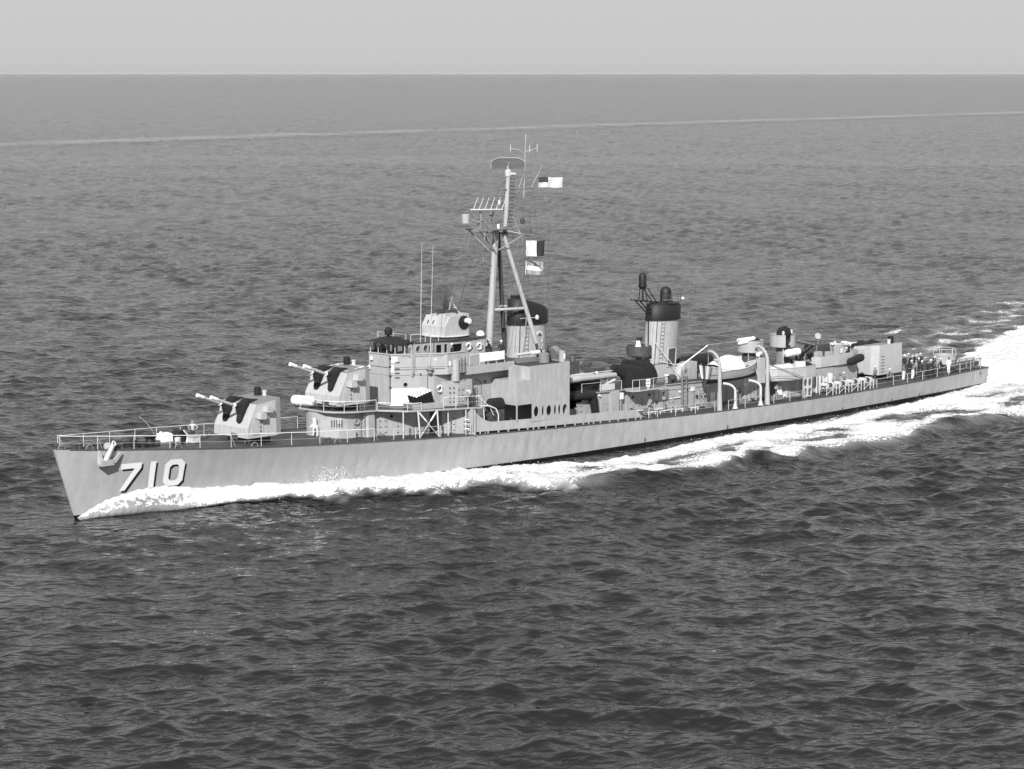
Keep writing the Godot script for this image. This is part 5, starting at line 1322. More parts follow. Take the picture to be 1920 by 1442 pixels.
func build_funnels():
	var f1 = funnel(v3(51.2, 7.4, 0), 2.1, 1.35, 4.15, 1.75, 0.05, 0.62, true)
	# steam whistle and lamp on a bracket, painted crest on the after quarter
	var w := MB.new(); w.box(-1.6, -0.9, 5.9, 6.7, -0.3, 0.3); w.tube(v3(-1.2, 5.2, 0), v3(-1.2, 6.0, 0), 0.2, -1, 8); part(f1, "whistle", w, M.black_paint)
	var lb := MB.new(); lb.tube(v3(-1.9, 4.75, 1.2), v3(-0.2, 4.75, 1.62), 0.03, -1, 5); lb.tube(v3(-1.3, 3.0, 1.25), v3(-1.25, 4.75, 1.35), 0.03, -1, 5); part(f1, "lamp_bracket", lb, M.pale_grey)
	var lm := MB.new(); lm.lathe(v3(-0.2, 4.55, 1.65), [Vector2(0, 0), Vector2(0.16, 0.05), Vector2(0.2, 0.25), Vector2(0.1, 0.42), Vector2(0, 0.45)], 12); part(f1, "lamp_housing", lm, M.pale_grey)
	var crest := sub(f1, "crest")
	var on := func(u: float, v: float) -> Vector3:      # u round the casing in metres aft, v height
		var t := 1.45 - u / 1.7
		return Vector3(2.1 * 1.006 * cos(t) + 0.05 * v, v, 1.35 * 1.012 * sin(t))
	var paint := func(pts: Array, m: Material, called: String):
		var mb := MB.new(); mb.smooth(true)
		for i in range(1, pts.size() - 1): mb.tri(pts[0], pts[i], pts[i + 1])
		part(crest, called, mb, m)
	for k in 11:          # wreath of short white strokes round a dark field
		var t0 := lerpf(2.4, 6.0, k / 11.0); var t1 := t0 + 0.26
		var q := []
		for z in [[0.62, t0], [0.62, t1], [0.48, t1], [0.48, t0]]: q.append(on.call(z[0] * cos(z[1]) * 0.9, 2.55 + z[0] * 1.55 * sin(z[1])))
		paint.call(q, M.white_paint, "wreath_stroke")
	for k in 6:
		var t0 := lerpf(0.1, 2.4, k / 6.0); var t1 := t0 + 0.3
		var q := []
		for z in [[0.6, t0], [0.6, t1], [0.44, t1], [0.44, t0]]: q.append(on.call(z[0] * cos(z[1]) * 0.9, 2.75 + z[0] * 1.25 * sin(z[1])))
		paint.call(q, M.white_paint, "wreath_stroke")
	paint.call([on.call(-0.3, 2.5), on.call(0.42, 2.44), on.call(0.42, 2.76), on.call(-0.3, 2.82)], M.white_paint, "crest_band")
	paint.call([on.call(-0.2, 3.0), on.call(0.3, 3.0), on.call(0.05, 3.35)], M.dark_grey, "crest_shield")
	# after funnel
	var f2 = funnel(v3(69.2, 5.1, 0), 1.95, 1.25, 5.5, 1.35, 0.1, 0.12, false)
	var dk := MB.new(); dk.prism(arc(0.72, 0, 1.75, 0, TAU, 24, 1.3), 6.95, 7.02); part(f2, "cap_platform", dk, M.black_paint)
	var dome := MB.new(); dome.lathe(v3(0.95, 7.0, 0), [Vector2(0.75, 0), Vector2(0.75, 0.1), Vector2(0.56, 0.15), Vector2(0.56, 1.0), Vector2(0.48, 1.3), Vector2(0.28, 1.5), Vector2(0, 1.57)], 20); part(f2, "radome", dome, M.black_paint)
	railing(f2, "platform_rail", [v3(-0.5, 7.0, 0.9), v3(0.2, 7.0, 1.2), v3(1.4, 7.0, 1.2), v3(2.2, 7.0, 0.8), v3(2.4, 7.0, -0.4)], 0.85, M.dark_grey, 3, 0.02)
	var pn := MB.new()
	var t0 := 1.78
	for k in 6:
		var ta := t0 - 0.62 * k / 6.0; var tb := t0 - 0.62 * (k + 1) / 6.0
		pn.quad(v3(1.99 * cos(ta) + 0.22, 1.0, 1.29 * sin(ta)), v3(1.99 * cos(ta) + 0.38, 2.75, 1.29 * sin(ta)), v3(1.99 * cos(tb) + 0.38, 2.75, 1.29 * sin(tb)), v3(1.99 * cos(tb) + 0.22, 1.0, 1.29 * sin(tb)))
	part(f2, "louvre_panel", pn, M.dark_grey)
	var fr := MB.new()
	var corners := [v3(1.99 * cos(t0) + 0.22, 1.0, 1.3 * sin(t0)), v3(1.99 * cos(t0) + 0.38, 2.75, 1.3 * sin(t0)), v3(2.0 * cos(t0 - 0.62) + 0.38, 2.75, 1.3 * sin(t0 - 0.62)), v3(2.0 * cos(t0 - 0.62) + 0.22, 1.0, 1.3 * sin(t0 - 0.62))]
	for i in 4: fr.tube(corners[i], corners[(i + 1) % 4], 0.07, -1, 6)
	part(f2, "louvre_frame", fr, M.house_grey)
	# arm reaching forward with the beacon canister
	var arm := MB.new()
	for s in [0.3, -0.3]:
		arm.tube(v3(-3.7, 7.55, s), v3(-0.5, 7.15, s), 0.07, -1, 6); arm.tube(v3(-3.0, 7.4, s), v3(-0.9, 5.7, s), 0.06, -1, 6); arm.tube(v3(-2.2, 7.3, s), v3(-1.0, 6.0, s), 0.04, -1, 6)
		arm.tube(v3(-2.0, 8.6, s), v3(-0.7, 7.2, s), 0.05, -1, 6); arm.tube(v3(-2.55, 7.4, s), v3(-2.5, 8.6, s * 0.6), 0.05, -1, 6); arm.tube(v3(-2.0, 7.35, s), v3(-2.2, 8.6, s * 0.6), 0.05, -1, 6)
	arm.box(-2.7, -1.9, 7.35, 7.45, -0.35, 0.35); arm.lathe(v3(-2.35, 8.5, 0), [Vector2(0.2, 0), Vector2(0.42, 0.25), Vector2(0.42, 0.4)], 14)
	arm.tube(v3(-1.7, 1.0, 0.2), v3(-1.75, 6.6, 0.2), 0.06, -1, 6)
	part(f2, "beacon_arm", arm, M.black_paint)
	var can := MB.new(); can.lathe(v3(-2.35, 8.9, 0), [Vector2(0.36, 0), Vector2(0.37, 0.85), Vector2(0.3, 1.05), Vector2(0.15, 1.14), Vector2(0, 1.16)], 18); part(f2, "beacon_canister", can, M.black_paint)
	var yl := MB.new(); yl.tube(v3(-3.7, 7.5, 0), v3(-3.7, 8.2, 0), 0.03, -1, 5); yl.lathe(v3(-3.65, 8.2, 0), [Vector2(0, 0), Vector2(0.14, 0.08), Vector2(0.14, 0.25), Vector2(0, 0.3)], 8); yl.tube(v3(2.0, 5.6, 0.5), v3(3.6, 5.35, 0.5), 0.04, -1, 5); yl.tube(v3(3.6, 5.35, 0.5), v3(3.75, 6.4, 0.5), 0.03, -1, 5); yl.tube(v3(2.2, 7.0, 0.5), v3(2.9, 7.05, 0.5), 0.04, -1, 5)
	part(f2, "yard_lamp", yl, M.mid_grey)
	var gl := MB.new(); gl.lathe(v3(2.85, 7.15, 0.5), [Vector2(0, 0), Vector2(0.16, 0.1), Vector2(0.16, 0.25), Vector2(0, 0.34)], 10); part(f2, "globe_lamp", gl, M.white_paint)

func build_mast():
	var g := sub(ship, "mast")
	var leg := MB.new(); leg.tube(v3(46.45, 8.3, 0), v3(47.5, 20.1, 0), 0.34, 0.27, 16); part(g, "fore_leg", leg, M.house_grey)
	leg = MB.new(); leg.tube(v3(50.85, 8.5, 2.3), v3(48.1, 19.7, 0.35), 0.22, 0.18, 12); part(g, "after_leg", leg, M.house_grey)
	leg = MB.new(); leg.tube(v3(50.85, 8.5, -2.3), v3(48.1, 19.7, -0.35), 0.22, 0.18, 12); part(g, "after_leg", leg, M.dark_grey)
	for s in [1.0, -1.0]:
		var b := MB.new(); b.tube(v3(46.9, 13.0, 0), v3(49.85, 13.05, 1.5 * s), 0.14, -1, 10); part(g, "cross_tie", b, M.house_grey)
	var b2 := MB.new(); b2.tube(v3(49.85, 13.05, 1.5), v3(49.85, 13.05, -1.5), 0.12, -1, 8); b2.tube(v3(47.4, 18.3, 0), v3(48.5, 18.3, 0.6), 0.07, -1, 6); b2.tube(v3(47.4, 18.3, 0), v3(48.5, 18.3, -0.6), 0.07, -1, 6); part(g, "cross_tie", b2, M.house_grey)
	var tm := MB.new(); tm.tube(v3(48.62, 19.4, 0), v3(49.05, 25.3, 0), 0.24, 0.19, 14); part(g, "topmast", tm, M.house_grey)
	for i in 15:
		var st := MB.new(); var y := 20.4 + 0.32 * i; var x := 48.62 + (y - 19.4) * 0.073
		st.tube(v3(x + 0.1, y, 0.18), v3(x + 0.42, y - 0.02, 0.42), 0.06, -1, 5); part(g, "mast_step", st, M.dark_grey)
	# radar platform with its struts
	var pf := MB.new(); pf.prism([Vector2(44.9, -1.3), Vector2(44.9, 1.3), Vector2(50.2, 0.8), Vector2(50.2, -0.8)], 20.15, 20.27); part(g, "radar_platform", pf, M.mid_grey)
	var sr := MB.new()
	for s in [0.9, -0.9]: sr.tube(v3(45.0, 20.15, s), v3(47.35, 17.9, s * 0.3), 0.07, -1, 6); sr.tube(v3(46.2, 20.15, s), v3(47.45, 18.4, s * 0.3), 0.06, -1, 6)
	part(g, "platform_strut", sr, M.house_grey); sr = MB.new(); sr.tube(v3(50.1, 20.2, 0), v3(49.0, 22.4, 0), 0.045, -1, 6); part(g, "platform_strut", sr, M.house_grey); sr = MB.new(); sr.tube(v3(45.0, 20.1, 1.2), v3(45.1, 19.4, 1.0), 0.04, -1, 5)
	part(g, "platform_strut", sr, M.house_grey)
	var yd := MB.new(); yd.tube(v3(48.3, 19.75, -4.0), v3(48.3, 19.75, 4.0), 0.08, 0.08, 8); part(g, "yardarm", yd, M.mid_grey)
	var ys := MB.new(); ys.tube(v3(47.6, 20.3, -1.0), v3(48.3, 19.8, 2.3), 0.055, -1, 6); ys.tube(v3(47.6, 18.2, 0), v3(48.3, 19.7, 2.6), 0.05, -1, 6); ys.tube(v3(47.6, 18.2, 0), v3(48.3, 19.7, -2.6), 0.05, -1, 6); ys.tube(v3(48.3, 19.8, 2.2), v3(49.6, 20.2, 0.6), 0.045, -1, 6); part(g, "yard_brace", ys, M.house_grey)
	var yl := MB.new(); yl.tube(v3(48.3, 19.75, 3.6), v3(48.3, 20.4, 3.6), 0.04, -1, 5); yl.lathe(v3(48.3, 19.55, 3.1), [Vector2(0, 0), Vector2(0.12, 0.05), Vector2(0.12, 0.25), Vector2(0, 0.3)], 8); yl.lathe(v3(49.9, 20.5, 0.9), [Vector2(0, 0), Vector2(0.2, 0.1), Vector2(0.2, 0.5), Vector2(0, 0.55)], 10); part(g, "signal_lamp", yl, M.dark_grey)
	var la := MB.new(); la.tube(v3(47.1, 16.9, 0), v3(45.0, 17.5, 0.0), 0.045, -1, 6); la.tube(v3(45.0, 17.4, 0), v3(47.0, 16.2, 0), 0.03, -1, 6); la.box(44.9, 45.15, 17.4, 17.65, -0.12, 0.12); la.box(45.9, 46.2, 17.3, 17.75, -0.15, 0.15); part(g, "lower_bracket", la, M.mid_grey)
	# curtain-shaped search radar at the masthead: bent frame with a close mesh
	var fr := MB.new(); var ms := MB.new()
	var ax := Vector3(0.75, 0, 0.66); var nn := Vector3(-0.66, 0, 0.75); var c0 := v3(48.95, 25.55, 0.0)
	var pt := func(u: float, v: float) -> Vector3:      # u -1..1 across, v 0..1 up
		var hh: float = 0.92 * (1.0 - 0.42 * pow(absf(u), 5.0))
		return c0 + ax * (1.5 * u) + nn * (0.45 * u * u + 0.18 * (v - 0.5) * (v - 0.5)) + Vector3(0, -0.05 + hh * v, 0)
	for i in 30:
		var u0 := -1.0 + i / 15.0; var u1 := -1.0 + (i + 1) / 15.0
		fr.tube(pt.call(u0, 1.0), pt.call(u1, 1.0), 0.035, -1, 5)
		for k in 7: ms.tube(pt.call(u0, k / 7.0), pt.call(u1, k / 7.0), 0.017, -1, 4, false)
	for i in 46:
		var u := -1.0 + i / 22.5
		for k in 5: ms.tube(pt.call(u, k / 5.0), pt.call(u, (k + 1) / 5.0), 0.017, -1, 4, false)
	fr.tube(pt.call(-1.0, 0.0), pt.call(-1.0, 1.0), 0.03, -1, 5); fr.tube(pt.call(1.0, 0.0), pt.call(1.0, 1.0), 0.03, -1, 5)
	part(g, "search_radar_mesh", ms, M.dark_grey); part(g, "search_radar_frame", fr, M.house_grey)
	var hd := MB.new(); hd.lathe(v3(49.0, 24.75, 0), [Vector2(0.26, 0), Vector2(0.3, 0.1), Vector2(0.3, 0.55), Vector2(0.15, 0.6), Vector2(0.12, 0.9), Vector2(0, 0.95)], 12); hd.tube(v3(49.0, 25.0, 0.2), v3(49.5, 24.95, 0.4), 0.13, -1, 8); hd.tube(v3(48.9, 25.3, 0), v3(48.6, 26.0, 0.5), 0.04, -1, 5); part(g, "radar_pedestal", hd, M.pale_grey)
	# topmast crosspiece and pole with dipoles
	var cp := MB.new(); cp.tube(v3(48.2, 23.62, 0), v3(52.3, 23.62, 0), 0.06, -1, 6); cp.tube(v3(49.1, 22.7, 0), v3(50.7, 23.6, 0), 0.06, -1, 6); cp.tube(v3(47.9, 23.62, 0.2), v3(48.9, 23.62, 0), 0.09, -1, 6); cp.tube(v3(50.0, 23.6, 0), v3(50.0, 24.1, 0), 0.06, -1, 6); part(g, "crosstree", cp, M.mid_grey)
	var po := MB.new(); po.tube(v3(50.95, 22.9, 0), v3(51.2, 28.1, 0), 0.055, 0.035, 6); po.tube(v3(50.3, 23.7, 0), v3(51.0, 25.0, 0), 0.03, -1, 5); po.tube(v3(51.9, 23.7, 0), v3(53.3, 25.6, 0.0), 0.03, 0.02, 5); part(g, "antenna_pole", po, M.house_grey)
	var dp := MB.new(); dp.tube(v3(51.2, 28.05, 0), v3(51.22, 28.45, 0), 0.035, -1, 6)
	dp.path([v3(51.1, 26.7, 0), v3(50.3, 27.1, 0.0), v3(49.3, 27.2, 0.0)], 0.035, 6); dp.tube(v3(49.28, 26.9, 0), v3(49.28, 27.6, 0), 0.035, -1, 6)
	dp.tube(v3(51.1, 26.9, 0), v3(52.7, 27.2, 0), 0.03, -1, 5); dp.tube(v3(51.7, 26.85, 0), v3(51.7, 27.5, 0), 0.035, -1, 6); dp.tube(v3(52.65, 26.85, 0), v3(52.65, 27.55, 0), 0.035, -1, 6)
	part(g, "dipole_antenna", dp, M.pale_grey)
	# height-finding array: an open sloping grid on a trunnion at the front of the platform
	var ar := MB.new(); var e := Vector3(0.74, 0, 0.67); var bk := Vector3(0.67, 0, -0.74)
	var q0 := v3(44.9, 22.0, -0.3) - bk * 0.5
	ar.tube(q0 - e * 0.2, q0 + e * 2.65, 0.06, -1, 6); part(g, "array_beam", ar, M.pale_grey)
	for i in 6:
		var rb := MB.new(); var s := q0 + e * (0.05 + 0.5 * i); rb.tube(s, s + bk * 1.15 + Vector3(0, 1.0, 0) + e * 0.45, 0.035, 0.03, 5); part(g, "array_rib", rb, M.pale_grey)
	var gr := MB.new()
	for k in 7: gr.tube(q0 + (bk * 1.15 + Vector3(0, 1.0, 0) + e * 0.45) * (k + 1) / 7.0, q0 + e * 2.6 + (bk * 1.15 + Vector3(0, 1.0, 0) + e * 0.45) * (k + 1) / 7.0, 0.012, -1, 4)
	part(g, "array_wire", gr, M.mid_grey)
	var tr := MB.new(); tr.box(45.4, 45.9, 20.27, 20.95, -0.22, 0.22); tr.tube(v3(45.5, 21.0, 0.2), v3(45.4, 22.1, 0.1), 0.16, 0.1, 8); tr.tube(v3(46.4, 21.0, 0.3), v3(46.6, 22.0, 0.6), 0.12, 0.2, 8); tr.tube(v3(45.0, 21.2, 0.0), v3(44.8, 22.0, -0.2), 0.05, -1, 6); tr.box(46.5, 47.1, 20.27, 20.6, -0.1, 0.4); tr.tube(v3(45.2, 20.3, 0.5), v3(45.5, 21.2, 0.1), 0.05, -1, 5); tr.tube(v3(46.2, 20.3, 0.5), v3(45.7, 21.2, 0.1), 0.05, -1, 5); tr.tube(v3(46.9, 20.6, 0.2), v3(46.3, 21.5, 0.4), 0.05, -1, 5); tr.tube(v3(45.6, 21.2, 0.1), v3(46.6, 21.3, 0.5), 0.06, -1, 5); part(g, "array_mount", tr, M.mid_grey)
	var hn := MB.new(); hn.lathe(v3(43.6, 20.85, 0.2), [Vector2(0.36, 0), Vector2(0.36, 0.75), Vector2(0.3, 0.8), Vector2(0, 0.82)], 14); hn.tube(v3(43.9, 21.2, 0.2), v3(45.4, 20.8, 0.1), 0.07, -1, 6); part(g, "feed_horn", hn, M.house_grey)
	for e2 in [v3(46.9, 20.27, 0.9), v3(47.9, 22.3, 0.0)]:
		var lp := MB.new(); lp.lathe(e2, [Vector2(0.1, 0), Vector2(0.13, 0.1), Vector2(0.13, 0.35), Vector2(0, 0.42)], 8); part(g, "lamp_globe", lp, M.white_paint)
	# rigging
	var rg := sub(ship, "rigging")
	for l in [[v3(48.3, 19.75, 3.9), v3(45.4, 8.9, 3.6)], [v3(48.3, 19.75, 3.3), v3(45.0, 8.9, 3.6)], [v3(48.3, 19.75, 2.8), v3(44.6, 8.9, 3.6)], [v3(48.3, 19.75, -3.9), v3(45.4, 8.9, -3.6)], [v3(48.3, 19.75, -3.3), v3(45.0, 8.9, -3.6)], [v3(48.3, 19.75, -2.7), v3(44.6, 8.9, -3.6)], [v3(52.2, 23.62, 0), v3(52.4, 9.0, 1.6)], [v3(51.0, 23.0, 0), v3(51.0, 12.9, 0)], [v3(49.1, 25.0, 0), v3(48.3, 19.8, 3.2)], [v3(51.6, 23.6, 0), v3(51.2, 19.4, 0.5)], [v3(52.2, 20.5, 1.9), v3(51.3, 9.0, 2.8)], [v3(47.2, 19.0, 0.2), v3(46.0, 9.0, 1.0)], [v3(47.2, 19.0, -0.2), v3(45.6, 9.0, -0.8)], [v3(48.3, 19.75, 3.7), v3(45.2, 8.9, 3.7)], [v3(48.3, 19.75, 3.0), v3(44.8, 8.9, 3.7)], [v3(48.3, 19.75, 2.4), v3(44.2, 8.9, 3.7)], [v3(48.3, 19.75, -3.0), v3(44.8, 8.9, -3.7)], [v3(45.0, 20.2, 0.9), v3(42.9, 11.1, 1.6)], [v3(45.0, 20.2, -0.9), v3(42.9, 11.1, -1.6)], [v3(51.9, 23.6, 0), v3(52.9, 9.2, -1.6)], [v3(49.0, 24.8, 0), v3(48.3, 19.75, -3.6)], [v3(50.2, 20.2, 0.5), v3(50.9, 9.0, 3.4)], [v3(50.2, 20.2, -0.5), v3(50.9, 9.0, -3.4)]]:
		var w := MB.new(); w.tube(l[0], l[1], 0.011, -1, 4); part(rg, "halyard", w, M.wire)

# ---------------------------------------------------------------- after part of the ship
func tub(parent: Node, called: String, c: Vector3, r: float, h: float, floor_m: Material, m: Material, n := 28, gap := []):
	# gap: numbers of the wall segments left open as a way in
	var g := sub(parent, called, c)
	var mb := MB.new(); var rim := MB.new()
	for i in n:
		if i in gap: continue
		var a := Vector2(cos(TAU * i / n), sin(TAU * i / n)); var b := Vector2(cos(TAU * (i + 1) / n), sin(TAU * (i + 1) / n))
		var q := []
		for y in [0.0, h]: q.append([v3(a.x * (r - 0.06), y, a.y * (r - 0.06)), v3(a.x * r, y, a.y * r), v3(b.x * r, y, b.y * r), v3(b.x * (r - 0.06), y, b.y * (r - 0.06))])
		mb.hexa(q[0], q[1])
		rim.tube(v3(a.x * r, h, a.y * r), v3(b.x * r, h, b.y * r), 0.04, -1, 5, false)
	part(g, "shield", mb, m)
	var fl := MB.new(); fl.lathe(Vector3.ZERO, [Vector2(0, 0), Vector2(r, 0), Vector2(r, 0.06), Vector2(0, 0.08)], n); part(g, "floor", fl, floor_m)
	part(g, "rim", rim, m)
	return g
func build_after_house():
	var h := sub(ship, "after_deckhouse")
	var dk := func(x, z): return deck_y(x) - 0.1
	var d2 := func(x, z): return deck02(x)
	var body := MB.new()
	body.prism(mirror([Vector2(50.6, 0), Vector2(50.6, 3.4), Vector2(57.2, 3.4), Vector2(60.3, 3.4), Vector2(60.9, 3.0), Vector2(74.6, 2.9), Vector2(74.6, 0)]), dk, d2); part(h, "wall", body, M.house_grey)
	var top := MB.new(); top.prism(mirror([Vector2(50.6, 0), Vector2(50.6, 3.6), Vector2(60.6, 3.6), Vector2(61.0, 3.15), Vector2(74.8, 3.05), Vector2(74.8, 0)]), d2, func(x, z): return deck02(x) + 0.07); part(h, "roof_edge", top, M.house_grey)
	var cv := MB.new(); cv.prism(mirror([Vector2(50.6, 0), Vector2(50.6, 3.5), Vector2(60.55, 3.5), Vector2(60.95, 3.05), Vector2(74.7, 2.95), Vector2(74.7, 0)]), func(x, z): return deck02(x) + 0.06, func(x, z): return deck02(x) + 0.08); part(h, "roof_covering", cv, M.deck_grey)
	# dark bundle of nets hung on the forward corner, doors, notices, lamps
	lump(h, "hung_net", [[v3(53.3, 4.9, 3.7), v3(56.0, 4.85, 3.75), 0.32, 0.36, null], [v3(56.1, 4.8, 3.75), v3(56.4, 3.3, 3.75), 0.4, 0.36, null]], 0.1, 0.15, M.dark_canvas)
	for e in [[57.9, 0.75, 3.46], [61.6, 0.55, 3.05], [66.2, 0.5, 3.0]]:
		var d := MB.new(); d.box(e[0] - e[1] * 0.5, e[0] + e[1] * 0.5, deck_y(e[0]) + 0.25, deck_y(e[0]) + 1.95, e[2] - 0.12, e[2] + 0.03); part(h, "door", d, M.house_grey)
	var rb := MB.new(); rb.prism([Vector2(58.6, 3.3), Vector2(58.6, 3.75), Vector2(59.6, 3.75), Vector2(59.9, 3.3)], deck_y(59), 4.9); part(h, "ventilator_trunk", rb, M.house_grey)
	for e in [[57.2, 4.7, 3.5], [68.9, 3.9, 2.98], [72.9, 4.15, 2.93], [54.0, 3.8, 3.48]]: disc_on(h, "wall_lamp", v3(e[0], e[1], e[2]), v3(0, 0, 1), 0.11, 0.12, M.white_paint, 10)
	for e in [[60.2, 4.35, 3.45, 0.28, 0.3], [70.8, 4.0, 2.98, 0.25, 0.2], [73.7, 2.95, 2.95, 0.32, 0.42]]:
		var nb := MB.new(); nb.box(e[0] - e[3], e[0] + e[3], e[1] - e[4], e[1] + e[4], e[2] - 0.1, e[2] + 0.06); part(h, "notice_plate", nb, M.white_paint)
	for e in [[71.4, 3.2, 0.18], [72.0, 3.15, 0.12], [72.6, 3.2, 0.17], [65.6, 3.2, 0.13]]: disc_on(h, "valve_wheel", v3(e[0], e[1], 2.95), v3(0, 0, 1), e[2], 0.1, M.dark_grey, 12)
	var pipe := MB.new(); pipe.tube(v3(67.3, 3.4, 3.05), v3(69.4, 3.35, 3.05), 0.05, -1, 6); pipe.tube(v3(62.5, 2.7, 3.15), v3(66.5, 2.5, 3.1), 0.06, -1, 6); part(h, "fire_main", pipe, M.white_paint)
	for e in [[63.0, 64.2], [64.6, 66.4], [66.8, 68.0], [69.0, 70.2]]:
		var pl := MB.new(); var y0 := deck_y(e[0]) + 0.25; pl.box(e[0], e[1], y0, y0 + 0.07, 4.2, 4.32); pl.box(e[0] + 0.1, e[0] + 0.16, deck_y(e[0]), y0, 4.22, 4.3); pl.box(e[1] - 0.16, e[1] - 0.1, deck_y(e[0]), y0, 4.22, 4.3); part(ship, "stowed_spar", pl, M.white_paint)
	railing(h, "roof_rail", [v3(54.9, deck02(55), 3.5), v3(57.4, deck02(57), 3.5), v3(60.2, deck02(60), 3.5)], 0.95, M.pale_grey, 1, 0.02)
	# balcony with netting and a crest board
	var bg := sub(ship, "boat_deck_balcony")
	var bp := MB.new(); bp.prism([Vector2(60.9, 3.0), Vector2(60.9, 4.25), Vector2(61.6, 4.5), Vector2(65.4, 4.4), Vector2(65.4, 3.0)], 4.72, 4.86); part(bg, "platform", bp, M.house_grey)
	var rp := [v3(60.95, 4.86, 4.2), v3(61.65, 4.86, 4.42), v3(63.6, 4.84, 4.38), v3(65.35, 4.82, 4.33)]
	railing(bg, "balcony_rail", rp, 0.98, M.pale_grey, 1, 0.026)
	var nt := MB.new()
	for i in 24: var u := 61.7 + 3.6 * i / 23.0; var zz := 4.42 - 0.025 * (u - 61.7); nt.tube(v3(u, 4.9, zz), v3(u + 0.3, 5.78, zz), 0.024, -1, 4, false); nt.tube(v3(u + 0.3, 4.9, zz), v3(u, 5.78, zz), 0.024, -1, 4, false)
	part(bg, "safety_net", nt, M.dark_grey)
	var cb := MB.new()
	var sh := [Vector2(-0.3, 0.5), Vector2(0.3, 0.5), Vector2(0.32, 0.05), Vector2(0.2, -0.3), Vector2(0, -0.5), Vector2(-0.2, -0.3), Vector2(-0.32, 0.05)]
	for i in range(1, 6): cb.tri(v3(62.75 + sh[0].x, 5.3 + sh[0].y, 4.5), v3(62.75 + sh[i + 1].x, 5.3 + sh[i + 1].y, 4.5), v3(62.75 + sh[i].x, 5.3 + sh[i].y, 4.5))
	part(bg, "crest_board", cb, M.white_paint)
	var cr := MB.new()
	for k in 3: cr.box(62.55, 62.95 - 0.05 * k, 5.55 - 0.28 * k, 5.62 - 0.28 * k, 4.5, 4.515)
	part(bg, "crest_mark", cr, M.mid_grey)
	# torpedo tubes on their turntable
	var tt := sub(ship, "torpedo_tubes")
	var tb := MB.new(); tb.lathe(v3(57.6, 4.95, 0.8), [Vector2(1.5, 0), Vector2(1.5, 0.5), Vector2(1.2, 0.7), Vector2(0, 0.75)], 20, 1.2, 1.0); part(tt, "turntable", tb, M.black_paint)
	for i in 5:
		var t := MB.new(); var z := 2.5 - 0.62 * i
		t.tube(v3(51.4, 6.3 - 0.02 * i, z), v3(60.4, 6.2 - 0.02 * i, z), 0.25, -1, 14); part(tt, "tube", t, M.house_grey)
		var c := MB.new(); c.tube(v3(54.2, 6.28, z), v3(55.6, 6.26, z), 0.31, -1, 14); part(tt, "tube_band", c, M.gun_grey)
	var tr := MB.new(); tr.tube(v3(52.0, 6.72, 2.4), v3(60.3, 6.62, 2.4), 0.035, -1, 5); part(tt, "tube_rail", tr, M.white_paint)
	var ts := MB.new(); ts.box(56.4, 57.6, 6.5, 7.6, -0.4, 0.6); ts.tube(v3(56.9, 7.2, 0.3), v3(57.2, 8.0, 0.2), 0.3, 0.2, 8); part(tt, "training_station", ts, M.dark_grey)
	ts = MB.new(); ts.box(58.5, 60.0, 6.5, 6.9, 0.0, 1.6); part(tt, "tube_cover_box", ts, M.dark_grey)
	for e in [v3(54.8, 6.9, 1.8), v3(55.7, 6.9, 1.6), v3(58.0, 6.65, 2.4)]: disc_on(tt, "training_lamp", e, v3(0, 0, 1), 0.12, 0.1, M.white_paint, 10)
	var rk := MB.new(); rk.box(57.8, 59.4, 5.05, 5.6, 3.0, 3.4); rk.tube(v3(58.1, 5.5, 3.2), v3(59.6, 5.9, 3.2), 0.13, -1, 6); part(ship, "canvas_bundle", rk, M.pale_grey)
	# two gun mounts under dark canvas
	for e in [[v3(0, 0, 0), "forward"], [v3(3.1, 0.05, -1.5), "after"]]:
		var o: Vector3 = e[0]
		lump(ship, "canvas_covered_gun", [[o + v3(62.6, 5.3, 2.3), o + v3(63.9, 5.2, 2.3), 0.85, 0.8, null], [o + v3(62.4, 6.0, 2.3), o + v3(63.6, 5.9, 2.3), 0.7, 0.75, null], [o + v3(60.4, 6.95, 2.3), o + v3(62.8, 6.4, 2.3), 0.26, 0.55, null], [o + v3(60.3, 6.7, 2.3), o + v3(62.4, 5.9, 2.3), 0.2, 0.5, null], [o + v3(63.5, 6.2, 2.3), o + v3(64.6, 5.4, 2.3), 0.5, 0.4, null]], 0.11, 0.3, M.dark_canvas)
	# lookout drum on a stalk, lamp on top
	var dr := sub(ship, "searchlight_tub", v3(66.5, 0, -0.1))
	var db := MB.new(); db.lathe(v3(0, 7.3, 0), [Vector2(1.0, 0), Vector2(1.18, 0.06), Vector2(1.18, 0.95), Vector2(1.1, 0.95), Vector2(1.1, 0.3), Vector2(0, 0.28)], 28); part(dr, "screen", db, M.dark_grey)
	var dw := MB.new(); dw.lathe(v3(0, 7.18, 0), [Vector2(0.7, 0), Vector2(1.0, 0.06), Vector2(1.02, 0.14), Vector2(0, 0.15)], 24); part(dr, "floor_ring", dw, M.pale_grey)
	var ds := MB.new(); ds.tube(v3(0, 5.0, 0), v3(0, 7.25, 0), 0.3, 0.35, 12); ds.tube(v3(0.5, 5.0, 0.5), v3(0.6, 7.2, 0.6), 0.06, -1, 6); ds.tube(v3(0.3, 6.9, 0.3), v3(2.2, 6.4, 0.2), 0.06, -1, 6); part(dr, "stalk", ds, M.mid_grey)
	var sl := MB.new(); sl.lathe(v3(-0.2, 7.6, 0.1), [Vector2(0.3, 0), Vector2(0.34, 0.5), Vector2(0.22, 0.85), Vector2(0.2, 1.1), Vector2(0, 1.15)], 12); part(dr, "lamp_cover", sl, M.white_canvas)
	var sk := MB.new(); sk.lathe(v3(0.15, 8.65, -0.1), [Vector2(0.1, 0), Vector2(0.26, 0.05), Vector2(0.26, 0.3), Vector2(0, 0.34)], 10); part(dr, "lamp_head", sk, M.black_paint)
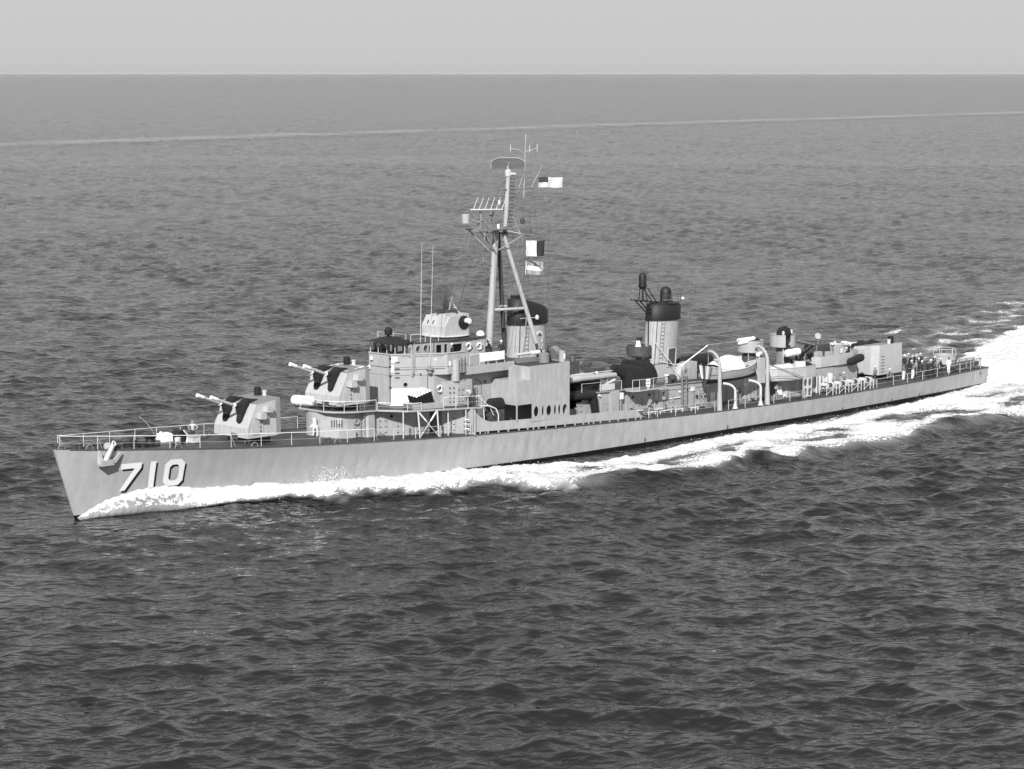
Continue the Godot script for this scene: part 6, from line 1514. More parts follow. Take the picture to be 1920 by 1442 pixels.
	# uptake casings at the foot of the after funnel, crane post
	var up := MB.new(); up.hexa([v3(67.4, 4.7, -1.5), v3(71.3, 4.6, -1.5), v3(71.3, 4.6, 1.5), v3(67.4, 4.7, 1.5)], [v3(67.6, 6.3, -1.2), v3(71.2, 6.2, -1.2), v3(71.2, 6.2, 1.2), v3(67.6, 6.3, 1.2)]); part(ship, "uptake_casing", up, M.house_grey)
	lump(ship, "covered_reel", [[v3(70.3, 5.3, 1.6), v3(70.7, 5.9, 1.5), 0.55, 0.5, null], [v3(69.9, 5.0, 1.7), v3(71.0, 5.0, 1.6), 0.4, 0.45, null]], 0.1, 0.15, M.house_grey)
	var cn := sub(ship, "cargo_boom")
	var p := MB.new()
	for s in [v3(68.6, 0, 3.6), v3(69.2, 0, 3.6), v3(68.9, 0, 3.2)]: p.tube(v3(s.x, deck_y(69), s.z), v3(s.x, 6.0, s.z), 0.045, -1, 6)
	for i in 10: p.tube(v3(68.6, 2.5 + 0.38 * i, 3.6), v3(69.2, 2.7 + 0.38 * i, 3.6), 0.025, -1, 4); p.tube(v3(68.6, 2.6 + 0.38 * i, 3.6), v3(68.9, 2.8 + 0.38 * i, 3.2), 0.025, -1, 4)
	part(cn, "lattice_post", p, M.mid_grey)
	var bm := MB.new(); bm.tube(v3(68.5, 6.4, 3.4), v3(70.9, 8.3, 4.7), 0.07, 0.05, 8); part(cn, "boom", bm, M.white_paint)
	var bw := MB.new(); bw.tube(v3(70.9, 8.35, 4.7), v3(79.5, 7.9, 2.4), 0.02, -1, 4); bw.tube(v3(67.5, 8.6, 1.0), v3(69.6, 5.0, 3.0), 0.035, -1, 5); bw.tube(v3(66.6, 7.0, 1.2), v3(71.6, 5.9, 1.5), 0.05, -1, 5); part(cn, "guy_wire", bw, M.pale_grey)
	lump(ship, "covered_boat_gear", [[v3(73.2, 6.0, -0.6), v3(77.0, 6.0, -0.6), 0.55, 0.65, null], [v3(73.6, 5.2, -0.6), v3(77.2, 5.2, -0.6), 0.6, 0.6, null]], 0.13, 0.2, M.dark_canvas)
	var lk := MB.new(); lk.box(72.0, 73.2, 4.6, 6.3, 0.4, 1.4); part(ship, "deck_cabinet", lk, M.house_grey)

func build_davits():
	for e in [[71.25, 1], [78.35, 2]]:
		var g := sub(ship, "boat_davit")
		var x: float = e[0]; var y := deck_y(x); var z := 5.95
		var b := MB.new(); b.tube(v3(x, y, z), v3(x - 0.02, y + 1.75, z), 0.27, 0.22, 14); part(g, "socket", b, M.house_grey)
		var m := MB.new()
		var pts := [v3(x - 0.02, y + 1.7, z), v3(x - 0.02, y + 4.1, z)]
		for i in 9: var a := PI * 0.55 * i / 8.0; pts.append(v3(x - 0.02 - 0.35 * (1 - cos(a)), y + 4.1 + 1.55 * sin(a), z - 0.95 * (1 - cos(a))))
		for i in pts.size() - 1: m.tube(pts[i], pts[i + 1], 0.19 - 0.009 * i, 0.181 - 0.009 * i, 12, i == pts.size() - 2)
		part(g, "arm", m, M.house_grey)
		var f := MB.new(); f.path([pts[-1], pts[-1] + v3(0, -1.3, 0)], 0.03, 5); part(g, "fall", f, M.rope)
		var bk := MB.new(); bk.lathe(pts[-1] + v3(0, -0.5, 0), [Vector2(0, 0), Vector2(0.12, 0.08), Vector2(0.12, 0.3), Vector2(0, 0.38)], 8); part(g, "block", bk, M.dark_grey)
		if e[1] == 2:
			var tr := MB.new(); tr.hexa([v3(x - 1.0, 4.2, 5.5), v3(x - 0.3, 4.2, 5.5), v3(x - 0.3, 4.2, 5.9), v3(x - 1.0, 4.2, 5.9)], [v3(x - 1.0, 6.6, 5.4), v3(x - 0.2, 6.6, 5.4), v3(x - 0.2, 6.6, 5.8), v3(x - 1.0, 6.6, 5.8)]); part(g, "boat_chock", tr, M.house_grey)
			var rl := MB.new(); rl.tube(v3(x - 0.6, 6.9, 5.2), v3(x + 1.0, 6.95, 4.6), 0.2, -1, 10); part(g, "canvas_roll", rl, M.white_canvas)
			var sh := MB.new(); sh.tube(v3(x + 0.3, 5.9, 5.8), v3(x + 6.0, 3.95, 5.5), 0.035, -1, 5); sh.tube(v3(x + 0.3, 6.0, 5.7), v3(x + 6.2, 4.1, 5.4), 0.025, -1, 5); part(g, "guy_spar", sh, M.dark_grey)
	for x in [73.6, 77.4]:
		var g := sub(ship, "small_davit"); var y := deck_y(x); var z := 5.9
		var b := MB.new(); b.lathe(v3(x, y, z), [Vector2(0.3, 0), Vector2(0.2, 0.25), Vector2(0.14, 0.5)], 10); part(g, "socket", b, M.pale_grey)
		var m := MB.new(); var pts := [v3(x, y + 0.3, z), v3(x, y + 1.7, z)]
		for i in 7: var a := PI * 0.5 * i / 6.0; pts.append(v3(x - 0.95 * (1 - cos(a)), y + 1.7 + 0.75 * sin(a), z - 0.75 * (1 - cos(a))))
		m.path(pts, 0.125, 8); part(g, "arm", m, M.pale_grey)

func build_whaleboat():
	var t := thing("whaleboat", "grey motor whaleboat with a white canvas canopy slung from the curved davits", "boat", v3(74.3, 4.75, 4.75))
	# own axes: x from stern (square transom, forward on the ship) to stem
	var L := 7.6
	var sheer := func(u: float) -> float: return 1.05 + 0.55 * pow(absf(u - 0.52) * 2.0, 2.0) * (1.0 if u > 0.5 else 0.95)
	var half := func(u: float) -> float: return 1.05 * pow(maxf(sin(PI * clampf(0.2 + 0.8 * u, 0, 1)), 0.0), 0.6) * (1.0 if u < 0.9 else 1.0)
	for piece in [["topsides", 0.3, 1.0, "gun_grey"], ["bottom", 0.0, 0.3, "black_paint"]]:  # bottom: dark bottom paint and the shade under the boat in one black
		var mb := MB.new(); mb.smooth(true)
		var n := 24; var r := 6
		for s in [1.0, -1.0]:
			var P := func(i: int, j: int) -> Vector3:
				var u := float(i) / n; var v: float = lerpf(piece[1], piece[2], float(j) / r)
				var hh: float = sheer.call(u)
				var w: float = half.call(u) * pow(v, 0.45)
				return Vector3(-L * 0.5 + L * u, -0.15 + (hh + 0.15) * v + (0.25 * pow(u, 6.0)) * (1 - v), s * w)
			for i in n:
				for j in r: mb.quad(P.call(i, j), P.call(i, j + 1), P.call(i + 1, j + 1), P.call(i + 1, j))
			for j in r:
				var a: Vector3 = P.call(0, j); var b: Vector3 = P.call(0, j + 1)
				mb.quad(a, b, v3(b.x, b.y, 0), v3(a.x, a.y, 0))
		part(t, piece[0], mb, M[piece[3]])
	var gw := MB.new()
	for s in [1.0, -1.0]:
		for i in 24:
			var u := i / 24.0; var u2 := (i + 1) / 24.0
			gw.tube(v3(-L * 0.5 + L * u, sheer.call(u), s * half.call(u)), v3(-L * 0.5 + L * u2, sheer.call(u2), s * half.call(u2)), 0.05, -1, 6, false)
	part(t, "gunwale", gw, M.pale_grey)
	var ins := MB.new()
	for i in 16:
		var u := i / 16.0; var u2 := (i + 1) / 16.0
		ins.quad(v3(-L * 0.5 + L * u, 0.75, -0.85 * half.call(u)), v3(-L * 0.5 + L * u2, 0.75, -0.85 * half.call(u2)), v3(-L * 0.5 + L * u2, 0.75, 0.85 * half.call(u2)), v3(-L * 0.5 + L * u, 0.75, 0.85 * half.call(u)))
	part(t, "bottom_boards", ins, M.dark_grey)
	for x in [-1.0, 0.8, 2.2]:
		var th := MB.new(); var u: float = (x + L * 0.5) / L; th.box(x - 0.12, x + 0.12, 0.95, 1.0, -half.call(u) * 0.95, half.call(u) * 0.95); part(t, "thwart", th, M.mid_grey)
	# canvas canopy stretched over hoops
	var cn := MB.new(); cn.smooth(true)
	for i in 12:
		for j in 10:
			var p := []
			for e in [[i, j], [i + 1, j], [i + 1, j + 1], [i, j + 1]]:
				var u: float = e[0] / 12.0; var a: float = PI * e[1] / 10.0
				var x: float = -2.7 + 3.7 * u
				var top: float = 1.15 + 1.45 * pow(sin(PI * clampf(0.12 + 0.72 * u, 0, 1)), 0.55) * (0.62 + 0.38 * u) - 0.55 * pow(u, 8.0) + 0.04 * sin(14.0 * u)
				p.append(v3(x + 0.25 * sin(a) * u, 1.05 + (top - 1.05) * pow(sin(a), 0.55), half.call((x + L * 0.5) / L) * 1.02 * cos(a)))
			cn.quad(p[0], p[1], p[2], p[3])
	part(t, "canopy", cn, M.white_canvas)
	var eng := MB.new(); eng.box(1.3, 2.3, 0.75, 1.2, -0.4, 0.4); part(t, "engine_box", eng, M.mid_grey)
	var ru := MB.new(); ru.box(-L * 0.5 - 0.06, -L * 0.5 - 0.01, -0.3, 1.1, -0.05, 0.05); part(t, "rudder", ru, M.dark_grey)

func build_after_structures():
	# house under the after gun tubs
	var h := sub(ship, "after_gun_house")
	var dk := func(x, z): return deck_y(x) - 0.1
	var b := MB.new(); b.prism(mirror([Vector2(76.2, 0), Vector2(76.2, 1.9), Vector2(78.25, 3.15), Vector2(80.3, 3.1), Vector2(80.3, 2.4), Vector2(83.4, 2.4), Vector2(83.4, 3.2), Vector2(84.1, 3.8), Vector2(89.2, 3.6), Vector2(97.0, 2.6), Vector2(97.0, 0)]), dk, 4.38); part(h, "wall", b, M.house_grey)
	var cv := MB.new(); cv.prism(mirror([Vector2(76.2, 0), Vector2(76.2, 1.9), Vector2(78.25, 3.15), Vector2(80.3, 3.1), Vector2(83.4, 3.3), Vector2(89.2, 3.6), Vector2(97.0, 2.9), Vector2(97.0, 0)]), 4.38, 4.42); part(h, "roof_covering", cv, M.deck_grey)
	var st := MB.new(); st.box(78.2, 78.3, deck_y(78), 4.35, 3.1, 3.22); part(h, "corner_post", st, M.pale_grey)
	disc_on(h, "wall_lamp", v3(78.2, 3.75, 3.2), v3(-0.3, 0, 1).normalized(), 0.13, 0.15, M.white_paint, 10)
	var nb := MB.new(); nb.box(79.4, 79.9, 3.75, 4.1, 3.0, 3.2); part(h, "notice_plate", nb, M.white_paint)
	for x in [86.4, 88.0]:
		var d := MB.new(); d.box(x, x + 0.65, 2.1, 3.9, 3.5, 3.82); part(h, "door", d, M.house_grey)
	var vp := MB.new()
	for i in 4: vp.tube(v3(88.6 + 0.55 * i, 2.0, 3.9), v3(88.6 + 0.55 * i, 3.8 - 0.1 * i, 3.9), 0.1 + 0.03 * (i % 2), -1, 8)
	part(h, "vent_pipe", vp, M.pale_grey)
	for e in [[90.4, 2.9, 0.15, 0.35], [91.2, 3.2, 0.2, 0.5]]:
		var q := MB.new(); q.box(e[0], e[0] + 2 * e[2], e[1] - e[3], e[1] + e[3], 3.3, 3.6); part(h, "notice_plate", q, M.white_paint)
	# three-inch gun tub overhanging the side
	for s in [1.0, -1.0]:
		var g := sub(ship, "gun_tub")
		var line := [Vector2(80.0, 2.2), Vector2(80.4, 3.6), Vector2(81.6, 4.6), Vector2(83.2, 5.15), Vector2(85.2, 5.3), Vector2(87.0, 5.05), Vector2(87.8, 4.3), Vector2(88.0, 3.2)]
		var pl := []
		for q in line: pl.append(Vector2(q.x, q.y * s))
		var w := MB.new(); wall(w, pl, 3.95, 5.1, 0.05 * s); part(g, "shield", w, M.gun_grey)
		var fl := pl.duplicate(); var f := MB.new(); f.prism(fl, 3.9, 4.0); part(g, "floor", f, M.house_grey)
		var rim := MB.new()
		for i in pl.size() - 1: rim.tube(v3(pl[i].x, 5.1, pl[i].y), v3(pl[i + 1].x, 5.1, pl[i + 1].y), 0.045, -1, 5)
		part(g, "rim", rim, M.gun_grey)
		if s > 0:
			lump(g, "canvas_cover", [[v3(82.4, 4.6, 3.6), v3(84.2, 4.7, 3.8), 0.75, 0.7, null]], 0.13, 0.2, M.pale_grey)
			var mt := MB.new(); mt.lathe(v3(86.2, 4.0, 3.8), [Vector2(0.7, 0), Vector2(0.6, 0.6), Vector2(0.5, 0.9), Vector2(0, 0.95)], 16); part(g, "gun_stand", mt, M.house_grey)
			var shd := MB.new(); shd.smooth(true)
			for i in 12:
				for j in 8:
					var p := []
					for e in [[i, j], [i + 1, j], [i + 1, j + 1], [i, j + 1]]:
						var a: float = PI * (0.1 + 0.8 * e[0] / 12.0); var v: float = e[1] / 8.0
						p.append(v3(86.1 - 0.95 * sin(a) * (1 - 0.3 * v), 4.2 + 1.3 * v, 3.9 + 0.95 * cos(a) * (1 - 0.25 * v)))
					shd.quad(p[0], p[1], p[2], p[3])
			part(g, "gun_shield", shd, M.pale_grey)
			lump(g, "canvas_cover", [[v3(86.6, 4.9, 4.1), v3(87.3, 4.6, 4.3), 0.5, 0.45, null]], 0.1, 0.15, M.dark_canvas)
	# director drums on the centreline
	var t1 = tub(ship, "director_tub", v3(82.9, 6.3, 0), 1.3, 1.2, M.deck_grey, M.house_grey)
	var sk := MB.new(); sk.tube(v3(0, -2.0, 0), v3(0, 0, 0), 0.9, 0.8, 16); part(t1, "stand", sk, M.dark_grey)
	for a in [0.6, 1.6, 2.6]: 
		var q := MB.new(); q.tube(v3(1.1 * cos(a), -1.9, 1.1 * sin(a)), v3(1.2 * cos(a), 0, 1.2 * sin(a)), 0.06, -1, 6); part(t1, "leg", q, M.house_grey)
	lump(t1, "canvas_cover", [[v3(-1.2, 1.2, 0.0), v3(0.2, 1.35, 0.2), 0.2, 0.22, null], [v3(-1.3, 0.95, -0.3), v3(-1.25, 1.15, 0.5), 0.22, 0.2, null], [v3(-0.9, 1.15, -0.8), v3(0.6, 1.25, -0.5), 0.2, 0.2, null]], 0.09, 0.2, M.white_canvas)
	lump(t1, "director_hood", [[v3(0.3, 0.9, 0.2), v3(0.7, 1.0, 0.3), 0.4, 0.35, null]], 0.09, 0.1, M.dark_canvas)
	var ld := MB.new()
	for i in 5: ld.tube(v3(-0.5, 0.15 + 0.2 * i, 1.25), v3(0.1, 0.15 + 0.2 * i, 1.35), 0.03, -1, 5)
	part(t1, "grab_rail", ld, M.mid_grey)
	var t2 = tub(ship, "director_tub", v3(88.0, 6.42, 0), 1.3, 1.25, M.deck_grey, M.house_grey, 28, [8, 9])
	var s2 := MB.new(); s2.tube(v3(0, -2.1, 0), v3(0, 0, 0), 0.75, 0.65, 16); part(t2, "stand", s2, M.mid_grey)
	for a in [0.7, 1.5, 2.4]: 
		var q := MB.new(); q.tube(v3(1.5 * cos(a), -2.1, 1.5 * sin(a)), v3(0.9 * cos(a), -0.05, 0.9 * sin(a)), 0.09, -1, 6); part(t2, "leg", q, M.house_grey)
	lump(t2, "director_hood", [[v3(-0.2, 1.25, 0.1), v3(0.35, 1.35, 0.0), 0.62, 0.6, null], [v3(-0.1, 1.6, 0), v3(0.3, 1.65, 0), 0.45, 0.45, null]], 0.1, 0.2, M.dark_canvas)
	for e in [v3(-0.8, 1.25, 0.7), v3(1.0, 1.25, 0.3), v3(1.1, 1.5, -0.3)]:
		var q := MB.new(); q.lathe(e, [Vector2(0.1, 0), Vector2(0.15, 0.15), Vector2(0.12, 0.4), Vector2(0, 0.45)], 8); part(t2, "sight", q, M.pale_grey)
	# after gun position with crew
	var ag := sub(ship, "after_gun_position")
	var line := [Vector2(97.4, -2.6), Vector2(98.3, -1.0), Vector2(98.4, 0.8), Vector2(97.6, 2.2), Vector2(95.7, 2.95), Vector2(93.0, 3.25), Vector2(90.0, 3.3), Vector2(89.0, 2.9)]
	var w := MB.new(); wall(w, line, 4.4, 5.5, 0.05); part(ag, "shield", w, M.gun_grey)
	var fp := MB.new(); fp.prism(line + [Vector2(89.0, -2.9)], 4.3, 4.45); part(ag, "floor", fp, M.deck_grey)
	var gb := MB.new(); gb.lathe(v3(93.5, 4.45, 0), [Vector2(1.2, 0), Vector2(1.1, 0.7), Vector2(0.7, 1.1), Vector2(0, 1.2)], 18); gb.box(92.6, 94.6, 5.3, 6.3, -0.9, 0.9); part(ag, "gun_body", gb, M.dark_grey)
	for s in [0.35, -0.35]:
		var q := MB.new(); q.tube(v3(92.8, 6.2, s), v3(89.8, 6.9, s), 0.1, 0.08, 8); part(ag, "barrel", q, M.mid_grey)
	var dsk := MB.new(); dsk.tube(v3(93.5, 6.2, 0.2), v3(93.35, 7.1, 0.25), 0.1, 0.07, 8); part(ag, "dish_stalk", dsk, M.mid_grey)
	disc_on(ag, "gun_radar_dish", v3(93.3, 7.1, 0.3), Vector3(-0.5, 0.3, 0.8).normalized(), 0.32, 0.06, M.house_grey, 20)
	var bx := MB.new(); bx.box(93.9, 94.7, 4.5, 6.2, 1.9, 2.6); part(ag, "ammunition_locker", bx, M.house_grey)
	var lp := MB.new(); lp.box(94.15, 94.45, 5.5, 5.95, 2.61, 2.66); part(ag, "locker_plate", lp, M.white_paint)
	for e in [[90.3, 5.5, 2.7], [91.8, 5.4, 2.9]]:
		var q := MB.new(); q.box(e[0], e[0] + 0.75, 4.5, e[1] + 0.4, e[2] - 0.5, e[2]); part(ag, "ready_box", q, M.house_grey)
	lump(ag, "hung_net", [[v3(94.8, 4.6, 3.4), v3(97.4, 4.75, 2.7), 0.4, 0.42, null]], 0.1, 0.1, M.dark_canvas)
	var rng2 := RandomNumberGenerator.new(); rng2.seed = 12
	for i in 10:
		var c := v3(90.2 + 6.0 * rng2.randf(), 4.5, -1.5 + 3.4 * rng2.randf()); var q := MB.new(); q.box(c.x, c.x + 0.5, c.y, c.y + 0.6 + 0.8 * rng2.randf(), c.z, c.z + 0.5); part(ag, "ready_box", q, [M.dark_grey, M.mid_grey, M.black_paint][i % 3])
	# pierced screen at the deck edge
	var sc := sub(ship, "pierced_screen")
	var pp := MB.new(); var x0 := 84.6; var yb := deck_y(85) + 0.15
	for i in 2:
		for j in 2: panel_with_hole(pp, x0 + 0.68 * i, x0 + 0.68 * (i + 1), yb + 0.95 * j, yb + 0.95 * (j + 1), x0 + 0.68 * (i + 0.5), yb + 0.95 * (j + 0.5), 0.26, 0.4, 5.42, 0.06)
	part(sc, "plate", pp, M.pale_grey)
	for x in [84.62, 85.28, 85.94]: 
		var q := MB.new(); q.box(x - 0.035, x + 0.035, deck_y(85), yb + 1.95, 5.30, 5.36); part(sc, "stiffener", q, M.house_grey)
	# racks of depth charges along the edge
	for i in 4:
		var g := sub(ship, "depth_charge_rack", v3(88.3 + 2.05 * i, deck_y(90), 5.25))
		for q in [v3(0, 0, 0.2), v3(1.55, 0, 0.2), v3(0.8, 0, 0.35), v3(0, 0, -0.7), v3(1.55, 0, -0.7)]:
			var p := MB.new(); p.tube(q, q + v3(0, 1.0, 0), 0.045, -1, 6); part(g, "frame_post", p, M.pale_grey)
		var fr := MB.new(); fr.tube(v3(-0.1, 0.72, 0.2), v3(1.65, 0.72, 0.2), 0.04, -1, 6); fr.tube(v3(-0.1, 0.72, -0.7), v3(1.65, 0.72, -0.7), 0.04, -1, 6); fr.tube(v3(0, 0.1, 0.2), v3(0.8, 0.6, 0.3), 0.03, -1, 5); fr.tube(v3(1.55, 0.1, 0.2), v3(0.8, 0.6, 0.3), 0.03, -1, 5); fr.tube(v3(0, 0.95, 0.2), v3(0, 0.95, -0.7), 0.03, -1, 5); fr.tube(v3(1.55, 0.95, 0.2), v3(1.55, 0.95, -0.7), 0.03, -1, 5); part(g, "frame", fr, M.pale_grey)
		for k in 3:
			var c := MB.new(); c.tube(v3(0.28 + 0.5 * k, 0.98, -0.62), v3(0.28 + 0.5 * k, 0.98, 0.12), 0.225, -1, 12); part(g, "depth_charge", c, M.dark_grey if k % 2 else M.pale_grey)
	# the usual clutter of lockers, vents and reels on the after deck and house top
	var cl := RandomNumberGenerator.new(); cl.seed = 41
	for i in 46:
		var q := MB.new(); var x := cl.randf_range(60.5, 98.5)
		var on_top := i % 2 == 0
		var z := cl.randf_range(-2.4, 2.6) if on_top else cl.randf_range(3.3, 3.8)
		if x > 78.0 and x < 89.5 and not on_top: z = 4.2; x = 80.0 + (x - 78.0) * 0.25
		var y := (deck02(x) + 0.07 if x < 74.7 else 4.42) if on_top else deck_y(x)
		if on_top and x > 66.0 and x < 72.5: z = signf(z) * 2.2
		var hh := cl.randf_range(0.35, 1.05)
		match i % 4:
			0: q.lathe(v3(x, y, z), [Vector2(0.14, 0), Vector2(0.14, hh), Vector2(0.28, hh), Vector2(0.24, hh + 0.16), Vector2(0, hh + 0.2)], 12); part(ship, "mushroom_vent", q, M.pale_grey)
			1: q.box(x - 0.3, x + 0.3, y, y + 0.3 + 0.3 * hh, z - 0.18, z + 0.18); part(ship, "deck_locker", q, M.mid_grey)
			2: q.tube(v3(x - 0.35, y + 0.42, z), v3(x + 0.35, y + 0.42, z), 0.36, -1, 14); q.box(x - 0.45, x - 0.36, y, y + 0.6, z - 0.3, z + 0.3); q.box(x + 0.36, x + 0.45, y, y + 0.6, z - 0.3, z + 0.3); part(ship, "line_reel", q, M.dark_grey)
			3: q.tube(v3(x, y, z), v3(x, y + hh + 0.5, z), 0.1, -1, 8); q.tube(v3(x, y + hh + 0.5, z), v3(x - 0.3, y + hh + 0.55, z + 0.2), 0.14, 0.18, 8); part(ship, "cowl_vent", q, M.mid_grey)
	for i in 34:
		var q := MB.new(); var x := cl.randf_range(51.5, 66.0) if i % 3 == 0 else cl.randf_range(72.0, 97.0)
		var z := cl.randf_range(-2.6, 1.8); var y: float = (6.5 if x < 60.5 else deck02(x) + 0.07) if x < 74.7 else 4.42
		var hh := cl.randf_range(0.4, 1.5)
		match i % 3:
			0: q.box(x - 0.3, x + 0.35, y, y + hh * 0.7, z - 0.3, z + 0.3); part(ship, "ready_service_box", q, M.dark_grey)
			1: q.tube(v3(x, y, z), v3(x + 0.1, y + hh, z), 0.16, -1, 10); q.box(x - 0.25, x + 0.3, y + hh * 0.6, y + hh * 0.9, z - 0.2, z + 0.2); part(ship, "covered_instrument", q, M.black_paint)
			2: q.tube(v3(x - 0.5, y + 0.3, z), v3(x + 0.5, y + 0.3, z), 0.26, -1, 12); q.tube(v3(x - 0.3, y, z), v3(x - 0.1, y + hh + 0.6, z), 0.05, -1, 6); part(ship, "deck_winch", q, M.mid_grey)
	# gun mount aft, small tub and rack at the stern
	var st2 = tub(ship, "stern_tub", v3(114.4, 2.55, 1.2), 1.25, 0.95, M.deck_grey, M.house_grey)
	var pd := MB.new(); pd.tube(v3(0, -0.6, 0), v3(0, 0, 0), 0.5, 0.6, 12); part(st2, "stand", pd, M.mid_grey)
	for a in [0.2, 1.0, 1.8, 2.8, 3.9, 5.2]: 
		var q := MB.new(); q.tube(v3(1.2 * cos(a), 0.9, 1.2 * sin(a)), v3(1.2 * cos(a), 1.7, 1.2 * sin(a)), 0.03, -1, 5); part(st2, "post", q, M.pale_grey)
	var r2 := MB.new()
	for i in 20: r2.tube(v3(1.2 * cos(TAU * i / 20), 1.65, 1.2 * sin(TAU * i / 20)), v3(1.2 * cos(TAU * (i + 1) / 20), 1.65, 1.2 * sin(TAU * (i + 1) / 20)), 0.03, -1, 5)
	part(st2, "rail", r2, M.pale_grey)
	var rk := sub(ship, "stern_rack")
	var rb := MB.new(); rb.box(114.0, 118.2, 2.05, 2.15, 2.4, 3.4); rb.box(114.0, 118.2, 2.95, 3.03, 2.4, 2.5); rb.box(114.0, 118.2, 2.95, 3.03, 3.3, 3.4)
	for x in [114.1, 115.4, 116.7, 118.0]: rb.box(x, x + 0.1, 2.05, 3.0, 3.3, 3.4); rb.box(x, x + 0.1, 2.05, 3.0, 2.4, 2.5)
	part(rk, "frame", rb, M.mid_grey)
	for i in 6:
		var c := MB.new(); c.tube(v3(114.5 + 0.62 * i, 2.5, 2.5), v3(114.5 + 0.62 * i, 2.5, 3.3), 0.29, -1, 12); part(rk, "depth_charge", c, M.dark_grey)
	for e in [[116.2, 1.0], [117.6, -0.6], [112.3, -2.0]]:
		var q := MB.new(); q.tube(v3(e[0], 2.0, e[1]), v3(e[0], 2.75, e[1]), 0.2, 0.2, 10); q.tube(v3(e[0] + 0.45, 2.0, e[1]), v3(e[0] + 0.45, 2.75, e[1]), 0.2, 0.2, 10); part(ship, "bollard", q, M.dark_grey)
	ring_on(ship, "chain_sheave", v3(117.0, 2.75, 0.6), Vector3(-0.6, 0, 0.8), 0.36, 0.09, M.dark_grey)
	disc_on(ship, "sheave_disc", v3(117.0, 2.75, 0.6), Vector3(-0.6, 0, 0.8), 0.25, 0.02, M.white_paint)
	var reel := MB.new(); reel.tube(v3(112.6, 2.55, 3.2), v3(112.6, 2.55, 4.2), 0.35, -1, 14); part(ship, "hose_reel", reel, M.dark_grey)
	for i in 6:
		var q := MB.new(); q.tube(v3(107.5 + 0.62 * i, 2.3, -3.9), v3(107.5 + 0.62 * i, 2.3, -3.1), 0.3, -1, 10); part(ship, "smoke_float", q, M.dark_grey if i % 2 else M.black_paint)
	for i in 5:
		var q := MB.new(); var c := v3(107.0 + 1.4 * i, 2.0, -4.3); q.lathe(c, [Vector2(0.25, 0), Vector2(0.25, 0.8), Vector2(0, 0.85)], 10); part(ship, "deck_ventilator", q, M.pale_grey)
	var mk := MB.new()
	for e in [[115.9, 0.0], [116.4, 0.0]]: 
		var za := side_z(e[0], 1.7); mk.hexa([v3(e[0] + 0.45, 0.7, side_z(e[0] + 0.45, 0.7)), v3(e[0] + 0.53, 0.7, side_z(e[0] + 0.5, 0.7)), v3(e[0] + 0.53, 0.7, side_z(e[0] + 0.5, 0.7) + 0.03), v3(e[0] + 0.45, 0.7, side_z(e[0] + 0.45, 0.7) + 0.03)], [v3(e[0], 1.8, za), v3(e[0] + 0.08, 1.8, za), v3(e[0] + 0.08, 1.8, za + 0.03), v3(e[0], 1.8, za + 0.03)])
	part(ship, "propeller_guard_mark", mk, M.pale_grey)

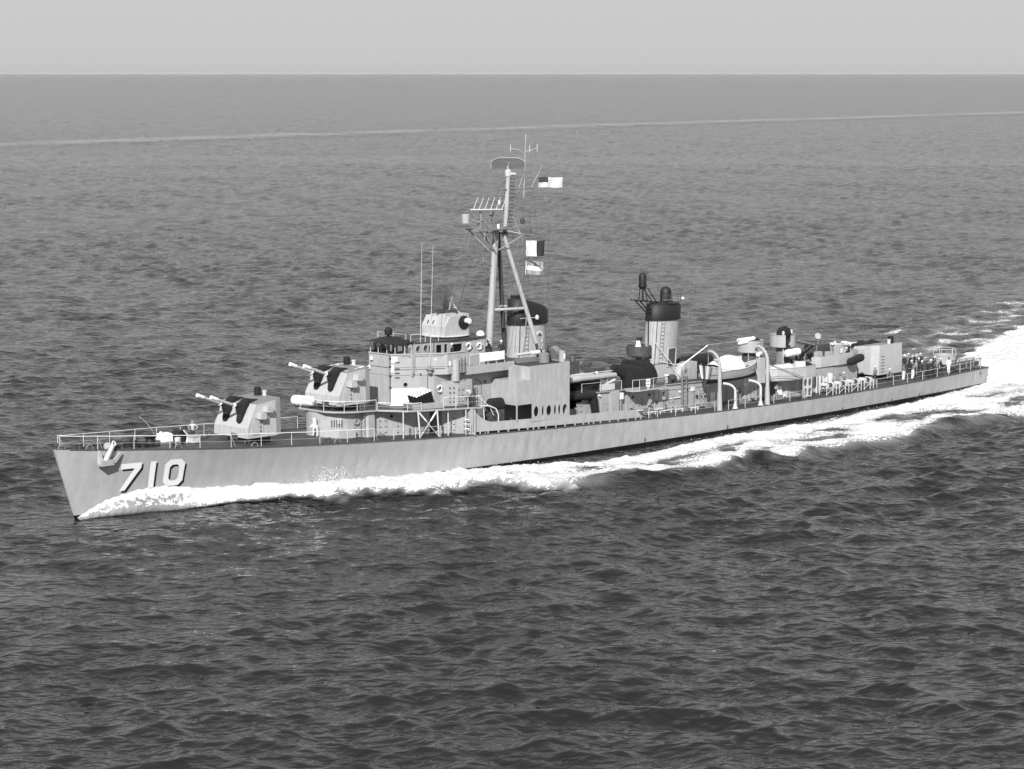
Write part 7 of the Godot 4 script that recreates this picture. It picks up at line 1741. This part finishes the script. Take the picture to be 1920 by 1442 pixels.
func build_foredeck():
	var g := sub(ship, "windlass")
	var cp := MB.new(); cp.lathe(v3(9.6, deck_y(9.6), 0), [Vector2(0.75, 0), Vector2(0.75, 0.12), Vector2(0.4, 0.2), Vector2(0.34, 0.55), Vector2(0.5, 0.75), Vector2(0.5, 0.85), Vector2(0, 0.88)], 18); part(g, "capstan", cp, M.black_paint)
	for e in [[8.5, 0.6], [8.5, -0.6]]:
		var w := MB.new(); w.lathe(v3(e[0], deck_y(e[0]), e[1]), [Vector2(0.4, 0), Vector2(0.4, 0.25), Vector2(0.28, 0.3), Vector2(0.28, 0.4), Vector2(0, 0.42)], 14); part(g, "wildcat", w, M.black_paint)
	var dr := MB.new(); dr.tube(v3(13.2, deck_y(13.2) + 0.55, -1.5), v3(13.2, deck_y(13.2) + 0.55, -0.6), 0.5, -1, 16); part(g, "hose_reel", dr, M.black_paint)
	var br := MB.new(); br.path([v3(13.45, deck_y(13.4), -0.45), v3(13.6, deck_y(13.4) + 0.6, -0.45), v3(13.2, deck_y(13.4) + 1.05, -0.45)], 0.06, 6); part(g, "reel_bracket", br, M.white_paint)
	for s in [1.0, -1.0]:
		var ch := MB.new()
		for i in 26:
			var u := i / 25.0; var p := v3(8.4 - 3.4 * u, deck_y(8.4 - 3.4 * u) + 0.12, s * (0.6 + 0.5 * u)); var d := v3(-0.08, 0, 0.012)
			ch.tube(p - d, p + d, 0.06 if i % 2 else 0.045, -1, 6)
		part(ship, "anchor_chain", ch, M.black_paint)
	for e in [[2.6, 0.25], [3.2, -0.35], [6.0, 1.0], [6.0, -1.0], [10.8, 1.7], [10.8, -1.7], [17.0, 2.8], [17.0, -2.8], [30.0, 4.2], [24.4, 3.9]]:
		var q := MB.new(); var y := deck_y(e[0])
		for k in [-0.22, 0.22]: q.lathe(v3(e[0] + k, y, e[1]), [Vector2(0.14, 0), Vector2(0.12, 0.3), Vector2(0.16, 0.36), Vector2(0.15, 0.42), Vector2(0, 0.44)], 10)
		q.box(e[0] - 0.4, e[0] + 0.4, y - 0.02, y + 0.06, e[1] - 0.18, e[1] + 0.18); part(ship, "bollard", q, M.dark_grey)
	for e in [[1.25, 0.2], [3.4, 0.75], [10.4, 2.55], [17.0, 3.75], [25.0, 4.5]]:
		var ck := MB.new(); var y := deck_y(e[0]); var a := []
		for i in 9: var t := PI * i / 8.0; a.append(v3(e[0] - 0.32 * cos(t), y + 0.05 + 0.32 * sin(t), e[1]))
		ck.path(a, 0.055, 6); part(ship, "closed_chock", ck, M.mid_grey)
	for e in [[6.9, -0.7, 0.5], [8.2, -1.4, 0.35], [5.0, 0.0, 0.4]]:
		var hh := MB.new(); var y := deck_y(e[0]); hh.box(e[0] - 0.35, e[0] + 0.35, y - 0.02, y + e[2], e[1] - 0.3, e[1] + 0.3); part(ship, "deck_hatch", hh, M.dark_grey)
	var bw := MB.new()
	for s in [-0.12, 0.12]: bw.tube(v3(0.95, deck_y(0.9), s), v3(0.95, deck_y(0.9) + 0.5, s), 0.05, -1, 6)
	bw.tube(v3(0.9, deck_y(0.9) + 0.3, -0.15), v3(0.9, deck_y(0.9) + 0.3, 0.15), 0.09, -1, 8); part(ship, "bullnose", bw, M.dark_grey)
	var wa := MB.new()
	var pts := []
	for i in 9: var u := i / 8.0; pts.append(v3(12.3 - 1.15 * u * u - 0.2 * u, 4.7 + 0.0 + 2.05 * u, -2.9 - 0.4 * u))
	wa.path(pts, 0.022, 4); part(ship, "bent_whip", wa, M.pale_grey)
	var sp := MB.new(); sp.lathe(v3(12.3, deck_y(12.3) + 0.0, -2.3), [Vector2(0.05, 0), Vector2(0.05, 0.5), Vector2(0.15, 0.55), Vector2(0.12, 0.75), Vector2(0, 0.8)], 8); part(ship, "deck_light", sp, M.white_paint)
	var bt := MB.new()
	bt.lathe(v3(12.0, deck_y(12) + 0.05, 0.35), [Vector2(0.22, 0), Vector2(0.26, 0.55), Vector2(0.24, 0.55), Vector2(0.2, 0.1), Vector2(0, 0.1)], 14)
	var b := thing("bucket", "pale round drum on the foredeck beside the white locker", "drum", Vector3.ZERO); part(b, "shell", bt, M.pale_grey)
	var cb := thing("foredeck_chest", "bright white canvas covered chest on the foredeck by the windlass", "chest", v3(11.3, deck_y(11.3), -0.4))
	var bx2 := MB.new(); bx2.hexa([v3(-0.5, 0.25, -0.42), v3(0.5, 0.25, -0.42), v3(0.5, 0.25, 0.42), v3(-0.5, 0.25, 0.42)], [v3(-0.47, 0.88, -0.38), v3(0.47, 0.9, -0.38), v3(0.47, 0.86, 0.38), v3(-0.47, 0.84, 0.38)]); part(cb, "canvas", bx2, M.white_canvas)
	var leg := MB.new(); leg.box(-0.55, 0.55, 0.0, 0.25, -0.4, 0.4); part(cb, "base", leg, M.mid_grey)
	var c2 := thing("paint_float", "light grey box with folded cloth beside the sailor on the foredeck", "box", v3(13.9, deck_y(13.9), -0.1))
	var q := MB.new(); q.box(-0.35, 0.35, 0.1, 0.55, -0.35, 0.35); part(c2, "body", q, M.pale_grey)
	var lid := MB.new(); lid.box(-0.4, 0.4, 0.55, 0.62, -0.4, 0.4); part(c2, "lid", lid, M.house_grey)
	for s in [-0.25, 0.25]:
		var l := MB.new(); l.box(s - 0.05, s + 0.05, 0.0, 0.1, -0.3, 0.3); part(c2, "foot", l, M.dark_grey)

func build_anchor():
	var t := thing("anchor", "pale grey stockless anchor hung at the bow below the deck edge", "anchor", v3(4.5, 4.5, side_z(4.5, 4.5)))
	t.scale = Vector3.ONE * 1.35
	# shank up into the hawse, crown below, two flukes out to the sides
	var sh := MB.new(); sh.tube(v3(0.35, 0.85, 0.42), v3(-0.15, -0.1, 0.3), 0.13, 0.17, 10); part(t, "shank", sh, M.pale_grey)
	var cr := MB.new(); cr.box(-0.5, 0.35, -0.3, 0.02, 0.05, 0.5); part(t, "crown", cr, M.house_grey)
	for s in [[v3(-0.45, 0.25, 0.3), v3(-0.62, 0.5, 0.45)], [v3(0.35, -0.35, 0.25), v3(0.95, 0.05, 0.42)]]: pass
	var fl := MB.new()
	fl.hexa([v3(-0.55, -0.2, 0.1), v3(-0.2, -0.25, 0.1), v3(-0.2, -0.25, 0.42), v3(-0.55, -0.2, 0.42)], [v3(-0.66, 0.62, 0.36), v3(-0.56, 0.62, 0.36), v3(-0.56, 0.62, 0.44), v3(-0.66, 0.62, 0.44)]); part(t, "fluke", fl, M.pale_grey)
	fl = MB.new(); fl.hexa([v3(0.1, -0.25, 0.1), v3(0.5, -0.2, 0.12), v3(0.5, -0.2, 0.45), v3(0.1, -0.25, 0.45)], [v3(0.85, 0.35, 0.3), v3(1.0, 0.28, 0.3), v3(1.0, 0.28, 0.42), v3(0.85, 0.35, 0.42)]); part(t, "fluke", fl, M.house_grey)
	ring_on(t, "shackle", v3(0.4, 0.92, 0.42), Vector3(0.3, 0.3, 0.9).normalized(), 0.13, 0.04, M.white_paint)
	var hp := MB.new(); hp.tube(v3(0.55, 0.95, -0.3), v3(0.38, 0.72, 0.25), 0.34, 0.3, 14); part(ship, "hawse_pipe", hp, M.hull_grey, v3(4.5, 4.5, side_z(4.5, 4.5)))

# ---------------------------------------------------------------- flags, rafts, rings
func flag(label: String, called: String, at: Vector3, w: float, h: float, parts: Array, sag: float, seed_: float):
	# parts: [name, u0, u1, v0, v1, material]; u along the fly, v down
	var t := thing(called, label, "flag", at)
	var dir := Vector3(0.93, 0.0, 0.36).normalized(); var side := Vector3(-dir.z, 0, dir.x)
	for p in parts:
		var mb := MB.new(); mb.smooth(true)
		var n := maxi(2, int(14 * (p[2] - p[1])))
		var m := maxi(1, int(8 * (p[4] - p[3])))
		for i in n:
			for j in m:
				var q := []
				for e in [[i, j], [i + 1, j], [i + 1, j + 1], [i, j + 1]]:
					var u: float = lerpf(p[1], p[2], float(e[0]) / n); var v: float = lerpf(p[3], p[4], float(e[1]) / m)
					q.append(dir * (w * u) + side * (0.11 * u * sin(7.0 * u + seed_ + v) + 0.05 * sin(15.0 * u + 3.0 * v)) + Vector3(0, -h * v - sag * u * u + 0.05 * u * sin(6.0 * u + seed_), 0))
				mb.quad(q[0], q[1], q[2], q[3])
		part(t, p[0], mb, p[5])
func build_flags():
	var stripes := []
	var n := 7
	for i in 13:
		var v0 := i / 13.0; var v1 := (i + 1) / 13.0
		stripes.append(["stripe", 0.42 if i < n else 0.0, 1.0, v0, v1, M.flag_red if i % 2 == 0 else M.flag_white])
	stripes.append(["canton", 0.0, 0.42, 0.0, n / 13.0, M.flag_blue])
	flag("striped national flag with dark canton flying from the masthead gaff", "national_flag", v3(52.75, 24.6, 0.05), 2.35, 0.95, stripes, 0.05, 0.5)
	flag("signal flag, white half by the halyard and black outer half", "signal_flag", v3(51.2, 18.95, 0.1), 1.75, 1.4, [["hoist_half", 0.0, 0.58, 0.0, 1.0, M.flag_white], ["fly_half", 0.58, 1.0, 0.0, 1.0, M.flag_dark]], 0.05, 1.4)
	flag("signal flag of three bands, white between two grey", "signal_flag", v3(51.15, 17.15, 0.1), 1.75, 1.2, [["band", 0.0, 1.0, 0.0, 0.36, M.flag_grey], ["band", 0.0, 1.0, 0.36, 0.7, M.flag_white], ["band", 0.0, 1.0, 0.7, 1.0, M.flag_grey]], 0.22, 2.3)
	for e in [[M.white_paint, v3(51.18, 17.55, 0.1), v3(51.2, 18.98, 0.1)], [M.white_paint, v3(51.1, 15.9, 0.1), v3(51.15, 17.2, 0.1)]]:
		var mb := MB.new(); mb.tube(e[1], e[2], 0.03, -1, 5); part(ship, "flag_hoist", mb, e[0])
func raft(label: String, at: Vector3, turn: float, tilt: float, len_: float, r: float):
	var t := thing("life_raft_canister", label, "life raft", at, "life raft canisters"); t.rotation = Vector3(0, turn, tilt)
	var mb := MB.new()
	var pr := [[0.0, -0.5], [0.75, -0.5], [0.95, -0.44], [1.0, -0.36], [1.0, 0.36], [0.95, 0.44], [0.75, 0.5], [0.0, 0.5]]
	var n := 20; mb.smooth(true)
	for k in pr.size() - 1:
		for i in n:
			var q := []
			for e in [[k, i], [k + 1, i], [k + 1, i + 1], [k, i + 1]]:
				var a: float = TAU * (e[1] % n) / n; q.append(v3(pr[e[0]][1] * len_, pr[e[0]][0] * r * cos(a), pr[e[0]][0] * r * sin(a)))
			mb.quad(q[0], q[1], q[2], q[3])
	part(t, "shell", mb, M.white_paint)
	for x in [-0.25, 0.25]:
		var b := MB.new(); b.tube(v3(x * len_ - 0.04, 0, 0), v3(x * len_ + 0.04, 0, 0), r + 0.02, -1, 20); part(t, "band", b, M.white_canvas)
	for x in [-0.3, 0.3]:
		var c := MB.new(); c.box(x * len_ - 0.06, x * len_ + 0.06, -r - 0.12, -r * 0.6, -r * 0.8, r * 0.8); part(t, "cradle", c, M.dark_grey)
func build_small_things():
	raft("large white raft canister on the gun platform in front of the upper mount", v3(26.45, 6.68, -1.55), -1.25, 0.0, 2.1, 0.44)
	raft("white raft canister beside the after director tub", v3(87.1, 6.05, 2.0), -0.12, 0.06, 1.9, 0.4)
	for e in [[v3(41.55, 10.4, 2.66), "forward life ring on the pilothouse wall"], [v3(42.85, 10.3, 2.66), "after life ring on the pilothouse wall"], [v3(37.4, 7.15, 3.45), "white life ring on the bridge side above the wing deck"]]:
		var t := thing("life_ring", e[1], "life ring", e[0], "life rings")
		var o = ring_on(t, "ring", Vector3.ZERO, Vector3(0, 0, 1), 0.27, 0.085, M.white_paint)
		var b := MB.new(); b.box(-0.34, -0.2, -0.1, 0.1, -0.1, 0.1); b.box(0.2, 0.34, -0.1, 0.1, -0.1, 0.1); part(t, "grab_band", b, M.mid_grey)
		var m := MB.new(); m.box(-0.04, 0.04, 0.2, 0.42, -0.12, 0.0); part(t, "bracket", m, M.mid_grey)
	var hv := thing("hanging_laundry", "pale overalls hung to dry at the front corner of the forward deckhouse", "clothes", v3(25.85, 4.0, 0.6))
	lump(hv, "cloth", [[v3(0, 1.35, 0.0), v3(0.0, 0.75, 0.1), 0.2, 0.16, null], [v3(-0.1, 0.8, 0), v3(-0.15, 0.1, 0.0), 0.12, 0.09, null], [v3(0.1, 0.8, 0.2), v3(0.12, 0.05, 0.25), 0.12, 0.09, null], [v3(0, 1.2, 0), v3(-0.3, 0.7, -0.2), 0.1, 0.08, null]], 0.05, 0.06, M.pale_grey)
	var lr := MB.new(); lr.tube(v3(0, 1.4, -0.6), v3(0, 1.45, 0.7), 0.015, -1, 4); part(hv, "line", lr, M.rope)
	var tr := thing("white_bundle", "white cloth bundle against the wall below the big gun tub", "bundle", v3(83.2, deck_y(83.2), 3.5))
	lump(tr, "cloth", [[v3(-0.2, 0.25, 0), v3(-0.25, 1.3, -0.1), 0.2, 0.15, null], [v3(0.1, 0.2, 0.1), v3(0.1, 1.1, 0), 0.22, 0.18, null], [v3(0.3, 0.15, 0.2), v3(0.7, 0.2, 0.2), 0.16, 0.12, null]], 0.06, 0.08, M.white_canvas)

# ---------------------------------------------------------------- people
var bodies := {}
func body_mesh(pose: String, dress: String) -> ArrayMesh:
	var key := pose + dress
	if bodies.has(key): return bodies[key]
	var g := func(v: float) -> Color: return Color(v, v, v)
	var shirt: Color = {"navy": g.call(0.02), "dungaree": g.call(0.16), "white": g.call(0.7), "mixed": g.call(0.13), "khaki": g.call(0.3), "light": g.call(0.42)}[dress]
	var legs: Color = {"navy": g.call(0.018), "dungaree": g.call(0.05), "white": g.call(0.68), "mixed": g.call(0.66), "khaki": g.call(0.26), "light": g.call(0.03)}[dress]
	var skin: Color = g.call(0.3); var shoe: Color = g.call(0.015); var hair: Color = g.call(0.03)
	# faces -x; feet at y = 0
	var lean := 0.0; var hipy := 0.92; var bones := []
	var hand_l: Vector3; var hand_r: Vector3; var el: Vector3; var er: Vector3
	var knee_l := v3(-0.02, 0.5, 0.11); var knee_r := v3(-0.02, 0.5, -0.11); var foot_l := v3(0.02, 0.07, 0.12); var foot_r := v3(0.02, 0.07, -0.12)
	match pose:
		"stand": el = v3(0.02, 1.13, 0.29); er = v3(0.02, 1.13, -0.29); hand_l = v3(-0.06, 0.9, 0.29); hand_r = v3(-0.06, 0.9, -0.29)
		"hips": el = v3(0.1, 1.17, 0.4); er = v3(0.1, 1.17, -0.4); hand_l = v3(-0.08, 1.0, 0.22); hand_r = v3(-0.08, 1.0, -0.22)
		"rail": lean = -0.22; el = v3(-0.35, 1.12, 0.27); er = v3(-0.35, 1.12, -0.27); hand_l = v3(-0.55, 1.02, 0.2); hand_r = v3(-0.55, 1.02, -0.2); foot_r = v3(0.14, 0.07, -0.1)
		"stride": el = v3(0.12, 1.14, 0.27); er = v3(-0.1, 1.13, -0.27); hand_l = v3(0.1, 0.9, 0.27); hand_r = v3(-0.28, 0.95, -0.24); knee_l = v3(-0.17, 0.52, 0.1); foot_l = v3(-0.2, 0.07, 0.1); knee_r = v3(0.06, 0.5, -0.1); foot_r = v3(0.28, 0.1, -0.1)
		"crouch": lean = -0.3; hipy = 0.5; el = v3(-0.4, 0.72, 0.25); er = v3(-0.4, 0.72, -0.25); hand_l = v3(-0.55, 0.5, 0.15); hand_r = v3(-0.55, 0.5, -0.15); knee_l = v3(-0.4, 0.52, 0.16); knee_r = v3(-0.38, 0.45, -0.16); foot_l = v3(-0.2, 0.07, 0.15); foot_r = v3(0.0, 0.07, -0.15)
	var up := v3(lean, 0.52, 0)
	var hip := v3(0, hipy, 0); var chest := hip + up * 0.72; var neck := hip + up
	var sh_l := neck + v3(0, -0.06, 0.18); var sh_r := neck + v3(0, -0.06, -0.18)
	var head := neck + v3(lean * 0.15 - 0.02, 0.2, 0)
	bones = [[hip + v3(0, 0, 0.07), hip + v3(0, 0, -0.07), 0.125, 0.125, legs], [hip + v3(0, 0.1, 0), chest, 0.13, 0.15, shirt], [chest + v3(0, 0.06, 0.1), chest + v3(0, 0.06, -0.1), 0.11, 0.11, shirt], [sh_l, sh_r, 0.075, 0.075, shirt],
		[neck - v3(0, 0.02, 0), neck + v3(-0.01, 0.1, 0), 0.055, 0.052, skin], [head + v3(0.01, 0.03, 0), head + v3(-0.02, -0.06, 0), 0.1, 0.075, skin], [head + v3(0.02, 0.05, 0), head + v3(0.03, 0.0, 0), 0.1, 0.085, hair], [head + v3(-0.1, -0.01, 0), head + v3(-0.115, -0.03, 0), 0.018, 0.022, skin], [head + v3(0, -0.01, 0.09), head + v3(0.005, -0.03, 0.09), 0.02, 0.018, skin], [head + v3(0, -0.01, -0.09), head + v3(0.005, -0.03, -0.09), 0.02, 0.018, skin],
		[sh_l, el, 0.062, 0.048, shirt], [sh_r, er, 0.062, 0.048, shirt], [el, hand_l, 0.046, 0.034, shirt if dress == "navy" or dress == "white" else skin], [er, hand_r, 0.046, 0.034, shirt if dress == "navy" or dress == "white" else skin]]
	for e in [[knee_l, foot_l, 0.08], [knee_r, foot_r, -0.08]]:
		bones.append([hip + v3(0, -0.04, e[2]), e[0], 0.105, 0.075, legs]); bones.append([e[0], e[1] + v3(0, 0.06, 0), 0.072, 0.055, legs]); bones.append([e[1] + v3(0.02, -0.01, 0), e[1] + v3(-0.16, -0.025, 0), 0.05, 0.042, shoe])
	var st := SurfaceTool.new(); st.begin(Mesh.PRIMITIVE_TRIANGLES)
	nets(bones, 0.033, 0.03, st, true)
	for e in [[hand_l, el, 1.0], [hand_r, er, -1.0]]:      # palm and five bent fingers
		var d: Vector3 = (e[0] - e[1]).normalized(); var s: Vector3 = d.cross(v3(0, 0, 1)).normalized()
		if s.length() < 0.1: s = v3(1, 0, 0)
		var a: Vector3 = e[0] + d * 0.02
		var stick := func(p: Vector3, q: Vector3, r: float):
			var f := (q - p).normalized(); var u := f.cross(Vector3.UP if absf(f.y) < 0.9 else Vector3.RIGHT).normalized(); var w := u.cross(f)
			for i in 5:
				var t0 := TAU * i / 5; var t1 := TAU * ((i + 1) % 5) / 5
				var k := [p + (u * cos(t0) + w * sin(t0)) * r, q + (u * cos(t0) + w * sin(t0)) * r * 0.8, q + (u * cos(t1) + w * sin(t1)) * r * 0.8, p + (u * cos(t1) + w * sin(t1)) * r]
				for z in [0, 1, 2, 0, 2, 3]: st.set_color(skin); st.add_vertex(k[z])
		for i in 4:
			var b := a + d * 0.05 + s * (0.024 * (i - 1.5)); var l: float = [0.05, 0.06, 0.055, 0.04][i]
			stick.call(a + s * (0.018 * (i - 1.5)), b, 0.013); stick.call(b, b + d * l + v3(-0.012, 0, -0.012 * e[2]), 0.0095); stick.call(b + d * l + v3(-0.012, 0, -0.012 * e[2]), b + d * (l + 0.02) + v3(-0.03, 0, -0.025 * e[2]), 0.0085)
		stick.call(a - s * 0.03, a - s * 0.06 + d * 0.04, 0.011); stick.call(a - s * 0.06 + d * 0.04, a - s * 0.055 + d * 0.075, 0.0095)
	st.generate_normals(); st.set_material(M.people)
	var m := st.commit()
	bodies[key] = m
	bodies[key + "head"] = head
	return m
func person(label: String, at: Vector3, turn: float, pose: String, dress: String, hat: String, group := "sailors on deck"):
	var t := thing("person", label, "person", at, group); t.rotation.y = turn
	part(t, "body", body_mesh(pose, dress), null)
	var head: Vector3 = bodies[pose + dress + "head"]
	if hat == "": return
	var mb := MB.new()
	if hat == "round": mb.lathe(head + v3(0.005, 0.06, 0), [Vector2(0.115, 0.0), Vector2(0.13, 0.06), Vector2(0.105, 0.07), Vector2(0.1, 0.1), Vector2(0.06, 0.13), Vector2(0, 0.14)], 14)
	else:
		mb.lathe(head + v3(0.005, 0.06, 0), [Vector2(0.108, 0.0), Vector2(0.11, 0.04), Vector2(0.15, 0.07), Vector2(0.13, 0.1), Vector2(0, 0.11)], 14)
		mb.box(head.x - 0.2, head.x - 0.09, head.y + 0.05, head.y + 0.065, -0.07, 0.07)
	part(t, "cap", mb, M.black_paint if hat == "peaked_dark" else M.white_canvas)
func build_people():
	var cam_turn := -2.3       # facing about towards the viewer's side
	person("sailor in light shirt and dark trousers standing on the foredeck by the rail", v3(14.2, deck_y(14.2) + 0.06, -0.6), 0.6, "hips", "light", "")
	person("man in pale shirt and dark trousers on the bridge wing deck behind the rail", v3(39.7, deck01(39.7), 4.75), 0.2, "rail", "light", "")
	person("lookout with white cap at the bridge bulwark near the dark doorway", v3(38.9, 9.12, 3.4), -1.2, "stand", "navy", "round")
	person("man under the dark awning on the open bridge", v3(35.2, 9.12, 2.05), -0.4, "stand", "dungaree", "")
	person("signalman with white cap by the mast foot, forward one of two", v3(44.9, 8.86, 2.0), -0.8, "rail", "navy", "round")
	person("signalman with white cap behind the white dodger, after one of two", v3(45.2, 8.86, 3.0), 0.5, "stand", "navy", "round")
	var crew := [["gun crew sailor nearest the ammunition locker, white cap", v3(95.4, 4.46, 1.1), 0.4, "rail", "navy", "round"], ["gun crew sailor standing tallest at the after gun, white cap", v3(96.7, 4.46, -0.1), 1.0, "stand", "navy", "round"], ["gun crew sailor in grey shirt at the after gun, back turned", v3(97.2, 4.46, 0.5), 2.0, "hips", "dungaree", "round"], ["gun crew sailor leaning on the after shield, white cap", v3(96.5, 4.46, 2.0), -0.6, "crouch", "navy", "round"], ["gun crew sailor behind the small radar dish", v3(94.7, 4.46, -0.8), 0.2, "stand", "dungaree", "round"], ["gun crew sailor bending by the hung net, white cap", v3(96.9, 4.46, 1.5), 0.9, "rail", "navy", "round"], ["gun crew sailor at the breech, bareheaded", v3(94.9, 4.46, 0.6), 0.0, "rail", "navy", ""]]
	for c in crew: person(c[0], c[1], c[2], c[3], c[4], c[5], "gun crew aft")
	person("sailor in grey working among the depth charge racks, white cap", v3(93.2, deck_y(93), 4.1), -1.3, "rail", "dungaree", "round")
	person("dark clad sailor with white cap standing in front of the after gun mount", v3(99.4, deck_y(99) , 3.1), -1.6, "stand", "dungaree", "round")
	person("crouching sailor with white cap beside the after gun mount", v3(101.9, deck_y(102), 3.5), -0.4, "crouch", "dungaree", "round")
	person("sailor in white trousers and dark jacket leaning at the rail, left of a pair", v3(103.1, deck_y(103), 4.0), 2.8, "stand", "mixed", "")
	person("sailor in white trousers and grey jacket at the rail, right of a pair", v3(104.6, deck_y(104.6), 4.1), 3.0, "rail", "mixed", "")
	var stern := [["peaked_dark", "khaki", v3(107.3, 0, 2.6), "officer in khaki with a dark peaked cap in the stern crowd"], ["round", "navy", v3(108.3, 0, 2.2), "navy sailor at the back of the stern crowd, white cap"], ["", "dungaree", v3(108.8, 0, 2.9), "bareheaded man in grey amid the stern crowd"], ["", "khaki", v3(109.6, 0, 2.7), "bareheaded man in pale khaki in the stern crowd"], ["round", "navy", v3(110.6, 0, 2.6), "navy sailor standing tall at the after end of the crowd, white cap"], ["round", "navy", v3(106.4, 0, 4.0), "navy sailor with bright white cap at the front of the crowd"], ["", "navy", v3(107.2, 0, 4.2), "dark clad man second along the crowd's front"], ["round", "navy", v3(108.0, 0, 4.3), "navy sailor third along the crowd's front"], ["", "dungaree", v3(108.6, 0, 4.3), "man in grey shirt at the middle of the crowd's front"], ["round", "navy", v3(109.6, 0, 4.1), "navy sailor near the white clad man, cap tilted"], ["", "white", v3(111.0, 0, 4.15), "man all in white at the rail beside the stern tub"], ["round", "navy", v3(105.9, 0, 3.0), "navy sailor tucked close behind the after gun mount, white cap"], ["", "navy", v3(105.7, 0, 3.6), "dark clad man in the shadow of the after gun mount"], ["", "navy", v3(109.2, 0, 3.5), "bareheaded man in navy in the middle of the stern crowd"]]
	var extra := ["navy", "dungaree", "navy", "khaki", "navy", "navy", "dungaree", "navy", "navy"]
	for k in extra.size():
		stern.append(["round" if k % 2 == 0 else "", extra[k], v3(107.0 + 0.62 * k, 0, -0.9 + 0.35 * (k % 3)), ["farthest row of the stern crowd, %s man from the gun mount" % ["first", "second", "third", "fourth", "fifth", "sixth", "seventh", "eighth", "ninth"][k], ""][0]])
	var i := 0
	for s in stern:
		var p: Vector3 = s[2]; p.y = deck_y(p.x) + 0.02
		person(s[3], p, [-0.9, 0.6, 2.4, -1.8, 1.3, -1.2, 2.9][i % 7], ["stand", "hips", "rail", "stand", "stride"][i % 5], s[1], s[0], "men gathered at the stern"); i += 1

# ---------------------------------------------------------------- all of it
func _ready():
	var cam := Camera3D.new(); cam.name = "camera"
	cam.position = Vector3(-100.6, 33.86, 151.69)
	cam.rotation = Vector3(-atan2(721.0 - 137.0, 4486.7), -0.780055, 0.0)
	cam.fov = 18.26; cam.near = 1.0; cam.far = 400000.0
	add_child(cam); cam.current = true
	var env := Environment.new()
	env.background_mode = Environment.BG_SKY
	var sky := Sky.new(); var sm := ProceduralSkyMaterial.new()
	sm.sky_top_color = grey(SKY_TOP); sm.sky_horizon_color = grey(SKY_LOW); sm.sky_curve = 0.075
	sm.ground_horizon_color = grey(SKY_LOW); sm.ground_bottom_color = grey(0.1)
	sm.sun_angle_max = 1.0
	sky.sky_material = sm; env.sky = sky
	env.tonemap_mode = Environment.TONE_MAPPER_LINEAR
	env.tonemap_exposure = 1.28
	env.sdfgi_enabled = true; env.ssao_enabled = true; env.ssil_enabled = true
	env.fog_enabled = true; env.fog_density = 0.0000035; env.fog_light_color = grey(0.8)
	var we := WorldEnvironment.new(); we.name = "environment"; we.environment = env; add_child(we)
	var sun := DirectionalLight3D.new(); sun.name = "sun"
	sun.light_energy = SUN; sun.light_angular_distance = 0.5; sun.shadow_enabled = true
	sun.look_at_from_position(Vector3(-0.73, 0.58, 0.53) * 100.0, Vector3.ZERO)
	add_child(sun)
	rng.seed = 1
	make_materials()
	make_water()
	M.flag_white = mat("flag_white", 0.75, 0.9); M.flag_red = mat("flag_red", 0.38, 0.9); M.flag_blue = mat("flag_blue", 0.05, 0.9); M.flag_dark = mat("flag_dark", 0.02, 0.9); M.flag_grey = mat("flag_grey", 0.3, 0.9)
	build_sea(Vector3(-100.6, 0, 151.69), 0.780055)
	build_foam()
	ship = thing("destroyer", "grey warship with white bow number 710, two funnels and a tripod mast under way", "warship")
	build_hull()
	build_numerals()
	build_forward_house()
	build_bridge()
	build_wall_details()
	build_midships()
	build_funnels()
	build_mast()
	build_after_house()
	build_davits()
	build_after_structures()
	build_gun_mount(v3(19.4, 4.25, 0), 0.0, 0)
	build_gun_mount(v3(29.02, 6.12, 0), 0.0, 1)
	build_gun_mount(v3(103.0, 1.97, 0.35), -PI / 2, 2)
	build_foredeck()
	build_rails()
	build_whaleboat()
	build_anchor()
	build_flags()
	build_small_things()
	build_people()
